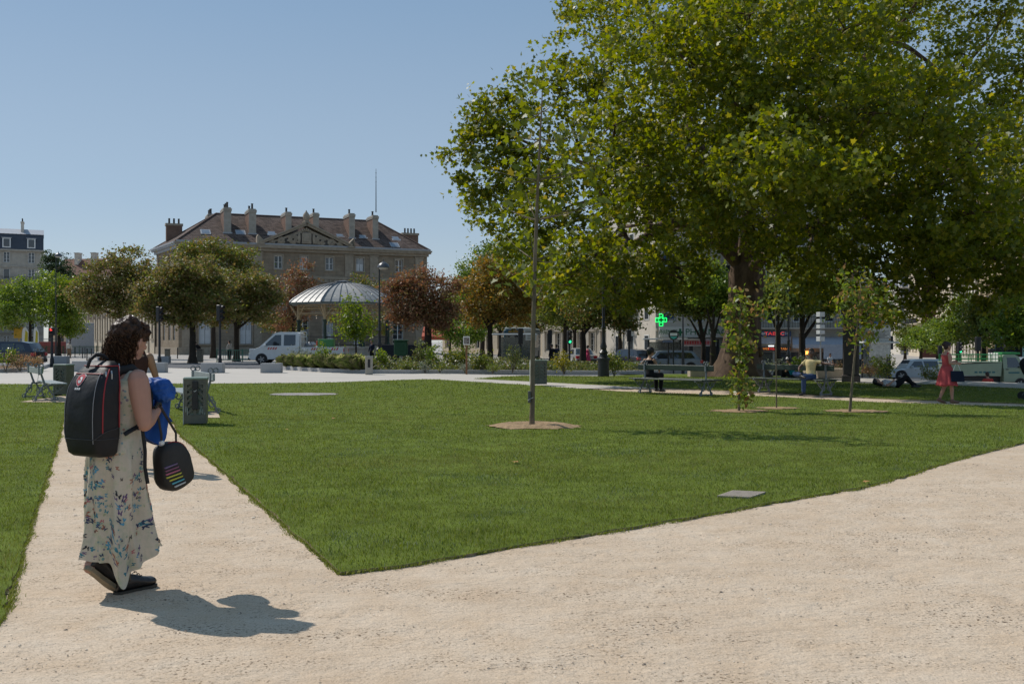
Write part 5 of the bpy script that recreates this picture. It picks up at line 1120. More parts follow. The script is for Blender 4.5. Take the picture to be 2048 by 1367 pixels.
def litter_bin(label, loc, rz, w=.46, dp=.36, h=.84, holes=True, sticker=False, group='green metal litter bins'):
    root = thing('litter_bin', label, 'bin', loc, rz, group); t = .02
    b = MB(); b.box(-w/2, -w/2+t, -dp/2, dp/2, .04, h); b.box(w/2-t, w/2, -dp/2, dp/2, .04, h)
    for y in (-dp/2, dp/2-t): b.box(-w/2+t+.001, w/2-t-.001, y, y+t, .04, .2); b.box(-w/2+t+.001, w/2-t-.001, y, y+t, h-.1, h); b.box(-w/2+t+.001, -w/2+.06, y, y+t, .2, h-.1); b.box(w/2-.06, w/2-t-.001, y, y+t, .2, h-.1)
    b.box(-w/2+t, w/2-t, -dp/2+t, dp/2-t, .05, .07); b.build('body', bin_g, root)
    for y in (-dp/2, dp/2-t):                               # perforated plant motif: ribs left between the cut-outs
        fr = MB()
        y0, y1 = y+.003, y+t-.003
        for i in range(5): z = .2+(h-.3)*i/5; fr.prism([(-w/2+.06, z), (-w/2+.06, z+.05), (0, z+.17), (0, z+.12)], y0, y1); fr.prism([(w/2-.06, z), (w/2-.06, z+.05), (0, z+.17), (0, z+.12)], y0+.001, y1-.001)
        fr.box(-.02, .02, y0-.001, y1+.001, .2, h-.1)
        for i in range(4):
            for s in (-1, 1): fr.tube([(s*(.05+.07*math.cos(a)+.03), (y0+y1)/2, .3+i*.13+.05*math.sin(a)) for a in [PI*k/5 for k in range(11)]], .009, n=4)
        fr.build('cutout_panel', bin_g, root)
    lid = MB(); lid.bbox(-w/2-.015, w/2+.015, -dp/2-.015, dp/2+.015, h+.001, h+.035, .008); lid.build('lid', bin_pale, root)
    e = MB(); e.box(-w/2-.014, -w/2-.001, -dp/2-.01, dp/2+.01, 0, h); e.box(-w/2-.08, -w/2-.001, -dp/2, dp/2, -.01, .015); e.build('edge_strip', mat('pale_edge', (.42, .44, .41), .6, var=.2, scale=20), root)  # paler strip down the left side only, with a foot flange
    li = MB(); li.bbox(-w/2+.06, w/2-.06, -dp/2+.05, dp/2-.05, .1, h-.03, .03); li.build('liner', bin_pale if holes else blackplastic, root)
    if sticker:
        p = MB(); p.bbox(-.05, .055, -dp/2-.035, -dp/2-.004, .3, h-.03, .008); p.box(-.03, .04, -dp/2-.045, -dp/2-.036, h-.16, h-.06); o = p.build('ash_box', blackplastic, root)
        k = MB(); k.tube([(-.02, -dp/2-.04, h-.21), (-.005, -dp/2-.04, h-.225), (.03, -dp/2-.04, h-.195)], .006, n=4); k.build('tick_mark', white_p, o)
        d = MB()
        for i, (x, z0, z1) in enumerate(((-.17, .25, .36), (-.14, .2, .33), (.08, .22, .3), (.1, .24, .36), (.13, .21, .31), (.165, .2, .24))): d.box(x, x+.012, -dp/2-.003, -dp/2-.0005, z0, z1)
        d.build('drip_stain', mat('pale_drip', (.3, .34, .3), .6), root)
    return root
bl = G(387, 851); litter_bin('green grey litter bin with a black ash box beside the near path', (bl[0], bl[1]+.15, .0), math.radians(12), w=.40, h=.855, sticker=True)
litter_bin('perforated green litter bin beside the left end-on bench', (W(128, 28.5), 28.5, .02), math.radians(-12), w=.40, h=.86)
litter_bin('green litter bin half hidden behind the thin young plane trunk', (W(1077, 35.3), 35.3, .02), math.radians(10), w=.54, h=.86)
def stone_bin():
    root = thing('litter_bin', 'small square stone grey bin standing on the pavement at the kerb', 'bin', (W(738, 47.3), 47.3, 0.012), .15)
    b = MB(); b.bbox(-.18, .18, -.18, .18, 0, .82, .015); b.build('body', greystone, root); p = MB(); p.box(-.06, .06, -.19, -.181, .33, .72); p.build('slot', blackplastic, root)
    q = MB(); q.bbox(-.19, .19, -.19, .19, .821, .86, .01); q.build('lid', lead, root)
stone_bin()
blockm = mat('granite_block', (.33, .335, .34), .7, var=.14, scale=30, bump=.1, bscale=120)
SBG = 'granite block seats on the pale pavement'
for i, (x, y, w_, h_, rz, lab) in enumerate([
    (541, 746.5, 1.0, .48, .05, 'granite block seat nearest the ornamental grass bed'), (423, 746.5, 1.06, .49, .05, 'granite block seat left of the one by the grass bed'),
    (309, 746, 1.0, .5, .05, 'granite block seat directly right of the walking woman'), (178, 744, 1.75, .55, .05, 'long granite block seat behind the black backpack'),
    (117, 728, 1.12, .54, .05, 'granite block seat behind the red pedestrian light'), (203, 729, .55, .5, .05, 'distant granite block seat just left of the woman\'s hair'),
    (326, 727, .8, .5, .05, 'distant granite block seat at the foot of the left traffic light')]):
    X, Y = G(x, y); b = MB(); b.bbox(-w_/2, w_/2, 0, .6, 0, h_, .012); o = b.build('stone_block', blockm); o.location = (X, Y, .013); o.rotation_euler = (0, 0, rz); tag(o, lab, 'stone block', SBG)
def lamp(label, x, d, h, style='arm', y0=0, cat='street lamp', group=None, base=True):
    root = thing('street_lamp', label, cat, GD(x, d)+Vector((0, 0, y0)), 0, group); b = MB()
    if base: b.lathe([(.26, -.1), (.26, .75), (.31, .77), (.31, .86), (.2, .92), (.17, 1.05), (.22, 1.12), (.12, 1.25), (.16, 1.4), (.085, 1.6), (.075, 2.2), (.11, 2.25), (.07, 2.35), (.06, h*.62), (.085, h*.63), (.05, h*.65), (.04, h)], 12)
    else: b.lathe([(.12, -.1), (.09, 1.2), (.06, h*.6), (.04, h)], 8)
    b.build('post', iron, root, smooth=True)
    if style == 'arm':
        a = MB(); a.tube([(0, 0, h-.05), (.03, 0, h+.12), (.12, 0, h+.22), (.22, 0, h+.2)], .025, n=6); a.build('arm', iron, root)
        s_ = MB(); s_.lathe([(.05, h+.34), (.12, h+.3), (.30, h+.18), (.38, h+.02), (.38, h-.02)], 14, (.24, 0, -.05)); s_.lathe([(.02, h+.5), (.04, h+.34)], 8, (.24, 0, -.05)); s_.build('lamp_shade', mat('lamp_shade_metal', (.10, .10, .105), .35, metal=.4), root, smooth=True)
        q = MB(); q.lathe([(.3, h-.075), (.26, h-.16), (.12, h-.2), (.02, h-.2)], 12, (.24, 0, 0)); q.build('lens', mat('lamp_lens', (.5, .5, .46), .25, spec=.6), root, smooth=True)
    elif style == 'lantern':
        q = MB(); q.lathe([(.06, h), (.17, h+.1), (.22, h+.5), (.05, h+.52)], 6); q.build('lantern', mat('lamp_lens', (.5, .5, .46), .25, spec=.6), root); r = MB(); r.lathe([(.25, h+.521), (.1, h+.7), (.03, h+.85)], 6); r.build('lantern_cap', iron, root)
    return root
lamp('slim street lamp with a domed shade in front of the bandstand', 759, 60, 6.1)
lamp('ornate dark street lamp rising into the foliage left of the first bench', 1207, 45.5, 6.4, 'lantern')
lamp('ornate dark street lamp behind the second bench, before the tobacconist', 1577, 62, 6.0, 'lantern')
lamp('tall thin lamp post rising from the green trees on the left', 112, 100, 10.2, 'arm', base=False)
lamp('thin dark pole in front of the chemist sign', 1366, 66, 3.9, 'plain', base=False)
sigb = mat('signal_black', (.018, .018, .02), .5, var=.1)
def signal(label, x, d, h, face='back', lit=None, hh=.95, w=.30, rz=0.0, group='traffic lights round the square', low=None):
    root = thing('traffic_light', label, 'traffic light', GD(x, d), rz, group)
    b = MB(); b.lathe([(.13, -.1), (.12, .5), (.075, .6), (.065, h-.02)], 10); b.build('pole', sigb, root, smooth=True)
    q = MB(); q.bbox(-w/2, w/2, -.12, .16, h-hh, h, .03); q.build('signal_head', sigb, root)
    if face != 'back':
        sgn = -1; n = 3 if hh > .7 else 2
        for i in range(n):
            z = h-hh*(i+.5)/n; v = MB(); v.tube([(w*.33*math.cos(a), -.2, z+w*.33*math.sin(a)) for a in [-.4+PI*k/8*1.1 for k in range(9)]], .014, n=4)
            for k in range(8):
                a, c = -.2+PI*k/8*1.05, -.2+PI*(k+1)/8*1.05; r = w*.36; v.add([(r*math.cos(a), -.121, z+r*math.sin(a)), (r*math.cos(c), -.121, z+r*math.sin(c)), (r*math.cos(c), -.30, z+r*math.sin(c)), (r*math.cos(a), -.30, z+r*math.sin(a))], [(0, 1, 2, 3)])
            v.build('visor', sigb, root)
            on = lit == i; m = {0: mat('signal_red_on', (.95, .05, .04), .4, emit=1.6), 2: mat('signal_green_on', (.03, .85, .35), .4, emit=1.5), 1: mat('signal_red_on', (.95, .05, .04), .4, emit=1.6)}[i] if on else mat('signal_lens_off', (.05, .03, .025), .2, spec=.7)
            l = MB(); l.ell((0, -.125, z), (w*.32, .02, w*.32), 12, 6); l.build('lens', m, root, smooth=True)
    return root
signal('tall dark traffic light with side visors in front of the browning chestnut', 440, 62, 3.85, 'front', None, hh=1.0, w=.36, rz=1.15)
signal('dark traffic light just right of the walking woman', 319, 62, 3.75, 'front', None, hh=.95, w=.33, rz=1.0)
signal('pedestrian light showing red above the left granite blocks', 104, 62, 2.45, 'front', 0, hh=.5, w=.26)
signal('black back of a traffic light left of the thin young plane trunk', 1041, 60, 2.6, 'back', hh=.95)
signal('black back of a traffic light right of the thin young plane trunk', 1100, 75, 2.75, 'back', hh=1.0, w=.32)
signal('traffic light showing green between the trees right of the young plane', 1139, 66, 2.65, 'front', 2, hh=.9, rz=.25)
signal('dark traffic light in front of the sunlit flank of the corner building', 1258, 72, 2.9, 'back', hh=.85)
signal('black back of a traffic light left of the woman in red', 1880, 72, 2.3, 'back', hh=.75, w=.25)
signal('traffic light showing green above the woman in red', 1919, 70, 2.55, 'front', 2, hh=.8, w=.28, rz=.25)
signal('black back of a traffic light above the tipper truck bed', 1956, 60, 2.85, 'back', hh=.85, w=.3)
signal('wide black signal box above the tipper truck cab', 1984, 60, 2.15, 'back', hh=.6, w=.38)
signal('dark signal on a short pole right of the bus shelter', 1779, 62, 2.9, 'back', hh=.85, w=.4)
def post_sign(name, label, x, d, zc, w, h, col, pole, lines=0, rz=0, cat='sign', txt=None):
    b0 = GD(x, d); root = thing(name, label, cat, b0, rz); p = MB(); p.box(-.045, .045, .0, .08, -.1, zc+h/2); p.build('post', pole, root)
    q = MB(); q.bbox(-w/2, w/2, -.045, -.002, zc-h/2, zc+h/2, .008); o = q.build('panel', col, root)
    return root, o
r_, o_ = post_sign('notice_post', 'small framed notice on a wooden post in the planting bed', 933, 49, 1.68, .32, .42, white_p, mat('post_wood', (.22, .11, .055), .8, var=.25))
k = MB(); k.box(-.12, .12, -.052, -.046, 1.52, 1.83, 0)
for i in range(6): k.box(-.1, .1-.03*(i % 3), -.056, -.053, 1.79-i*.045, 1.80-i*.045, 1)
k.build('notice', [mat('notice_dark', (.10, .07, .06), .7), white_p], o_)
r_, o_ = post_sign('street_sign', 'two white direction signs half hidden behind the thin young plane trunk', 1062, 58, 2.05, .62, .36, mat('sign_grey', (.42, .42, .41), .5), iron)
q = MB(); q.bbox(-.42, .12, -.045, -.002, 2.28, 2.58, .008); q.build('panel', mat('sign_grey', (.42, .42, .41), .5), r_)
q = MB()
for z in (2.47, 2.38): q.box(-.34, .05, -.052, -.046, z-.03, z)
for z in (2.14, 2.04, 1.95): q.box(-.22, .22, -.052, -.046, z-.025, z)
q.build('lettering', iron, r_)
r_, o_ = post_sign('bus_stop_sign', 'round bus stop sign on a pole before the chemist', 1347, 66, 2.35, .2, .1, mat('sign_grey', (.42, .42, .41), .5), iron)
q = MB(); q.prism([(.34*math.cos(2*PI*i/20), 2.55+.34*math.sin(2*PI*i/20)) for i in range(20)], -.06, -.02, 'y'); q.build('disc', iron, r_)
q = MB(); q.prism([(-.24, 2.5), (.24, 2.5), (.24, 2.68), (-.24, 2.68)], -.075, -.061, 'y', 0); q.prism([(-.22, 2.38), (0, 2.26), (.22, 2.38), (.2, 2.45), (-.2, 2.45)], -.075, -.061, 'y', 1); q.build('emblem', [white_p, mat('sign_teal', (.08, .42, .36), .5)], r_)
r_, o_ = post_sign('street_name_sign', 'dark blue street name sign on the corner by the chemist', 1337, 68, 2.12, .78, .16, mat('blue_enamel', (.03, .06, .16), .3), iron)
text('lettering', 'AVENUE DAUMESNIL', .085, white_p, o_, (0, -.05, 2.12), (PI/2, 0, 0), ext=.002)
def bus_shelter(label, x, d, w, sign):
    root = thing('bus_shelter', label, 'bus shelter', GD(x, d), -.1); b = MB(); b.bbox(-w/2, w/2, -.75, .75, 2.25, 2.36, .03); b.build('roof', mat('shelter_roof', (.55, .56, .54), .4), root)
    for xx in (-w*.36, w*.36): p = MB(); p.tube([(xx, .6, -.1), (xx, .6, 2.25)], .05, n=8); p.build('post', iron, root)
    q = MB(); q.box(-w*.35, w*.35, .6, .615, .35, 2.1); q.build('glass_wall', mat('shelter_glass', (.25, .28, .27), .1, trans=.75, spec=.5, var=0), root)
    if sign:
        s_ = MB(); s_.bbox(-.55, .55, -.6, -.5, 1.5, 3.55, .02, 0); s_.box(-.56, .56, -.62, -.605, 3.3, 3.56, 1); s_.box(-.5, .5, -.615, -.601, 1.6, 3.2, 2); s_.build('map_panel', [mat('sign_grey', (.42, .42, .41), .5), mat('sign_blue', (.03, .12, .42), .5), mat('map_paper', (.52, .52, .50), .6, var=.3, scale=8)], root)
        t_ = MB(); 
        for i in range(7): t_.box(-.45, .45-.1*(i % 3), -.622, -.616, 2.9-i*.06, 2.92-i*.06)
        t_.build('lettering', iron, root)
bus_shelter('glass bus shelter with a blue topped map sign right of the dark pillar', 1755, 55, 1.9, True)
bus_shelter('bus shelter with a thin white roof in front of the chemist', 1330, 72, 3.2, False)
bus_shelter('bus shelter under the trees left of the thin young plane trunk', 1030, 72, 3.2, False)
def cubes():
    root = thing('cube_column', 'column of five stacked white cubes on a slim pole behind the second bench', 'sign column', GD(1641, 56)); p = MB(); p.tube([(0, 0, -.1), (0, 0, 3.1)], .035, n=8); p.build('pole', lead, root)
    for i, y in enumerate((629, 642, 653.5, 664.5, 678)):
        z = Z(y, 56)-root.location.z; q = MB(); hh = .105 if 0 < i < 4 else .13; q.bbox(-.17, .17, -.17, .17, z-hh, z+hh, .01, 0, Matrix.Rotation(.35, 3, 'Z')); q.build('cube', mat('cube_white', (.55, .56, .57), .5), root)
cubes()
def pillar():
    root = thing('dark_pillar', 'dark brown square pillar with a stepped base right of the second bench', 'pillar', (W(1702, 38.5), 38.5, 0.02), -.35); b = MB(); b.bbox(-.34, .34, -.34, .34, -.1, .26, .03); b.bbox(-.29, .29, -.29, .29, .24, 2.6, .03); b.build('shaft', mat('pillar_brown', (.06, .048, .042), .6, var=.25, scale=3), root)
    c = MB(); c.bbox(-.36, .36, -.36, .36, 2.601, 2.75, .03); c.bbox(-.31, .31, -.31, .31, 2.4, 2.5, .02); c.build('cap', mat('pillar_brown', (.06, .048, .042), .6), root)
    p = MB()
    for a in range(4): p.box(-.2, .2, -.302, -.291, .45, 2.25, 0, Matrix.Rotation(a*PI/2, 3, 'Z'))
    p.build('recessed_panel', mat('pillar_panel', (.045, .036, .032), .5, var=.2), root)
pillar()
lowstone = mat('low_wall_stone', (.42, .34, .25), .85, var=.15, scale=5, bump=.2, bscale=40)
for x, d, w_, rz, lab in ((1662, 42.5, 1.15, -.25, 'low beige stone seat beyond the second bench, left of the dark pillar'), (1394, 44.5, .75, .1, 'low beige stone seat left of the big plane trunk'), (1626, 43.6, .7, .15, 'low beige stone seat hidden partly behind the man in yellow')):
    b = MB(); b.bbox(-w_/2, w_/2, -.25, .25, 0, .42, .03); o = b.build('low_stone', lowstone); o.location = GD(x, d)+Vector((0, 0, .015)); o.rotation_euler = (0, 0, rz); tag(o, lab, 'stone seat')
cv = MB(); cm_ = [Vector((x, y, .036)) for x, y in COVER]
cv.loft([[tuple(p-Vector((0, 0, .03))) for p in cm_], [tuple(p) for p in cm_]]); c0, c1, c2, c3 = cm_
cover = cv.build('manhole_cover', mat('cover_metal', (.36, .31, .26), .95, var=.2, scale=20, spec=.05)); tag(cover, 'rectangular grey ribbed cover plate set in the lawn near the path edge', 'cover plate')
rb = MB()
for i in range(1, 14):
    a = c0.lerp(c1, i/14); e = c3.lerp(c2, i/14); rb.tube([a.lerp(e, .03)+Vector((0, 0, -.001)), a.lerp(e, .97)+Vector((0, 0, -.001))], .0035, n=5)
rb.build('rib', mat('cover_rib', (.25, .215, .18), .95, spec=.05), cover)
st = thing('garden_marker', 'small green card on a thin stake by the left bench', 'marker', (W(76, 33), 33, 0.02)); q = MB(); q.tube([(-.05, 0, -.05), (.03, 0, .55)], .008, n=5); q.build('stake', lead, st); q = MB(); q.bbox(-.09, .11, -.01, .01, .5, .72, .004, 0, Matrix.Rotation(.12, 3, 'Y')); q.build('card', mat('card_green', (.16, .2, .08), .6), st)
# fences, bollards, banners, bins far off
def railing(label, x0, x1, d, col, h, pales=True, name='railing_fence', d1=None):
    a = GD(x0, d); b_ = GD(x1, d1 or d); v = b_-a; L = math.hypot(v.x, v.y); root = thing(name, label, 'fence', a, math.atan2(v.y, v.x)); r = MB()
    for z in (.15, h): r.box(0, L, -.02, .02, z-.03, z+.03)
    r.build('rail', col, root); p = MB(); n = int(L/.16)
    for i in range(n): p.box(i*L/n, i*L/n+.03, -.012, .012, .18, h-.03)
    p.build('bars', col, root); q = MB()
    for i in range(int(L/2)+1): q.box(i*2-.03, i*2+.03, -.035, .035, -.1, h+.1)
    q.build('posts', col, root)
fg = mat('fence_green', (.02, .075, .03), .5, var=.2)
railing('low dark green railing before the far trees on the left', 60, 205, 120, fg, 1.0)
railing('tall thin grey railing behind the dark car', -10, 130, 140, mat('fence_grey', (.14, .15, .15), .5), 2.0)
railing('teal green railing behind the granite blocks under the chestnuts', 434, 512, 78, mat('fence_teal', (.06, .16, .12), .5), .9)
hb = MB(); hb.bbox(-4, 4, 0, .1, 0, 1.6, .02); o = hb.build('red_hoarding', mat('hoarding_red', (.22, .05, .04), .6)); o.location = GD(112, 135); tag(o, 'dull red hoarding behind the low green railing on the left', 'hoarding')
hb = MB(); hb.bbox(-1.8, 1.8, 0, .1, 0, 4.0, .02); o = hb.build('grey_hoarding', mat('hoarding_grey', (.30, .30, .31), .6)); o.location = GD(160, 128); tag(o, 'pale grey site hoarding left of the arched low wing', 'hoarding')
hb = MB(); hb.bbox(-1.9, 1.9, 0, .1, 0, 1.35, .02); o = hb.build('dark_hoarding', mat('hoarding_dark', (.012, .014, .02), .6)); o.location = GD(808, 78); tag(o, 'black hoarding under the window right of the bandstand', 'hoarding')
BO = 'slim black bollards on the far pavement'
bb = MB(); bb.lathe([(.06, -.05), (.05, .1), (.045, .85), (.06, .9), (.03, 1.0)], 8); b0 = bb.build('bollard', iron, None, smooth=True); tag(b0, 'slim black bollard among the row before the low green railing', 'bollard', BO)
for i, (x, d) in enumerate(((86, 90), (91, 100), (102, 96), (130, 90), (165, 98), (170, 100), (174, 84), (183, 86), (75, 98), (355, 96), (318, 95), (150, 104))):
    o = b0 if i == 0 else b0.copy()
    if i: C.objects.link(o)
    o.location = GD(x, d)
for x, d, rz, lab in ((44, 112, .2, 'white and yellow feather flag behind the dark car'), (67, 112, -.3, 'second white feather flag right of the first one')):
    root = thing('feather_flag', lab, 'flag', GD(x, d), rz); q = MB(); q.tube([(0, 0, -.1), (0, 0, 2.6), (.1, 0, 3.1), (.35, 0, 3.3)], .02, n=5); q.build('pole', lead, root)
    q = MB(); q.prism([(.03, .7), (.55, .8), (.75, 1.7), (.7, 2.7), (.4, 3.25), (.1, 3.05), (.03, 2.6)], -.012, .012, 'y', 0); q.prism([(.25, 1.4), (.6, 1.5), (.62, 2.6), (.35, 2.9)], -.02, -.0125, 'y', 1); q.build('cloth', [white_p, mat('flag_yellow', (.5, .42, .03), .7)], root)
q = MB(); q.bbox(-.6, .6, -.05, .05, 2.0, 3.3, .02); q.box(-.04, .04, -.04, .04, -.1, 1.99); o = q.build('banner', mat('banner_orange', (.55, .30, .02), .6)); o.location = GD(38, 118); tag(o, 'orange yellow square banner under the trees at the left', 'banner')
root = thing('recycling_bin', 'dark green recycling container right of the bandstand', 'container', GD(802, 76)); q = MB(); q.bbox(-.5, .5, -.4, .4, .5, 1.6, .05); q.build('body', fg, root); q = MB(); q.bbox(-.54, .54, -.44, .44, 1.601, 1.72, .03); q.build('lid', fg, root); q = MB(); q.bbox(-.12, .12, -.1, .1, -.05, .499, .01); q.build('foot', white_p, root)
root = thing('market_awning', 'red awning behind the rust brown chestnut', 'awning', GD(882, 92)); q = MB(); q.add([(-1.7, -1, 2.1), (1.7, -1, 2.1), (1.7, 1, 3.0), (-1.7, 1, 3.0), (-1.7, -1, 1.75), (1.7, -1, 1.75)], [(0, 1, 2, 3), (4, 5, 1, 0)]); q.build('cloth', mat('awning_red', (.42, .085, .04), .7), root); q = MB()
for x in (-1.65, 1.65): q.box(x-.03, x+.03, -.98, -.92, -.1, 2.05)
q.build('posts', iron, root)
for x, d, w_, lab in ((400, 76, .42, 'small dark bin at the foot of the browning chestnut'), (335, 80, .35, 'small dark bin left of the browning chestnut trunk')):
    b = MB(); b.bbox(-w_/2, w_/2, -.2, .2, 0, .95, .03); o = b.build('body', bin_g); o.location = (0, 0, 0); root = thing('street_bin', lab, 'bin', GD(x, d)); o.parent = root; q = MB(); q.bbox(-w_/2-.02, w_/2+.02, -.22, .22, .951, 1.0, .01); q.build('lid', iron, root)
# a few fallen leaves
lm_ = mat('fallen_leaf', (.33, .17, .05), .7, var=.3)
for i, (x, y, s, lab) in enumerate(((1031, 930, .075, 'curled tan fallen leaf in the middle of the lawn'), (1733, 971, .05, 'small orange scrap at the lawn edge on the right'), (667, 841, .05, 'tiny red brown leaf on the lawn left of the soil ring'), (573, 864, .04, 'tiny yellow leaf on the lawn near the litter bin'), (797, 846, .04, 'tiny pale leaf on the lawn left of the soil ring'))):
    v = leaf_verts(np.array([[0, 0, 0]]), s*2, STAR, bias=(0, 0, 1), spread=.08); o = npmesh('fallen_leaf', v, len(STAR), lm_); o.location = (*G(x, y), .055); tag(o, lab, 'leaf')
# ================================================================ VEHICLES
tyre = mat('tyre_rubber', (.02, .02, .02), .8, var=.15)
rimm = mat('wheel_rim', (.35, .36, .37), .35, metal=.7, var=.1)
trimb = mat('car_trim', (.025, .025, .027), .5, var=.1)
carglass = mat('car_glass', (.02, .025, .03), .04, var=0, spec=1.0, coat=.5)
redlamp = mat('tail_lamp_red', (.45, .02, .02), .2, spec=.8, var=.1)
headl = mat('head_lamp', (.55, .56, .56), .12, spec=1.0, var=.1)
platem = mat('number_plate', (.6, .6, .58), .5, var=.05)
def paint(n, c): return mat(n, c, .28, var=.03, scale=2, spec=.5, coat=.7)
def vehicle(name, label, cat, x, d, rz, w, lower, upper, belt, tumble, paintm, windows, screens, wheels, tails=(), heads=(), extras=None, low=True, sc=1.0, group=None, dz=0):
    """lower/upper: side outlines (x, z); nose at +x"""
    root = thing(name, label, cat, GD(x, d)+Vector((0, 0, dz)), rz, group); root.scale = (sc, sc, sc); h = w/2
    zt = max(p[1] for p in upper) if upper else belt+.5
    def ty(z): return h-.03-tumble*max(0, (z-belt))/(zt-belt)
    b = MB(); cx_ = sum(p[0] for p in lower)/len(lower); cz_ = sum(p[1] for p in lower)/len(lower)
    def ring(y, k): return [(cx_+(p[0]-cx_)*k, y, cz_+(p[1]-cz_)*(k if k == 1 else k-.015)) for p in lower]
    b.loft([ring(-h, .965), ring(-h+.05, .992), ring(-h+.16, 1), ring(h-.16, 1), ring(h-.05, .992), ring(h, .965)])
    if upper:
        c0 = sum(p[0] for p in upper)/len(upper)
        def r2(s, e, k): return [(c0+(p[0]-c0)*k, s*(ty(p[1])-e), p[1]-(1-k)*.35*(p[1] > belt+.1)) for p in upper]
        b.loft([r2(-1, 0, .985), r2(-1, .07, 1), r2(1, .07, 1), r2(1, 0, .985)])
    b.build('body', paintm, root, smooth=.6)
    for s in (-1, 1):
        for poly in windows:
            g_ = MB(); g_.add([(p[0], s*(ty(p[1])+.006), p[1]) for p in poly]+[(p[0], s*(ty(p[1])-.02), p[1]) for p in poly], [tuple(range(len(poly))), tuple(range(2*len(poly)-1, len(poly)-1, -1))]+[(i, i+len(poly), (i+1) % len(poly)+len(poly), (i+1) % len(poly)) for i in range(len(poly))]); g_.build('side_window', carglass, root)
    for (a, c, inset) in screens:
        n = Vector((c[1]-a[1], 0, -(c[0]-a[0]))).normalized(); 
        if n.x*(a[0]+c[0]) < 0 and abs(n.x) > .2: n = -n
        if n.z < 0 and abs(n.x) < .2: n = -n
        g_ = MB(); vs = []
        for o in (.008, -.02):
            for p, s in ((a, -1), (a, 1), (c, 1), (c, -1)): vs.append((p[0]+n.x*o, s*(ty(p[1])-inset), p[1]+n.z*o))
        g_.add(vs, [(0, 1, 2, 3), (7, 6, 5, 4), (0, 4, 5, 1), (1, 5, 6, 2), (2, 6, 7, 3), (3, 7, 4, 0)]); g_.build('windscreen' if a[0]+c[0] > 0 else 'rear_window', carglass, root)
    for wx, r in wheels:
        for s in (-1, 1):
            y0, y1 = s*(h-.2), s*(h+.004)
            ar = MB(); ar.prism([(wx+r*1.2*math.cos(2*PI*i/20), r+r*1.2*math.sin(2*PI*i/20)) for i in range(-1, 12)], s*(h-.19), s*(h+.003), 'y'); ar.build('wheel_arch', trimb, root)
            t = MB(); t.prism([(wx+r*math.cos(2*PI*i/24), r+r*math.sin(2*PI*i/24)) for i in range(24)], y0, s*(h+.008), 'y'); o = t.build('wheel', tyre, root)
            q = MB(); q.prism([(wx+r*.66*math.cos(2*PI*i/20), r+r*.66*math.sin(2*PI*i/20)) for i in range(20)], s*(h+.008), s*(h+.012), 'y', 1)
            for k in range(5):
                a = 2*PI*k/5; q.prism([(wx+r*.62*math.cos(a-.13), r+r*.62*math.sin(a-.13)), (wx+r*.62*math.cos(a+.13), r+r*.62*math.sin(a+.13)), (wx+r*.1*math.cos(a+1), r+r*.1*math.sin(a+1)), (wx+r*.1*math.cos(a-1), r+r*.1*math.sin(a-1))], s*(h+.0125), s*(h+.022), 'y', 0)
            q.build('rim', [rimm, trimb], o)
    for nm, m_, L in (('tail_light', redlamp, tails), ('headlight', headl, heads)):
        for (x0, x1, z0, z1, yw) in L:
            for s in (-1, 1): q = MB(); ya, yb = sorted((s*(h+.005), s*(h-yw))); q.bbox(x0, x1, ya, yb, z0, z1, .02); q.build(nm, m_, root)
    if low:
        xs = [p[0] for p in lower]
        for xx, s in ((max(xs), 1), (min(xs), -1)): q = MB(); q.bbox(min(xx, xx+s*.03)-.02, max(xx, xx+s*.03), -h*.9, h*.9, .28, .5, .02); q.build('bumper', trimb, root); q = MB(); q.box(min(xx+s*.03, xx+s*.045), max(xx+s*.03, xx+s*.045), -.26, .26, .5, .61); q.build('number_plate', platem, root)
    for s in (-1, 1):
        if windows:
            mxx = max(p[0] for p in windows[0])-.12; q = MB(); q.bbox(mxx-.06, mxx+.08, min(s*(h-.02), s*(h+.17)), max(s*(h-.02), s*(h+.17)), belt, belt+.14, .03); q.build('mirror', paintm, root)
    if extras: extras(root, h, ty)
    return root
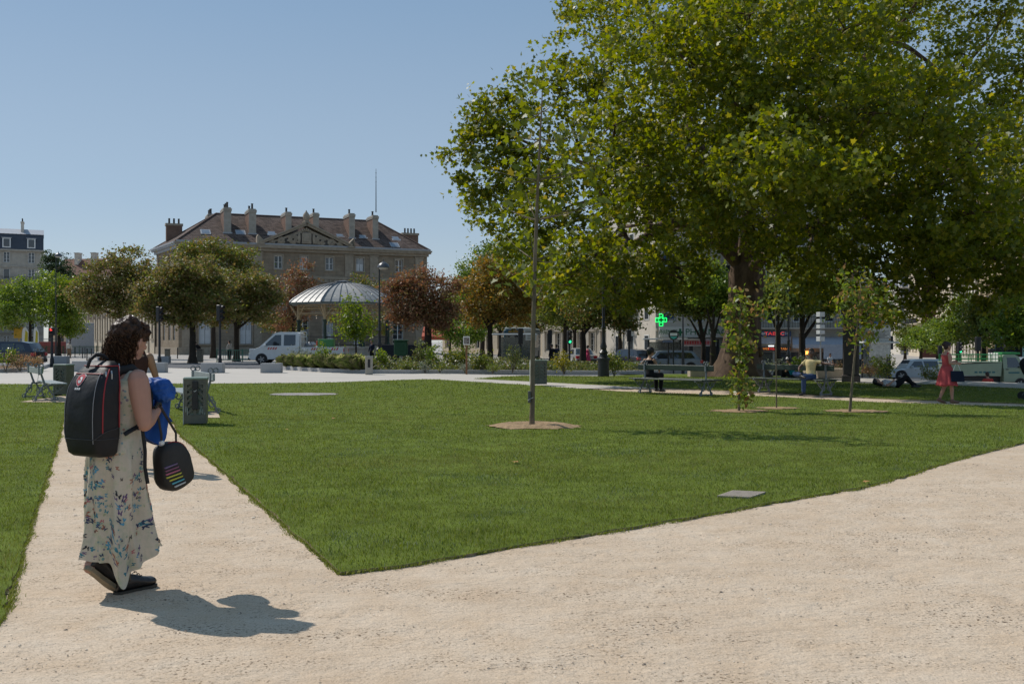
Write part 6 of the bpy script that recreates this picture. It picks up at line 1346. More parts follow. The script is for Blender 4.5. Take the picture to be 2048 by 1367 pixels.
def car(label, x, d, rz, pm, L=4.5, w=1.8, H=1.5, style='wagon', **k):
    f, r_ = L/2, -L/2; bl = H*.6
    lower = [(r_+.05, .25), (r_, .5), (r_+.05, bl-.05), (r_+.25, bl), (f-1.25, bl-.02), (f-.35, bl-.22), (f-.05, bl-.38), (f, .45), (f-.08, .22)]
    if style == 'wagon': up = [(r_+.15, bl-.02), (r_+.62, H-.06), (r_+1.2, H), (.35, H-.01), (.75, H-.07), (f-1.15, bl-.04)]; win = [[(-.02, bl+.05), (.05, H-.14), (.55, H-.16), (f-1.42, bl+.05)], [(-1.0, bl+.05), (-.98, H-.13), (-.05, H-.13), (-.12, bl+.05)], [(r_+.55, bl+.08), (r_+.8, H-.16), (-1.07, H-.13), (-1.1, bl+.05)]]; rear = ((r_+.2, bl+.04), (r_+.6, H-.12), .12)
    elif style == 'sedan': up = [(r_+.75, bl-.02), (r_+1.45, H-.03), (-.2, H), (.4, H-.03), (f-1.2, bl-.04)]; win = [[(0, bl+.05), (.05, H-.14), (.35, H-.15), (f-1.5, bl+.05)], [(r_+1.1, bl+.05), (r_+1.55, H-.14), (-.05, H-.13), (-.1, bl+.05)]]; rear = ((r_+.82, bl+.04), (r_+1.4, H-.08), .12)
    else: up = [(r_+.05, bl-.02), (r_+.4, H-.1), (r_+.9, H), (.2, H), (.6, H-.07), (f-1.1, bl-.04)]; win = [[(0, bl+.05), (.05, H-.14), (.45, H-.16), (f-1.38, bl+.05)], [(-.95, bl+.05), (-.9, H-.13), (-.05, H-.13), (-.1, bl+.05)], [(r_+.55, bl+.1), (r_+.75, H-.2), (-1.0, H-.14), (-1.05, bl+.07)]]; rear = ((r_+.1, bl+.05), (r_+.38, H-.16), .12)
    fr = ((f-1.22, bl+.01), (up[-2][0]+.03, up[-2][1]-.03), .1)
    wr = .33 if H < 1.6 else .37
    return vehicle('parked_car' if k.get('parked') else 'car', label, 'car', x, d, rz, w, lower, up, bl, .2, pm, win, [fr, rear], [(f-.85, wr), (r_+.85, wr)], [(r_-.01, r_+.22, bl-.28, bl-.06, .32)], [(f-.4, f-.03, bl-.42, bl-.26, .4)], group='cars on the road round the square')
car('dark blue car cut off by the left edge of the view', 12, 63, PI, paint('paint_navy', (.008, .012, .03)), L=4.4, w=1.85, H=1.58, style='suv')
car('silver blue estate car driving past behind the first bench', 1333, 69, PI, paint('paint_silver_blue', (.20, .24, .30)), L=4.75, H=1.5, style='wagon')
car('dark hatchback ahead of the silver blue estate car', 1258, 82, 2.2, paint('paint_dark_grey', (.03, .035, .045)), L=4.1, H=1.48, style='suv')
car('small silver saloon car between the trees left of the lamp post', 1161, 84, 1.75, paint('paint_champagne', (.36, .36, .34)), L=4.3, H=1.45, style='sedan')
car('pale silver car behind the shrubs left of the woman in red', 1836, 66, PI, paint('paint_pale_silver', (.42, .46, .49)), L=4.6, H=1.43, style='wagon')
car('silver hatchback with red tail lamp at the right edge, ahead of the tipper truck', 2052, 70, 1.0, paint('paint_silver', (.38, .42, .48)), L=4.0, H=1.5, style='suv')
car('dark car in the traffic above the tipper truck cab', 2010, 80, 1.2, paint('paint_black', (.015, .017, .022)), L=4.2, H=1.5, style='suv')
# --- white crew-cab works truck, nose to the left
stripe_r = mat('stripe_red', (.5, .05, .03), .5); orange_v = mat('hi_vis_orange', (.75, .14, .03), .8, var=.1)
wp = mat('van_white', (.62, .63, .62), .35, var=.06, scale=2, coat=.4)
def van_extra(root, h, ty):
    for s in (-1, 1):
        y0, y1 = sorted((s*(h+.002), s*(h+.009)))
        for x0, n, z in ((1.35, 4, 1.02), (-1.5, 3, .98), (-2.9, 3, .98)):
            for i in range(n): k = MB(); k.prism([(x0+i*.17, z), (x0+i*.17+.09, z), (x0+i*.17+.0, z+.17), (x0+i*.17-.09, z+.17)], y0, y1, 'y'); k.build('chevron_stripe', stripe_r, root)
    k = MB(); k.box(-3.3, -.35, -h, h, .72, .8, 0); 
    for y in (-h, h-.05): k.box(-3.3, -.36, y, y+.05, .801, 1.2, 0)
    k.box(-3.35, -3.301, -h, h, .76, 1.2, 0); k.build('flatbed', wp, root)
    r = MB()
    for y in (-h+.08, h-.08): r.tube([(-.36, y, .8), (-.36, y, 2.3)], .04, n=6)
    for z in (1.5, 1.9, 2.28): r.tube([(-.36, -h+.08, z), (-.36, h-.08, z)], .03, n=6)
    r.build('headboard_rack', wp, root)
    c = MB(); c.bbox(-1.25, -.5, -.6, .6, .801, 1.55, .2); c.build('toolbox', mat('toolbox_grey', (.16, .17, .19), .4, var=.1), root)
    gb = MB(); gb.bbox(-2.6, -1.5, .1, .8, .801, 1.75, .03); gb.build('green_box', mat('box_green', (.06, .22, .07), .5), root)
    q = MB(); rr = random.Random(3)
    for i in range(7): x = -1.8-rr.random()*1.3; q.tube([(x, -.5+rr.random()*.4, .82), (x+rr.uniform(-.4, .4), -.3+rr.random()*.5, 1.3+rr.random()*.25)], .03, n=5)
    q.bbox(-2.3, -1.9, -.7, -.3, .801, 1.2, .05); q.build('tools', mat('tool_grey', (.12, .12, .12), .5), root)
    u = MB(); u.box(-3.3, 1.2, -.45, .45, .35, .7); u.build('chassis', trimb, root)
    for z, m_ in ((.95, trimb),):
        b_ = MB(); b_.bbox(3.18, 3.3, -h*.8, h*.8, .78, .98, .03); b_.build('grille', m_, root)
    b_ = MB(); b_.box(1.6, 3.0, -h-.008, -h-.001, .42, .62); b_.build('side_skirt', trimb, root)
low_v = [(-.28, .38), (-.28, 1.25), (1.7, 1.25), (2.55, 1.2), (3.05, .98), (3.25, .8), (3.28, .42), (3.1, .3)]
up_v = [(-.28, 1.24), (-.28, 2.16), (.0, 2.24), (1.15, 2.24), (1.5, 2.15), (2.52, 1.2)]
van = vehicle('works_truck', 'white crew cab flatbed works truck with red chevrons driving left past the bandstand', 'truck', 597, 70, PI, 2.0, low_v, up_v, 1.25, .16, wp, [[(1.0, 1.3), (1.02, 2.05), (1.42, 2.03), (2.2, 1.3)], [(.0, 1.3), (.02, 2.05), (.82, 2.05), (.82, 1.3)]], [((2.5, 1.24), (1.53, 2.1), .1)], [(2.35, .35), (-2.2, .35)], [(-3.37, -3.3, .85, 1.1, .2)], [(2.9, 3.2, .85, 1.08, .35)], van_extra, low=True)
co_ = thing('traffic_cone', 'red and white traffic cone standing on the white truck bed', 'cone', van.matrix_basis @ Vector((-1.42, .55, .81))); k = MB(); k.lathe([(.2, 0), (.2, .04), (.15, .05), (.11, .3)], 14, m=0); k.lathe([(.11, .3), (.085, .48)], 14, m=1, caps=False); k.lathe([(.085, .48), (.04, .8), (.02, .82)], 14, m=0); k.build('cone_body', [mat('cone_red', (.65, .06, .04), .5), white_p], co_)
# --- pale green city tipper truck, nose to the right
pg = mat('truck_pale_green', (.25, .31, .225), .45, var=.08, scale=2); dg = mat('truck_green', (.03, .22, .06), .5, var=.1)
def tip_extra(root, h, ty):
    t = MB(); t.prism([(-2.05, .75), (.55, .68), (.6, 1.42), (-2.2, 1.32)], -h, h, 'y'); t.build('tipper_body', pg, root)
    e = MB(); e.box(-2.22, .62, -h-.012, h+.012, 1.425, 1.475); e.build('tipper_rim', pg, root)
    c = MB()
    for s in (-1, 1):
        for z in (1.62, 1.86): c.tube([(-2.15, s*(h-.04), z), (.58, s*(h-.04), z)], .022, n=5)
        for i in range(6): c.tube([(-2.15+i*.546, s*(h-.04), 1.47), (-2.15+i*.546, s*(h-.04), 1.87)], .022, n=5)
        for i in range(26): c.tube([(-2.1+i*.105, s*(h-.04), 1.47), (-2.1+i*.105, s*(h-.04), 1.86)], .006, n=3)
    c.tube([(.58, -h+.04, 1.86), (.58, h-.04, 1.86)], .022, n=5); c.build('cage', dg, root)
    for i in range(4): k = MB(); k.bbox(.46, .5, -.6+i*.3, -.4+i*.3, 1.48, 1.95, .01); k.build('tool_handle', white_p, root)
    r = MB(); r.bbox(.75, 1.75, -.5, .5, 1.86, 1.98, .02); r.build('roof_rack', dg, root)
    u = MB(); u.box(-1.95, 1.8, -.4, .4, .3, .66); u.build('chassis', trimb, root)
    for s in (-1, 1):
        y0, y1 = sorted((s*(h+.002), s*(h+.01)))
        m_ = mat('sticker_teal', (.02, .12, .14), .5)
        for i in range(5): k = MB(); k.box(-.9+i*.24, -.74+i*.24, y0, y1, .86, .95); k.build('marking', m_, root)
        k = MB(); k.box(.95, 1.55, y0, y1, .84, .92); k.build('marking', m_, root)
        a, b_ = sorted((s*(h+.004), s*(h+.012))); k = MB(); k.box(.8, .95, a, b_, 1.03, 1.08); k.build('door_handle', trimb, root)
low_t = [(.68, .36), (.68, 1.12), (1.75, 1.12), (2.0, 1.0), (2.1, .6), (2.05, .34)]
up_t = [(.68, 1.11), (.7, 1.8), (.8, 1.85), (1.4, 1.85), (1.55, 1.78), (1.98, 1.08)]
tip = vehicle('tipper_truck', 'small pale green city tipper truck with a caged bed behind the woman in red', 'truck', 1968, 55, 0, 1.6, low_t, up_t, 1.12, .12, pg, [[(.92, 1.16), (.92, 1.7), (1.4, 1.7), (1.72, 1.16)]], [((1.97, 1.12), (1.57, 1.73), .1)], [(1.6, .27), (-1.35, .27)], [], [(1.92, 2.08, .7, .88, .3)], tip_extra, low=False)
# --- buses
def bus(label, x, d, rz, body, L=10):
    root = thing('bus', label, 'bus', GD(x, d), rz); b = MB(); b.bbox(-L/2, L/2, -1.25, 1.25, .3, 2.95, .12, 0); b.build('body', body, root)
    for s in (-1, 1):
        for i in range(6):
            k = MB(); y0, y1 = sorted((s*1.251, s*1.262)); k.box(-L/2+.4+i*(L-.8)/6, -L/2+.4+(i+.94)*(L-.8)/6, y0, y1, 1.25, 2.5); k.build('side_window', carglass, root)
        for wx in (-L/2+2.2, L/2-2.4): k = MB(); y0, y1 = sorted((s*1.0, s*1.27)); k.prism([(wx+.48*math.cos(2*PI*i/20), .48+.48*math.sin(2*PI*i/20)) for i in range(20)], y0, y1, 'y'); k.build('wheel', tyre, root)
    for s in (-1, 1): k = MB(); x0, x1 = sorted((s*(L/2+.001), s*(L/2+.012))); k.box(x0, x1, -1.1, 1.1, 1.1, 2.55); k.build('windscreen', carglass, root)
    k = MB(); k.bbox(-L/2+.1, L/2-.1, -1.15, 1.15, 2.952, 3.1, .04); k.build('roof', mat('bus_roof', (.5, .56, .54), .5), root)
    k = MB(); k.box(L/2+.013, L/2+.02, -.8, .8, 2.62, 2.85); k.build('destination_board', mat('bus_board', (.2, .12, .03), .4), root)
bus('dark teal bus between the trees left of the thin young plane trunk', 1046, 96, -PI/2-.12, mat('bus_teal', (.02, .06, .085), .35, var=.1))
bus('pale green topped bus at the right edge of the view', 2085, 86, -2.6, mat('bus_mint', (.28, .48, .42), .35, var=.1))
# ================================================================ PEOPLE
skin = mat('skin', (.42, .235, .165), .55, var=.08, scale=12, spec=.35)
skin_d = mat('skin_dark', (.10, .055, .038), .5, var=.1, scale=12, spec=.4)
skin_t = mat('skin_tan', (.30, .165, .09), .5, var=.08, scale=12, spec=.35)
hair_b = mat('hair_black', (.012, .010, .009), .5, var=.3, scale=40)
hair_br = mat('hair_brown', (.045, .026, .018), .5, var=.35, scale=40)
hair_gr = mat('hair_grey', (.35, .34, .33), .6, var=.2, scale=30)
def cloth(n, c, v=.12): return mat(n, c, .85, var=v, scale=14, bump=.35, bscale=22, spec=.15)
black_c = cloth('cloth_black', (.014, .014, .016)); jeans = cloth('cloth_jeans', (.035, .06, .13), .25)
shoe_b = mat('shoe_black', (.018, .017, .017), .5, var=.2)
def torso_rings(T, rows, inf=0.0):
    return [[tuple(T @ Vector((xo+(rx+inf)*math.cos(2*PI*k/18), (ry+inf)*math.sin(2*PI*k/18), z))) for k in range(18)] for z, ry, rx, xo in rows]
TORSO = [(-.12, .09, .08, -.01), (-.09, .145, .105, -.015), (-.02, .168, .118, -.015), (.06, .155, .108, -.005), (.15, .13, .095, .0), (.22, .132, .096, .005), (.31, .152, .11, .008), (.38, .165, .112, .0), (.43, .155, .095, -.01), (.465, .10, .07, -.012), (.50, .056, .055, -.005), (.53, .05, .05, 0)]
def hand(b, wrist, d, palm_n, size=1.0, curl=.5, side=1):
    d = Vector(d).normalized(); n = Vector(palm_n); n = (n-d*n.dot(d)).normalized(); s = d.cross(n)*side
    w = Vector(wrist); k = size
    b.tube([w-d*.01, w+d*.03*k, w+d*.075*k], [.026*k, .034*k, .034*k], n=10, flat=.6, round_=True)
    for i, (o, L, r) in enumerate(((.030, .070, .0085), (.011, .078, .009), (-.009, .073, .0085), (-.027, .058, .0075))):
        p = w+d*.078*k+s*o*k; d2 = (d*math.cos(curl)+n*math.sin(curl)); d3 = (d*math.cos(curl*2.1)+n*math.sin(curl*2.1))
        b.tube([p-d*.02*k, p, p+d2*L*.45*k, p+d2*L*.45*k+d3*L*.5*k], [r*k, r*k, r*.92*k, r*.75*k], n=7, round_=True)
    p = w+d*.022*k+s*.03*k; t1 = (d*.6+s*.75+n*.25).normalized(); t2 = (d*.85+s*.3+n*.4).normalized()
    b.tube([p-s*.015*k, p, p+t1*.035*k, p+t1*.035*k+t2*.03*k], [.013*k, .0125*k, .0105*k, .008*k], n=7, round_=True)
def head_shape(b, Hm):
    def e(c, r, n=14, k=10): b.ell((0, 0, 0), r, n, k, R=None) if False else b.add(*_ell(Hm, c, r, n, k))
    e((0, 0, .02), (.097, .076, .105)); e((.018, 0, -.04), (.075, .062, .07)); e((.055, 0, -.075), (.036, .036, .03)); e((.094, 0, -.018), (.018, .013, .022), 8, 6); e((.086, 0, .004), (.012, .01, .03), 8, 6)
    e((.082, 0, -.055), (.014, .024, .010), 8, 6); e((.07, .035, -.02), (.025, .022, .02), 8, 6); e((.07, -.035, -.02), (.025, .022, .02), 8, 6); e((.082, 0, .035), (.016, .05, .012), 8, 6)
    for s in (-1, 1): e((-.005, s*.077, -.01), (.02, .012, .033), 8, 6)
def _ell(M, c, r, n, k):
    m = MB(); m.ell(c, r, n, k); return [tuple(M @ Vector(p)) for p in m.v], m.f
def person(label, loc, rz=0.0, sc=1.0, hip=(0, 0, .9), lean=0.0, roll=0.0, twist=0.0, headrot=(0, 0, 0), arms=None, legs=None, sk=skin, top=black_c, sleeve='short', bottom='trousers', bot=jeans, skirt=(.5, .3), hair=hair_b, hairstyle='short', shoes=shoe_b, vox=.012, group=None, lower=True, name='person'):
    root = thing(name, label, 'person', loc, rz, group); root.scale = (sc, sc, sc); hip = Vector(hip)
    T = Matrix.Translation(hip) @ Euler((roll, lean, twist)).to_matrix().to_4x4()
    Hm = T @ Matrix.Translation((.03, 0, .655)) @ Euler(headrot).to_matrix().to_4x4() @ Matrix.Translation((0, 0, 0))
    arms = arms or {}; legs = legs or {}
    sh = {s: T @ Vector((-.01, (.175 if s == 'L' else -.175), .425)) for s in 'LR'}; hj = {s: T @ Vector((0, (.088 if s == 'L' else -.088), -.05)) for s in 'LR'}
    A = {}; 
    for s in 'LR':
        y = 1 if s == 'L' else -1
        A[s] = [Vector(p) for p in arms.get(s, [hip+Vector((.02, y*.24, .17)), hip+Vector((.1, y*.24, -.06))])]
    Lg = {}
    for s in 'LR':
        y = .09 if s == 'L' else -.09
        Lg[s] = [Vector(p) for p in legs.get(s, [(.02, y, .48), (-.01, y, .085), (.99, 0, 0)])]
    b = MB(); b.loft(torso_rings(T, TORSO)); b.tube([T @ Vector((-.005, 0, .47)), T @ Vector((.012, 0, .56)), Hm @ Vector((0, 0, -.03))], [.056, .05, .052], n=12)
    head_shape(b, Hm)
    for s in 'LR':
        el, ha = A[s]; b.tube([sh[s], sh[s].lerp(el, .3), sh[s].lerp(el, .7), el], [.05, .047, .041, .036], n=10, round_=True)
        fd = (ha-el); wr = el+fd*.86; b.tube([el, el+fd*.3, wr], [.036, .038, .025], n=10, round_=True); hand(b, wr, fd, (0, (-1 if s == 'L' else 1), -.2), 1.0, .45, 1 if s == 'L' else -1)
        if lower:
            kn, an, fdir = Lg[s]; b.tube([hj[s], hj[s].lerp(kn, .35), hj[s].lerp(kn, .75), kn], [.088, .082, .066, .056], n=12, round_=True)
            cv_ = kn.lerp(an, .35); b.tube([kn, cv_, kn.lerp(an, .7), an], [.055, .054, .042, .036], n=12, round_=True)
            fdir = fdir.normalized(); b.tube([an-Vector((0, 0, .03)), an+fdir*.08-Vector((0, 0, .05)), an+fdir*.17-Vector((0, 0, .06))], [.038, .036, .024], n=9, round_=True)
    fused('body', b, vox, sk, root)
    # top
    if top:
        rows = TORSO[1:9 if sleeve == 'none' else 10] if bottom != 'dress' else TORSO[2:9]
        c = MB(); c.loft(torso_rings(T, rows, .013))
        for s in 'LR':
            el, ha = A[s]
            if sleeve == 'none': c.tube([T @ Vector((-.02, (.1 if s == 'L' else -.1), .40)), T @ Vector((-.012, (.1 if s == 'L' else -.1), .475))], [.05, .035], n=8, round_=True)
            else:
                e_ = sh[s].lerp(el, .6) if sleeve == 'short' else el; c.tube([sh[s].lerp(T @ Vector((0, 0, .42)), .35), sh[s], sh[s].lerp(el, .35), e_], [.06, .064, .060, .056], n=12)
                if sleeve == 'long': c.tube([el, el.lerp(ha, .5), el.lerp(ha, .84)], [.054, .048, .04], n=12, round_=True)
        fused('shirt' if bottom != 'dress' else 'dress_bodice', c, vox, top, root)
    if lower and bottom == 'trousers':
        c = MB(); c.loft(torso_rings(T, TORSO[0:4], .014))
        for s in 'LR': kn, an, fd = Lg[s]; c.tube([hj[s], hj[s].lerp(kn, .4), kn], [.102, .094, .074], n=14, round_=True); c.tube([kn, kn.lerp(an, .4), kn.lerp(an, .93)], [.074, .07, .058], n=14, round_=True)
        fused('trousers', c, vox, bot, root)
    if lower and bottom in ('dress', 'skirt'):
        ln, fl = skirt; rings = []; N = 48
        for i in range(11):
            t = i/10; z = hip.z+.14-t*ln; rr_ = .135+(fl-.135)*(t**.75); rings.append([(hip.x+(rr_*(.86)+.02*t*math.sin(7*a+1)+.012*t*math.sin(13*a))*math.cos(a)+.0*t, hip.y+(rr_+.02*t*math.sin(7*a+1)+.012*t*math.sin(13*a))*math.sin(a), z+(.015*math.sin(3*a) if i == 10 else 0)) for a in [2*PI*k/N for k in range(N)]])
        c = MB(); c.loft(rings, caps=False); o = c.build('dress_skirt', bot, root, smooth=1.5); o.modifiers.new('s', 'SOLIDIFY').thickness = .006
    if lower and shoes:
        for s in 'LR':
            kn, an, fd = Lg[s]; fd = fd.normalized(); c = MB(); up = Vector((0, 0, 1)) if abs(fd.z) < .8 else (an-kn).normalized()*-1
            c.tube([an-up*.035-fd*.035, an-up*.045+fd*.06, an-up*.058+fd*.15, an-up*.062+fd*.19], [.046, .045, .036, .026], n=10, round_=True); c.tube([an+up*.01, an-up*.04], [.046, .048], n=10, round_=True); fused('shoe', c, .010, shoes, root)
    # hair
    hb = MB()
    if hairstyle == 'cap': hb.add(*_ell(Hm, (-.002, 0, .04), (.105, .086, .09), 14, 10)); hb.add(*_ell(Hm, (.1, 0, .03), (.06, .06, .012), 10, 6))
    else:
        hb.add(*_ell(Hm, (-.018, 0, .042), (.098, .085, .096), 14, 10)); hb.add(*_ell(Hm, (-.045, 0, -.005), (.066, .08, .085), 12, 8)); hb.add(*_ell(Hm, (.035, 0, .092), (.055, .068, .036), 12, 8))
        if hairstyle == 'bun': hb.add(*_ell(Hm, (-.11, 0, .05), (.055, .055, .05), 10, 8)); hb.add(*_ell(Hm, (-.07, 0, .1), (.05, .06, .045), 10, 8))
        if hairstyle == 'long': hb.add(*_ell(Hm, (-.06, 0, -.1), (.055, .085, .14), 12, 8))
        if hairstyle == 'afro': hb.add(*_ell(Hm, (-.02, 0, .06), (.125, .115, .115), 14, 10))
    me = solid(hb, .010, 1)
    for v in me.vertices:
        nz = math.sin(v.co.x*170+v.co.z*90)*math.sin(v.co.y*150+v.co.z*130); v.co += v.normal*nz*.005
    me.materials.clear(); me.materials.append(hair); me.name = 'hair'; link('hair', me, root)
    if vox < .02:
        for s in (-1, 1):
            e = MB(); e.add(*_ell(Hm, (.0865, s*.032, .012), (.008, .013, .008), 8, 6)); e.build('eye', mat('eye_white', (.5, .47, .44), .3), root, smooth=True)
            e = MB(); e.add(*_ell(Hm, (.0935, s*.032, .012), (.003, .006, .006), 8, 6)); e.build('iris', hair_b, root, smooth=True)
        e = MB(); e.add(*_ell(Hm, (.0955, 0, -.055), (.004, .021, .006), 8, 6)); e.build('lips', mat('lips', (.30, .11, .09), .5), root, smooth=True)
    return root
def walk(st=.2, y=.085): return {'R': [(st*.55, -y, .50), (st*.9, -y, .09), (1, 0, 0)], 'L': [(-st*.1, y, .48), (-st*1.1, y, .14), (1, 0, -.35)]}
# far left walker
person('person in a pale jacket and brown trousers walking away across the far pavement', GD(138, 95), PI/2, top=cloth('cloth_beige', (.50, .46, .40)), sleeve='long', bot=cloth('cloth_brown', (.20, .13, .08)), hair=hair_gr, legs=walk(.12), vox=.02)
person('person in a black and white patterned top standing under the chestnuts', GD(459, 84), 2.6, top=mat('cloth_patterned', (.04, .04, .045), .85, var=.2, scale=30, col2=(.5, .5, .48)), sleeve='long', bot=black_c, vox=.02)
person('person in a dark jacket crouched over by the browning chestnut trunk', GD(398, 82), 2.9, top=black_c, sleeve='long', bot=black_c, lean=.5, vox=.02)
# companion hidden behind the woman
person('person with bare tanned arm and dark top walking just ahead of the curly haired woman', (W(267, 12.1), 12.1, -.01), 2.0, sc=1.04, sk=skin_t, top=cloth('cloth_umber', (.05, .025, .02)), sleeve='none', bot=cloth('cloth_charcoal', (.05, .05, .055)), hair=hair_br, legs=walk(.14), arms={'R': [(.0, -.25, 1.08), (.12, -.22, .88)], 'L': [(-.03, .25, 1.08), (-.06, .25, .85)]})
# man in black on the far seat of the first bench
def on_bench(a, b_, t, side):
    a, b_ = Vector(a), Vector(b_); d_ = (b_-a).normalized(); n = Vector((-d_.y, d_.x)); p = a.lerp(b_, t)+n*.27*side; return (p.x, p.y, .02), math.atan2(n.y*side, n.x*side)
bA, bB = G(1290, 787.5), G(1412, 793.5)
lc, rz = on_bench(bA, bB, -.02, 1)
person('person in black sitting with back turned at the left end of the first bench', lc, rz, hip=(-.02, 0, .56), lean=.06, sk=skin_t, top=black_c, sleeve='none', bot=black_c, hair=hair_b, hairstyle='afro', headrot=(0, .1, -.3),
       legs={'R': [(.42, -.12, .53), (.40, -.1, .1), (1, -.1, 0)], 'L': [(.44, .12, .53), (.46, .12, .1), (1, .1, 0)]}, arms={'L': [(.0, .36, .80), (.12, .2, .66)], 'R': [(.08, -.25, .75), (.32, -.12, .66)]})
cA, cB = G(1528, 786.5), G(1652, 792.5)
lc, rz = on_bench(cA, cB, .83, -1)
person('person in yellow T-shirt and jeans sitting cross legged on the second bench', lc, rz, hip=(-.04, 0, .56), lean=-.12, sk=skin_d, top=cloth('cloth_yellow', (.55, .44, .22)), bot=jeans, hair=hair_b, headrot=(0, .15, .5),
       legs={'L': [(.42, .1, .54), (.40, .08, .1), (1, 0, 0)], 'R': [(.38, -.22, .62), (.50, .06, .60), (.3, 1, -.1)]}, arms={'L': [(-.12, .42, .92), (-.1, .68, .9)], 'R': [(.08, -.28, .80), (.28, -.16, .70)]})
person('person in a teal shirt sitting on the grass behind the second bench', (W(1586, 41), 41, .02), 2.2, hip=(0, 0, .12), lean=.28, top=cloth('cloth_teal', (.01, .15, .20)), bot=black_c, hair=hair_b, headrot=(0, .3, 0), sk=skin_t,
       legs={'R': [(.36, -.15, .38), (.5, -.05, .08), (1, 0, 0)], 'L': [(.36, .15, .36), (.5, .05, .08), (1, 0, 0)]}, arms={'L': [(.15, .26, .32), (.34, .12, .34)], 'R': [(.12, -.27, .3), (.34, -.1, .36)]})
# reclining figure: built lying along +x (feet right)
person('person lying on the shaded lawn with dark knees raised and a pale printed top', (W(1785, 33.5), 33.5, .02), .08, hip=(.1, 0, .12), lean=-1.5, top=mat('cloth_print', (.30, .30, .33), .85, var=.3, scale=30, col2=(.62, .62, .64)), bot=black_c, hair=hair_b, hairstyle='long', headrot=(0, .25, 0),
       legs={'R': [(.44, -.1, .36), (.68, -.1, .07), (1, 0, 0)], 'L': [(.46, .1, .30), (.88, .12, .07), (1, 0, .2)]}, arms={'L': [(-.3, .32, .1), (-.05, .25, .14)], 'R': [(-.32, -.34, .08), (-.06, -.2, .24)]})
redd = cloth('cloth_coral', (.40, .07, .075)); 
wr = person('person in a coral red sleeveless dress walking right along the path', (*G(1893, 806), .0), .12, sc=.92, top=redd, sleeve='none', bottom='dress', bot=redd, skirt=(.56, .30), hair=mat('hair_auburn', (.03, .012, .012), .5, var=.3), hairstyle='bun', legs={'R': [(.10, -.08, .5), (.12, -.08, .085), (1, 0, 0)], 'L': [(.0, .08, .48), (-.16, .08, .11), (1, 0, -.25)]}, arms={'R': [(-.04, -.25, 1.10), (.22, -.24, 1.10)], 'L': [(.06, .24, 1.1), (.32, .16, 1.14)]}, shoes=mat('sandal', (.16, .09, .06), .6), headrot=(0, .12, 0))
q = thing('handbag', 'dark navy handbag hanging from the forearm of the woman in the coral dress', 'handbag', wr.location+Vector((.17, -.2, .55)), .1); b = MB(); b.loft([[(x*k, y*k2, z) for x, y in ((-.17, -.06), (.17, -.06), (.17, .06), (-.17, .06))] for z, k, k2 in ((0, 1, 1), (.02, 1.04, 1.1), (.2, .92, .9), (.27, .85, .6))]); b.build('bag_body', cloth('bag_navy', (.012, .018, .035)), q); b = MB(); b.tube([(-.1, 0, .27), (-.02, 0, .46), (.02, 0, .46), (.1, 0, .27)], .008, n=6); b.build('strap', white_p, q)
person('person in a red shirt sitting on the ground in front of the tipper truck', GD(1977, 46), PI/2, hip=(0, 0, .12), lean=.15, top=cloth('cloth_red', (.48, .06, .05)), bot=jeans, hair=hair_br, vox=.016, legs={'R': [(.36, -.15, .38), (.5, -.05, .08), (1, 0, 0)], 'L': [(.36, .15, .36), (.5, .05, .08), (1, 0, 0)]}, arms={'L': [(.12, .28, .3), (.34, .12, .34)], 'R': [(.12, -.28, .3), (.34, -.1, .36)]})
person('driver in orange high visibility clothing at the white truck window', van.matrix_basis @ Vector((1.45, .42, .35)), PI, hip=(0, 0, .62), top=orange_v, sleeve='long', hair=hair_br, lower=False, bottom='none', vox=.018, arms={'L': [(.12, .28, .85), (.4, .2, 1.0)], 'R': [(.12, -.28, .85), (.4, -.2, 1.0)]})
person('driver behind the window of the pale green tipper truck', tip.matrix_basis @ Vector((1.1, -.3, .25)), 0, hip=(0, 0, .5), top=cloth('cloth_white', (.5, .5, .5)), sleeve='short', hair=hair_b, sk=skin_t, lower=False, bottom='none', vox=.018, arms={'L': [(.12, .28, .75), (.4, .2, .9)], 'R': [(.12, -.28, .75), (.4, -.2, .9)]})
pinkc = cloth('cloth_pink', (.6, .08, .16)); person('person in a bright pink dress beside the small silver saloon car', GD(1175, 80), .6, top=pinkc, sleeve='none', bottom='dress', bot=pinkc, skirt=(.6, .26), hair=hair_b, vox=.02)
person('person with auburn hair in a dark top behind the silver blue estate car bonnet', GD(1299, 78), 1.2, top=black_c, sleeve='long', bot=jeans, hair=mat('hair_ginger', (.16, .06, .03), .5, var=.3), hairstyle='long', vox=.02)
person('person in dark clothes waiting beyond the bed left of the golden shrub', GD(1104, 72), 2.4, top=black_c, sleeve='long', bot=black_c, vox=.02)
person('second person in navy clothes beside the golden shrub', GD(1113, 72.5), 2.0, top=cloth('cloth_navy', (.02, .025, .05)), sleeve='long', bot=jeans, hair=hair_br, vox=.02)
person('person in a white shirt outside the cafe under the grey awning', GD(1660, 76), -1.2, top=cloth('cloth_white', (.5, .5, .5)), bot=jeans, vox=.02)
person('person in dark blue standing at the bandstand foot by the lamp post', GD(744, 72), -2.2, top=cloth('cloth_navy', (.02, .025, .05)), sleeve='long', bot=black_c, vox=.02)
